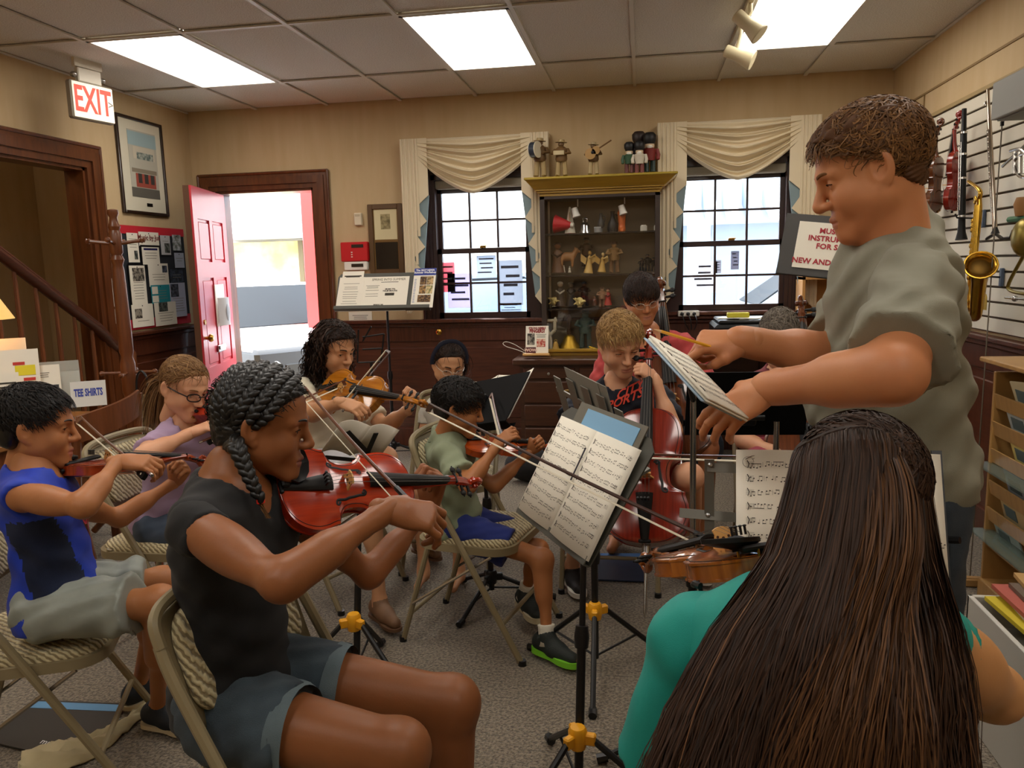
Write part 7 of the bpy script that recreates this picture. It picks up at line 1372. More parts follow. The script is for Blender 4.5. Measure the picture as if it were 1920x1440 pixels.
figurine('twig_ornament', 'pale forked ornament at the left of the bottom cabinet shelf', 1034, 655, 58, 'twig', ('b0a488', 'd8d0b8'), cat='ornament', yy=5.97); figurine('hand_bell', 'brass hand bell with dark handle in the bottom of the cabinet', 1068, 654, 64, 'bell', ('c09a3c', '4a3420'), cat='bell', group=None); _M['fig_c09a3c'].node_tree.nodes['Principled BSDF'].inputs['Metallic'].default_value = 1; figurine('figurine', 'grey-green bronze player in the bottom of the cabinet', 1098, 652, 72, 'man', ('4f6058', '3c4a44', '56685e')); figurine('small_bell', 'tiny brass bell beside the forked ornament', 1042, 655, 18, 'handbell', ('b08a38',), cat='bell', yy=5.95)
p = V(1105, 650, 5.98); o = thing('horn_mouthpiece', 'gold tube lying in the bottom of the cabinet', 'ornament', p); MB().cyl(p, p+A3(.09, -.02, -.03), .009, .012, 8).build('tube', M('gold', 'd8b040', .25, .9), o); MB().lathe([(.012, 0), (.018, .01), (.016, .012)], p+A3(.09, -.02, -.03), (.9, -.2, -.3), 10).build('rim', M('gold', ''), o)
# figures on top
TP = 6.0; G2 = 'figures on top of the display cabinet'
f, q, H = figurine('musician_figure', 'metal figure of a bass drummer on top of the cabinet', 1013, 331, 74, 'man', ('5a4020', '9a8458', '6b5030'), yy=TP, group=G2); MB().lathe([(.2*H, -.08*H), (.2*H, .08*H)], q(-.1, -.2, .66), (.9, -.4, 0), 16).build('drum', M('drum_navy', '28303c', .4), f); MB().lathe([(.21*H, -.1*H), (.21*H, -.08*H)], q(-.1, -.2, .66), (.9, -.4, 0), 16).lathe([(.21*H, .08*H), (.21*H, .1*H)], q(-.1, -.2, .66), (.9, -.4, 0), 16).build('drum_hoop', M('drum_rim', 'd8d0b8', .5), f)
f, q, H = figurine('musician_figure', 'metal figure of a squeezebox player on top of the cabinet', 1053, 330, 70, 'man', ('6a4e2a', 'a08a5c', '6b5030'), yy=TP, group=G2); MB().box(q(-.05, -.18, .6), (.3*H, .08*H, .12*H), None, .003).build('squeezebox', M('concertina', 'b8a880', .5), f)
f, q, H = figurine('musician_figure', 'metal figure of a guitarist on top of the cabinet', 1113, 327, 62, 'man', ('5a4020', 'a8946a', '6b5030'), yy=TP, group=G2); d = nrm(A3(.85, 0, .5)); m = MB(); c = q(-.08, -.2, .6); 
for a_, r_ in ((0, .17), (.2, .125)): m.lathe([(r_*H, -.03*H), (r_*H, .03*H)], c+d*a_*H, (0, -1, .0), 14)
m.build('guitar_body', M('guitar', 'a88248', .4), f); MB().tube([c+d*.2*H, c+d*.75*H], .025*H, 6).build('guitar_neck', M('guitar_n', '6a4c28', .5), f); MB().ell(c+d*.08*H+A3(0, -.04*H, 0), (.05*H, .01*H, .05*H)).build('sound_hole', EBONY, f)
figurine('nutcracker', 'left nutcracker soldier with green sleeves on top of the cabinet', 1180, 324, 58, 'soldier', ('2e5038', '5a1c14', 'd8c0a0', '0a090b'), yy=TP, group=G2); figurine('nutcracker', 'small middle nutcracker soldier in white on top of the cabinet', 1199, 324, 60, 'soldier', ('c8c0b0', '6a241a', 'd8c0a0', '0b0a0c'), yy=TP-.02, group=G2); figurine('nutcracker', 'tall nutcracker soldier in red on top of the cabinet', 1218, 322, 74, 'soldier', ('7a2420', '16302a', 'd8c0a0', '100d0d'), yy=TP+.06, group=G2); figurine('nutcracker', 'dark nutcracker with pointed hat behind the others', 1198, 322, 76, 'soldier', ('1c1c28', '2a1a14', 'b89878', '2a1c18'), yy=TP+.12, group=G2)
# small standing sign on the chest
c = V(1007, 638, 5.78); o = thing('fingers_sign', 'small white and red fingers advert standing on the chest', 'sign', c); x, y, n = A3(1, 0, 0), nrm(A3(0, .25, 1)), nrm(A3(0, -1, .25)); R = np.stack([x, y, n], 1); MB().box(c, (.17, .215, .006), R).build('card', PAPER, o); MB().box(c-y*.112+n*.01, (.2, .02, .07), R, .004).build('stand_base', M('stand_oak', 'c89a58', .5), o)
RD = M('ink_maroon', '8a1c20', .7); text('headline', 'STRONG NIMBLE', .022, RD, o, c+y*.09+n*.004, x, y, .0005, .001, sx=.75); text('headline', 'FINGERS!', .036, RD, o, c+y*.068+n*.004, x, y, .0005, .0018, sx=.78); MB().box(c-x*.045+y*.008+n*.004, (.055, .085, .001), R).build('portrait', PH_[0], o); lines(o, c+x*.03+y*.035+n*.004, .08, (.008, -.002, -.012), .004, INKG, x, y, n); MB().box(c+x*.03-y*.02+n*.004, (.065, .06, .001), R).build('hand_print', M('print_red', 'b0382c', .7, noise=(60, 1, 1, 1, 3), col2='d8b8a0'), o); MB().box(c-x*.045-y*.075+n*.004, (.075, .045, .001), R).build('band', M('print_maroon', '4a1018', .7), o); text('band_text', 'WOW!', .03, M('print_cream', 'e8c8b8', .7), o, c-x*.045-y*.075+n*.0052, x, y, .0004, .001)
# wall fittings
o = thing('alarm_panel', 'red fire alarm panel beside the doorway', 'alarm panel', V(666, 471, YB-.02)); a, b_ = V(643, 457, YB-.03), V(689, 487, YB-.03); c = (a+b_)/2; w_, h_ = .23, .155; MB().box(c, (w_, .05, h_), None, .006).build('housing', M('alarm_red', 'c4161c', .45), o); MB().box(c+A3(.03, -.027, .045), (.1, .004, .025)).build('display', M('lcd', '2a2018', .3), o)
for k in range(3): MB().box(c+A3(-.02, -.027, -.005-.018*k), (.012, .004, .008)).build('button', WHITE, o)
o = thing('keypad', 'white keypad below the red alarm panel', 'keypad', c-A3(0, 0, .13)); MB().box(c+A3(.005, 0, -.115), (.2, .04, .07), None, .006).build('housing', WHITE, o); MB().box(c+A3(.02, -.022, -.11), (.1, .004, .025)).build('display', M('lcd', ''), o)
o = thing('thermostat', 'small cream box high on the wall beside the door', 'thermostat', V(672, 412, YB)); c = V(672, 411, YB-.015); MB().box(c, (.065, .035, .1), None, .006).build('housing', M('cream_pl', 'd8ccb0', .5), o); MB().box(c+A3(0, -.018, .03), (.04, .004, .015)).build('vent', M('cream_pl2', 'b8ac90', .5), o)
o = thing('wall_notice', 'small white notice on the wall below the brochure stand', 'notice', V(676, 597, YB)); c = V(676, 598, YB-.004); MB().box(c, (.2, .004, .12)).build('sheet', PAPER, o); lines(o, c+A3(0, -.003, 0), .14, (.03, .015, 0, -.03), .005, INKG, A3(1, 0, 0), A3(0, 0, 1), A3(0, -1, 0))
M('frame_gold', '7a5a2c', .4, .3); O = (V(688, 387, YB)+V(762, 510, YB))/2; O[1] = YB-.001; X_, Y_, N_ = A3(1, 0, 0), A3(0, 0, 1), A3(0, -1, 0)
def insets(f, c, R): MB().box(c+Y_*.12, (.19, .25, .002), R).build('print', M('print_cream2', 'd8cba0', .8), f); MB().box(c+Y_*.14+N_*.002, (.08, .12, .001), R).build('etching', M('etch', '6a6040', .8, noise=(30, 1, 1, 1, 2), col2='a89a70'), f); MB().box(c-Y_*.14, (.19, .23, .002), R).build('dark_mirror', M('mirror_dark', '1c1614', .12), f); MB().box(c-Y_*.012+N_*.003, (.2, .02, .006), R).build('divider', M('frame_gold', '7a5a2c', .4, .3), f)
frame_pic('framed_mirror', 'narrow gilt frame with small print over dark mirror', O, X_, Y_, N_, .29, .56, .04, M('frame_gold2', '5a3e1e', .4, coat=.3), M('frame_gold', ''), insets)
o = thing('door_knob_hook', 'round brass knob on the wainscot below the window', 'knob', V(825, 622, YB-.03)); MB().lathe([(.012, 0), (.01, .02), (.022, .03), (.024, .04), (.012, .05), (0, .051)], V(825, 622, YB-.025), (0, -1, 0), 14).build('knob', BRASS, o)
o = thing('wire_loop', 'white wire loop beside the fingers sign', 'wire', V(960, 645, 5.9)); MB().tube(spline([V(u, v, 5.95) for u, v in ((985, 662), (970, 656), (950, 650), (943, 644), (950, 641), (965, 646), (984, 658))], 5), .0025, 6).build('wire', WHITE, o)
# printer on the sill side, power strip, papers
pr = thing('printer', 'black printer under the right-hand window', 'printer', V(1420, 640, 5.75)); a, b_ = V(1338, 590, 5.7), V(1510, 600, 5.7); cx, w_ = (a[0]+b_[0])/2, b_[0]-a[0]; zt = 1.06
MB().bx((cx-w_/2, 5.6, .86), (cx+w_/2, 6.1, zt-.03), .02).build('body', BLACKP, pr); MB().bx((cx-w_/2+.03, 5.62, zt-.03), (cx+w_/2-.03, 6.08, zt), .01).build('scanner_lid', BLACK, pr); MB().bx((cx-w_/2+.07, 5.59, .99), (cx+w_/2-.2, 5.602, 1.0)).build('tray_slot', STEEL, pr); MB().bx((cx-w_/2+.05, 5.5, .88), (cx+w_/2-.1, 5.62, .9)).build('paper_tray', BLACKP, pr)
tb = thing('side_table', 'low wooden table under the black printer', 'table', (cx, 5.85, 0)); MB().bx((cx-.45, 5.55, .82), (cx+.45, 6.17, .86), .004).build('table_top', WOODM, tb)
for sx in (-.42, .42):
    for sy in (5.59, 6.12): MB().bx((cx+sx-.02, sy-.02, 0), (cx+sx+.02, sy+.02, .82)).build('leg', WOODM, tb)
for k, (lb, dx, ro, mt) in enumerate((('white papers on top of the printer', 0, .1, PAPER), ('loose sheet hanging over the printer edge', -.12, -.3, PAPER), ('grey document on the right of the printer', .16, .2, M('doc_grey', '9a9a9a', .7)))): o = thing('paper', lb, 'paper', (cx+dx, 5.8, zt), group='papers on the printer'); MB().box((cx+dx, 5.8, zt+.003+.003*k), (.28, .2, .002), np.array(Matrix.Rotation(ro, 3, 'Z'))).build('sheet', mt, o)
o = thing('sticky_pad', 'yellow pad on the printer in front of the window', 'pad', V(1385, 570, 5.75)); MB().box(A3(V(1384, 571, 5.72)[0], 5.72, zt+.03), (.15, .06, .035), None, .004).build('pad', M('pad_yellow', 'd8cc3c', .7), o)
o = thing('power_strip', 'white power strip with plugs below the right window', 'power strip', V(1290, 585, 6.1)); c = V(1291, 588, YB-.09); MB().box(c, (.16, .03, .045), None, .006).build('housing', WHITE, o)
for k in range(3): MB().lathe([(.014, 0), (.014, .03), (.006, .035)], c+A3(-.05+.045*k, -.015, 0), (0, -1, 0), 8).build('plug', BLACKP, o); MB().tube(spline([c+A3(-.05+.045*k, -.045, 0), c+A3(-.03+.045*k, -.06, -.06), c+A3(.02*k, -.05, -.12)], 4), .004, 6).build('cord', BLACKP, o)
bs = thing('shelf_unit', 'pine shelf unit in the corner behind the sign', 'shelf', (1.5, 6.1, 0)); a = V(1500, 520, 6.05)
for s in (a[0], 1.72): MB().bx((s, 5.95, 0), (s+.02, YB-.04, 1.4)).build('side_panel', M('pine', 'b8864a', .5), bs)
for k in range(6): MB().bx((a[0], 5.95, .02+.26*k), (1.74, YB-.04, .04+.26*k)).build('shelf_board', M('pine', ''), bs)
MB().bx((a[0], YB-.05, 0), (1.74, YB-.04, 1.4)).build('back_panel', M('pine2', 'a87838', .6), bs)
# dark bags and folder by the cellos
S = SDF(); p = VZ(1000, 842, .0); p = A3(-.72, 5.2, 0); S.ell(p+A3(0, 0, .12), (.22, .14, .12), k=.04); S.ell(p+A3(.15, .02, .1), (.14, .12, .1), k=.04); S.cut((0, 0, .002), (0, 0, -1)); v_, f_ = S.mesh(.015); o = thing('gig_bag', 'black soft bag on the floor before the chest', 'bag', p); mkobj('bag', v_, f_, cloth('bag_black', '121214'), o, smooth=True); MB().tube(spline([p+A3(-.12, 0, .22), p+A3(-.05, -.03, .3), p+A3(.06, -.02, .29), p+A3(.12, 0, .2)], 5), .01, 6).build('handle', BLACKP, o)
q = [VZ(u, v, .005) for u, v in ((1118, 1040), (1205, 1040), (1210, 1092), (1112, 1088))]; o = thing('document_folder', 'blue-edged plastic folder on the floor below the cello', 'folder', np.mean(q, 0)); MB().prism(q, (0, 0, .006)).build('cover', M('folder_navy', '202c44', .35), o); MB().prism([q[0], q[1], lerp(q[1], q[2], .15), lerp(q[0], q[3], .15)], (0, 0, .0075)).build('blue_edge', M('folder_blue2', '4a7ab8', .4), o)
# ---------------------------------------------------------------- right wall: slatwall and instruments
sw = thing('slatwall', 'white slatted display panel on the right wall hung with instruments', 'display panel', (XR-.02, 4.0, 1.07)); ya, yb, za, zb = 2.4, 5.44, 1.075, 2.3; MB().bx((XR-.014, ya, za), (XR-.001, yb, zb)).build('backing', M('slat_groove', '4a3c28', .8), sw); n_ = 16; pt = (zb-za)/n_
SLW = M('slat_white', 'd9d2c0', .5); s0 = None
for k in range(n_):
    if s0 is None: s0 = MB().box((0, 0, 0), (.012, yb-ya, pt-.011), None, .002).build('slat', SLW, sw, local=True); o = s0
    else: o = s0.copy(); COL.objects.link(o); o.parent = sw
    o.location = Vector((XR-.02, (ya+yb)/2, za+pt*(k+.5)))-sw.location
m = MB(); m.bx((XR-.04, yb, za-.02), (XR-.001, yb+.02, zb+.02)); m.bx((XR-.04, ya, zb), (XR-.001, yb+.02, zb+.02)); m.build('edge_strip', M('slat_edge', 'a08a60', .5), sw)
GI = 'instruments hung on the slatted panel'
def hook(u, v, x=XR-.05):
    return MB()
for (u0, v0, u1, v1, nm, lab, vm, nh) in ((1754, 400, 1767, 222, 'violin', 'dark brown violin hung on the slatted panel next to the corner', varnish('chestnut', '6e3a16', '4a240c'), (-.75, .65, 0)), (1790, 396, 1803, 208, 'violin', 'red violin hung on the slatted panel beside the clarinet', varnish('cherry', '9c2818', '7a180c'), (-.75, .65, 0))):
    E = VX(u0, v0, XR-.1); S_ = reach(u1, v1, E, .58, True); S_ = VX(u1, v1, XR-.1); L = np.linalg.norm(S_-E); violin(nm, lab, 'violin', E, S_, nh, vm, sc=L/.59, group=GI)
KEY = M('silver_key', 'c8c4bc', .2, 1.); LAC = M('brass_lacquer', 'c49a3c', .22, 1.)
def woodwind(label, a, b_, r, mat, keys, cat, name):
    o = thing(name, label, cat, b_, group=GI); d = nrm(b_-a); L = np.linalg.norm(b_-a); F = frame(d, (-1, 0, 0)); MB().tube([a, lerp(a, b_, .2), lerp(a, b_, .21), lerp(a, b_, .55), lerp(a, b_, .56), b_], np.array([.75, .8, 1, 1, 1.05, 1.1])*r, 12).build('body', mat, o)
    m = MB(); rg = random.Random(keys)
    for k in range(keys): t = .3+.55*k/keys; c = lerp(a, b_, t)+F[:, 2]*r; m.ell(c+F[:, 1]*rg.uniform(-.6, .6)*r, (.006, .006, .003), F, 8, 5)
    m.build('key_pads', KEY, o); m = MB(); 
    for s in (-.8, .8): m.tube([lerp(a, b_, .28)+F[:, 1]*s*r+F[:, 2]*r, lerp(a, b_, .85)+F[:, 1]*s*r+F[:, 2]*r], .002, 5)
    m.build('key_rods', KEY, o); return o, F, d
a, b_ = VX(1808, 204, XR-.12), VX(1803, 428, XR-.12); o, F, d = woodwind('black clarinet with silver keys on the slatted panel', a, b_, .016, EBONY, 14, 'clarinet', 'clarinet'); MB().lathe([(.018, 0), (.02, .03), (.03, .07), (.028, .07)], b_-d*.01, d, 14).build('bell', EBONY, o)
for t in (.2, .38, .58, .9): MB().lathe([(.0185, -.005), (.0185, .005)], lerp(a, b_, t), d, 12).build('ring', KEY, o)
a, b_ = VX(1852, 168, XR-.1), VX(1866, 440, XR-.1); o, F, d = woodwind('long silver flute standing upright on the slatted panel', a, b_, .0105, M('flute_silver', 'b8a898', .22, 1.), 16, 'flute', 'flute'); MB().ell(lerp(a, b_, .1)+F[:, 2]*.008, (.016, .012, .005), frame(d)).build('lip_plate', KEY, o)
br = thing('display_bracket', 'black bent bracket holding the flute', 'bracket', VX(1866, 445, XR-.05), group=GI); P = [VX(u, v, XR-.1) for u, v in ((1850, 448), (1866, 438), (1880, 448), (1895, 446), (1900, 432))]; MB().tube(P, .008, 6).build('arm', BLACK, br); MB().lathe([(.02, 0), (.008, .03)], P[1], (0, 0, 1), 10).build('cone', BLACK, br)
for lab, u, v in (('blue-grey bracket beside the saxophone bell', 1878, 520), ('blue-grey bracket above the flute stand', 1844, 410)): br = thing('display_bracket', lab, 'bracket', VX(u, v, XR-.03), group=GI); c = VX(u, v, XR-.035); MB().box(c, (.015, .03, .09), None, .004).build('plate', M('bracket_blue', '4a5a70', .5), br); MB().tube([c, c+A3(-.12, .02, .01), c+A3(-.13, .02, .03)], .005, 6).build('peg', BLACK, br)
sx = thing('saxophone', 'brass saxophone hung on the slatted panel behind the man', 'saxophone', VX(1828, 590, XR-.15), group=GI); Q = lambda u, v, x=XR-.15: VX(u, v, x)
P = spline([Q(1836, 372), Q(1836, 400), Q(1830, 450), Q(1822, 520), Q(1820, 560), Q(1823, 588), Q(1829, 592, XR-.2), Q(1832, 570, XR-.22), Q(1836, 530, XR-.24), Q(1838, 505, XR-.26), Q(1839, 497, XR-.27)], 6); n = len(P); t = np.linspace(0, 1, n); rr = np.interp(t, [0, .4, .62, .8, .93, 1], [.011, .02, .026, .032, .048, .066]); MB().tube(P, rr, 16, caps=False).tube(P, rr*.94, 16, caps=False).build('body_tube', LAC, sx); MB().ell(P[-1]-nrm(P[-1]-P[-3])*.02, (.05, .05, .01), frame(P[-1]-P[-3])[:, [1, 2, 0]]).build('bell_interior', M('bell_dark', '5a4010', .4, .8), sx)
MB().tube(spline([Q(1836, 374), Q(1838, 360), Q(1830, 350), Q(1816, 340)], 4), [.011]*4+[.0105]*4+[.009]*4+[.008], 10).build('neck', LAC, sx); m = MB(); rg = random.Random(4)
for k in range(22): c = P[int(k*1.35)]+A3(-.022, rg.uniform(-.02, .02), 0); m.ell(c, (.006, .013, .013), None, 10, 5)
m.build('key_cups', LAC, sx); m = MB()
for k in range(5): m.tube([Q(1832+2*k-4, 385, XR-.185), Q(1822+3*k-6, 500, XR-.2)], .0028, 5)
m.build('key_rods', LAC, sx); MB().tube(closed=True, path=[P[-1]+frame(P[-1]-P[-3])[:, 1]*.066*math.cos(a)+frame(P[-1]-P[-3])[:, 2]*.066*math.sin(a) for a in np.arange(20)*math.pi/10], r=.005, n=6).build('bell_rim', LAC, sx)
tg = thing('price_tag', 'yellow price tag hanging below the saxophone', 'tag', VX(1845, 565, XR-.2)); c = VX(1845, 567, XR-.18); MB().prism([c+A3(0, y, z) for y, z in ((-.028, -.035), (.028, -.035), (.028, .025), (.015, .04), (-.015, .04), (-.028, .025))], (.002, 0, 0)).build('tag', M('tag_yellow', 'd8b020', .6), tg); MB().cyl(c+A3(0, 0, .038), c+A3(.0, .01, .12), .001, n=5).build('string', WHITE, tg)
tr = thing('trumpet', 'silver trumpet partly out of view at the right edge', 'trumpet', VX(1910, 320, XR-.12), group=GI); T_ = lambda u, v: VX(u, v, XR-.12); MB().tube([T_(1880, 312), T_(1925, 270)], .007, 8).build('lead_pipe', KEY, tr); MB().tube(spline([T_(1895, 283), T_(1915, 280), T_(1930, 300), T_(1925, 330), T_(1910, 328), T_(1903, 305), T_(1915, 290), T_(1945, 285)], 6), .008, 8).build('tubing', KEY, tr)
for k in range(3): MB().cyl(T_(1903+9*k, 285), T_(1903+9*k, 325), .009, n=10).build('valve', KEY, tr)
MB().lathe([(.008, 0), (.012, .1), (.03, .17), (.055, .2)], T_(1945, 285), T_(2000, 260)-T_(1945, 285), 14).build('bell', KEY, tr)
hn = thing('euphonium', 'tarnished gold horn with green trim at the right edge', 'horn', VX(1915, 470, XR-.15), group=GI); MB().ell(VX(1922, 445, XR-.14), (.05, .075, .085)).build('bell_bow', M('tarnish', '8a7a3c', .35, .8), hn); MB().tube([VX(1893, 412, XR-.14), VX(1960, 405, XR-.14)], .014, 8).build('green_trim', M('trim_green', '3a6a48', .5), hn); MB().lathe([(.03, 0), (.04, .05), (.03, .08)], VX(1918, 405, XR-.14), (0, 0, 1), 10).build('cork', M('cork', '8a6030', .7), hn); MB().tube(spline([VX(1920, 478, XR-.14), VX(1892, 530, XR-.14), VX(1895, 545, XR-.14), VX(1925, 552, XR-.14)], 5), .008, 8).build('slide_tube', M('tarnish', ''), hn); MB().tube([VX(1885, 558, XR-.1), VX(1935, 562, XR-.1)], .006, 6).ell(VX(1903, 560, XR-.1), .014).build('support_rod', STEEL, hn)
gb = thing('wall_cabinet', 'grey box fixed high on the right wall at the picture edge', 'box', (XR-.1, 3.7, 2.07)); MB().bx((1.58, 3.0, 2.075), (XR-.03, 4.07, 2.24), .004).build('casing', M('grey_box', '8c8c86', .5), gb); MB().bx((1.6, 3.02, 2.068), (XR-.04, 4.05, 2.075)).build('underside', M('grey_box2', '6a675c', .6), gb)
cb = thing('cable', 'thin grey cable hanging straight down the right side', 'cable', (1.42, 3.65, 0)); a = VX(1879, 232, 1.585); MB().tube([a, lerp(a, VZ(1818, 1092, 0), .5), VZ(1818, 1092, 0.0)], .0028, 6).build('wire', M('cable_grey', '5a5040', .6), cb); MB().box(a, (.012, .012, .02)).build('clip', BLACKP, cb)
# leaflet rack
OAK = M('rack_oak', 'b48a50', .45, coat=.2, noise=(4, 1, 10, 1, 1), col2='9c7440'); rk = thing('leaflet_rack', 'light oak rack with tiers of leaflets at the right edge', 'rack', (1.58, 3.1, 0)); RX, RY0, RY1, RZ = 1.44, 2.35, 3.5, 1.03
for yy in (RY1, 3.1, 2.7): MB().bx((RX-.01, yy-.02, .0 if yy == RY1 else .1), (RX+.28, yy, RZ-.04), .003).build('upright', OAK, rk)
MB().bx((RX+.26, RY0, .1), (RX+.28, RY1, RZ)).build('back_panel', OAK, rk); MB().bx((RX-.06, RY0, RZ), (RX+.3, RY1+.02, RZ+.02), .004).build('top_board', OAK, rk); MB().bx((RX-.02, RY0, 0), (RX+.28, RY1, .1), .004).build('plinth', OAK, rk)
LC = ('c8b890', 'b0b8b4', 'd8c878', 'a8b0b8', 'c0a878', '98a8a4')
for k in range(6):
    z0 = .9-.115*k-(.02 if k > 2 else 0)
    for j, (y1_, y0_) in enumerate(((RY1-.02, 3.1), (3.08, 2.7))):
        MB().prism([(RX, y0_, z0-.06), (RX, y1_, z0-.06), (RX-.012, y1_, z0), (RX-.012, y0_, z0)], (.008, 0, 0)).build('pocket_front', OAK, rk)
        o = thing('leaflet', 'leaflets in tier %s from the top, %s column of the oak rack' % (('first', 'second', 'third', 'fourth', 'fifth', 'sixth')[k], ('far', 'near')[j]), 'leaflet', (RX+.03, y0_+.15, z0), group='leaflets in the oak rack'); R = np.array(Matrix.Rotation(-.3, 3, 'Y')); c = A3(RX+.025, (y0_+y1_)/2+random.uniform(-.05, .05), z0+.01)
        MB().box(c, (.006, .22, .14), R@np.array(Matrix.Rotation(random.uniform(-.15, .1), 3, 'X'))).build('sheet', M('leaf_'+LC[(k+j) % 6], LC[(k+j) % 6], .7), o); MB().box(c+A3(-.006, .03, .005), (.002, .1, .05), R).build('print', M('leaf_print', '5a6a6a', .7), o)
for z0 in (.6, .31): MB().bx((RX-.07, RY0, z0), (RX+.02, RY1, z0+.008)).build('glass_shelf', M('shelf_glass', '6a7a70', .1, alpha=.5), rk)
wb = thing('storage_bin', 'white storage bin with stacked papers by the right edge', 'bin', (1.25, 2.1, 0)); 
for lo, hi in (((1.02, 1.6, 0), (1.035, 2.58, .4)), ((1.4, 1.6, 0), (1.415, 2.58, .4)), ((1.02, 2.565, 0), (1.415, 2.58, .4)), ((1.02, 1.6, 0), (1.415, 1.615, .4))): MB().bx(lo, hi, .003).build('side_panel', M('bin_white', 'c9c6bc', .5), wb)
MB().bx((1.037, 1.617, .003), (1.398, 2.563, .3)).build('filling', M('bin_in', '8a867a', .7), wb)
for k, (lab, cc, dx, dy, ro) in enumerate((('yellow magazine at the bottom of the pile on the white bin', 'c8b428', 0, 0, .05), ('white booklet in the pile on the white bin', 'd0ccc0', .03, .02, -.08), ('red-edged magazine in the pile on the white bin', 'b05a4c', .02, .02, .0), ('dark booklet in the pile on the white bin', '6a5a4c', .05, -.01, -.05), ('manila envelope on top of the pile on the white bin', 'b8925a', .07, .03, -.12))): o = thing('magazine', lab, 'magazine', (1.22+dx, 2.36+dy, .4+.014*k), group='pile of papers on the white bin'); MB().box((1.2+dx, 2.36+dy, .409+.015*k), (.28, .36, .013), np.array(Matrix.Rotation(ro, 3, 'Z'))).build('cover', M('mag_'+cc, cc, .6), o); MB().box((1.2+dx, 2.36+dy, .409+.015*k), (.276, .364, .009), np.array(Matrix.Rotation(ro, 3, 'Z'))).build('pages', PAPER, o)
a, b_ = VZ(1762, 1087, .02), VZ(1858, 1092, .02); fb = thing('floor_strip', 'wooden strip on the carpet beside the oak rack', 'strip', (a+b_)/2); MB().box((a+b_)/2, (np.linalg.norm(b_-a), .05, .035), frame(b_-a), .004).build('strip', OAK, fb); MB().box((a+b_)/2+A3(0, 0, .019), (np.linalg.norm(b_-a)*.98, .03, .002), frame(b_-a)).build('cap', OAK, fb)
# track spotlights
tk = thing('track_light', 'white ceiling track with two spotlights beside the bright panel', 'track light', (.5, 4.6, ZC)); tx = GX0+6*T; MB().bx((tx-.03, 3.2, ZC-.035), (tx-.0, 5.45, ZC-.006), .003).build('track', M('track_cream', 'b8ae94', .5), tk); CRM = M('spot_cream', 'd8cca8', .45)
for (u, v, yy, d) in ((1405, 48, 4.35, (.35, -.1, -.35)), (1388, 105, 4.75, (.45, -.1, -.22))):
    c = V(u, v, yy); d = nrm(d); h = MB().lathe([(.03, -.09), (.034, -.085), (.034, -.01), (.045, .03), (.055, .07), (.052, .075)], c, d, 16).build('spot_head', CRM, tk); MB().lathe([(.048, .068), (.01, .06)], c, d, 16).build('reflector', M('spot_in', '8a8474', .3, .6), h); MB().tube([c+A3(-.02, 0, .03), A3(tx-.015, c[1], ZC-.08), A3(tx-.015, c[1], ZC-.03)], .011, 8).build('stem', CRM, tk)
# posters in the lower panes
for (u, v, w_, h_, cc, lab) in ((835, 520, .16, .24, 'dc8e98', 'red poster seen from behind in the left window'), (862, 545, .2, .28, 'bcb8d4', 'lilac poster seen from behind in the left window'), (958, 530, .19, .36, 'aab0ba', 'grey poster seen from behind in the left window'), (912, 500, .16, .18, 'b8c0cc', 'blue-grey card seen from behind in the left window'), (955, 580, .2, .1, 'aebcd0', 'pale blue card low in the left window'), (1322, 520, .18, .24, 'c8c8cc', 'white poster with dark pictures in the right window'), (1378, 488, .06, .14, '8a8a94', 'small grey flyer in the right window'), (1346, 500, .05, .1, 'a0a0a8', 'smaller grey flyer in the right window')):
    c = V(u, v, YB+.075); o = thing('window_poster', lab, 'poster', c, group='posters in the window panes'); MB().box(c, (w_, .002, h_)).build('sheet', translucent('post_'+cc, cc), o); m = MB(); rg = random.Random(u)
    for k in range(4): m.box(c+A3(rg.uniform(-.1, .1)*w_, -.002, h_*(.35-.2*k)), (w_*rg.uniform(.4, .8), .001, h_*.06))
    m.build('print', translucent('post_print', '77777f'), o)
# ---------------------------------------------------------------- the street outside
o = MB().bx((-30, YB+.16, -.3), (30, 40, -.12)).build('street', M('asphalt', '8d8d90', .9, noise=(8, 1, 1, 1, 1), col2='7a7a7e')); o['kind'] = 'structure'
o = MB().bx((-30, YB+.16, -.12), (30, YB+2.2, -.02)).build('pavement', M('concrete', 'b8b4ac', .9, noise=(8, 1, 1, 1, 1), col2='a8a49c')); o['kind'] = 'structure'
bd = thing('shop_building', 'pale shop building across the street seen through the doorway', 'building', (-6, 16, -.2)); SW = M('facade_white', 'e8e4dc', .8); MB().bx((-14, 16, -.2), (-1.5, 18, 7)).build('wall', SW, bd); a, b_ = V(440, 455, 15.6), V(565, 455, 15.6)
MB().bx((a[0]-.2, 15.7, a[2]-3), (a[0]+1.4, 16.05, a[2])).build('shop_window', M('shop_yellow', 'c8b060', .4, noise=(2, 1, 1, 1, 1.5), col2='e0d4a0'), bd); MB().bx((a[0]+1.45, 15.7, a[2]-3), (b_[0]+.6, 16.05, a[2]-.05)).build('shop_window', M('shop_dark', '5a6478', .3, noise=(3, 1, 1, 1, 2), col2='9a6a6a'), bd); MB().bx((a[0]+1.4, 15.6, a[2]-3), (a[0]+1.5, 16.1, a[2])).build('mullion', M('mull', '6a5a3a', .6), bd); MB().prism([(a[0]-1.2, 15.9, a[2]+1.2), (a[0]-1.2, 14.4, a[2]+.05), (a[0]-1.2, 15.9, a[2]+.05)], (b_[0]-a[0]+1.6, 0, 0)).build('awning', M('awning_white', 'f2f0ec', .8), bd)
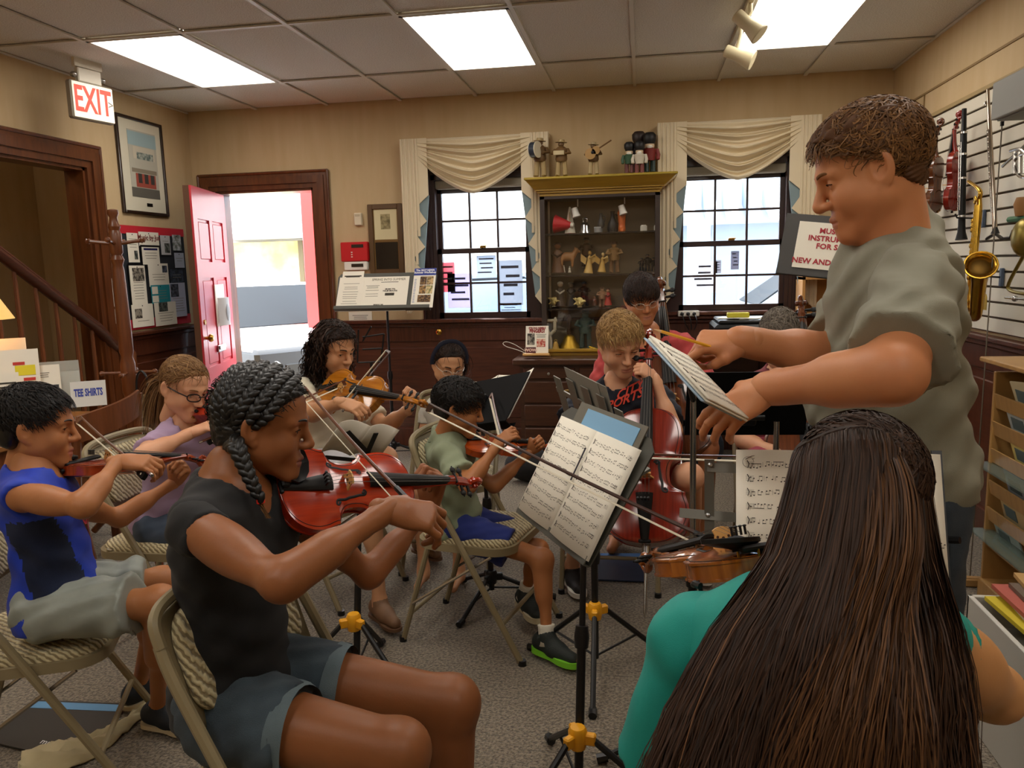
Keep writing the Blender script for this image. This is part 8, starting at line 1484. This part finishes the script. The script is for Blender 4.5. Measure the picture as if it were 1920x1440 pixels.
rp = thing('red_column', 'red column of the shop front outside the doorway', 'column', V(592, 500, 8.2)*A3(1, 1, 0)); p = V(592, 500, 8.2); MB().bx((p[0]-.09, 8.1, -.1), (p[0]+.12, 8.35, 2.5), .01).build('shaft', M('col_red', 'd83838', .5), rp); MB().bx((p[0]-.12, 8.07, -.12), (p[0]+.15, 8.38, .15), .01).build('foot', M('col_red', ''), rp)
b2 = thing('store_building', 'grey-blue building with striped awning across the street', 'building', (3, 17, -.2)); MB().bx((-1.4, 17, -.2), (12, 19, 4.2)).build('wall', M('facade_pale', 'd5dae0', .8), b2); MB().bx((-1.4, 16.7, 3.5), (12, 17.1, 4.3)).build('fascia', M('fascia', 'a8bccb', .7), b2)
for k in range(30): MB().prism([(-1.2+.4*k, 17, 3.4), (-1.2+.4*k, 15.8, 2.5), (-1.2+.4*k, 15.8, 2.2), (-1.2+.4*k, 17, 2.6)], (.2, 0, 0)).build('awning_stripe', M(('stripe_a', 'stripe_b')[k % 2], ('b4c4d4', 'e6e8ea')[k % 2], .8), b2)
for k in range(5): MB().bx((-1+2.4*k, 16.9, .4), (.9+2.4*k, 17.05, 2.2)).build('window', M('store_win', '8a98a8', .3), b2)
def car(label, c, paint, L=4.2, rz=0.):
    t = thing('car', label, 'car', c, rz); K = dict(local=True); prof = [(-2.1, .35), (-2.1, .75), (-1.95, .92), (-1.1, 1.0), (-.45, 1.45), (.75, 1.48), (1.35, 1.02), (2.0, .92), (2.1, .7), (2.1, .35)]; P = []
    S = []
    for w_ in (-.86, -.8, .8, .86): S.append([(x, w_*(1 if abs(w_) < .85 else 1), z if abs(w_) < .85 else min(z, .9)) for x, z in prof])
    G = np.array(S); m = MB(); m.grid(G, wrapv=True); m.add(G[0], [tuple(range(len(prof)))]); m.add(G[3], [tuple(range(len(prof)))[::-1]]); m.build('body', paint, t, smooth=False, **K)
    GL = M('car_glass', '1c2228', .5, spec=.1); W = [(-1.0, 1.02), (-.48, 1.4), (.7, 1.42), (1.22, 1.03)]
    for y in (-.81, .805): MB().prism([(x, y, z) for x, z in W], (0, .006, 0)).build('side_window', GL, t, **K)
    for a, b_ in (((-1.08, 1.02), (-.5, 1.43)), ((1.33, 1.04), (.8, 1.46))): MB().prism([(a[0], -.7, a[1]), (a[0], .7, a[1]), (b_[0], .62, b_[1]), (b_[0], -.62, b_[1])], (-.01 if a[0] < 0 else .01, 0, .008)).build('windscreen', GL, t, **K)
    for x in (-1.3, 1.3):
        for y in (-.87, .7): w_ = MB().lathe([(.33, 0), (.34, .03), (.34, .15), (.33, .18)], (x, y, .33), (0, 1, 0), 20).build('wheel', BLACKP, t, **K); MB().lathe([(.2, -.005), (.2, .185)], (x, y, .33), (0, 1, 0), 14).build('hub_cap', STEEL, w_, **K)
    MB().box((-2.09, 0, .62), (.06, 1.2, .22), None, .02).build('grille', BLACKP, t, **K); MB().box((-2.08, 0, .42), (.08, 1.66, .14), None, .03).build('bumper', M('bumper_dark', '2a2e36', .4), t, **K)
    for y in (-.68, .68): MB().ell((-2.02, y, .72), (.1, .16, .09)).build('head_lamp', M('headlamp', 'd8e0e8', .1), t, **K); MB().ell((2.05, y, .75), (.06, .14, .1)).build('tail_lamp', M('taillamp', 'b02020', .3), t, **K)
    MB().box((0, 0, .58), (4.22, 1.755, .58), None, .04).build('lower_cladding', M('bumper_dark', ''), t, **K)
    return t
car('white car parked nose-on right outside the open door', (-4.7, 8.75, -.12), M('car_white', 'eef0f2', .25, coat=.6), rz=math.radians(143)); car('silver car across the street seen through the right window', (2.5, 11.2, -.12), M('car_silver', 'a8b4c0', .3, .3, coat=.6), rz=.05); car('blue-grey car across the street seen through the left window', (-2.6, 13.4, -.12), M('car_blue', '6a8098', .3, coat=.6), rz=.03)
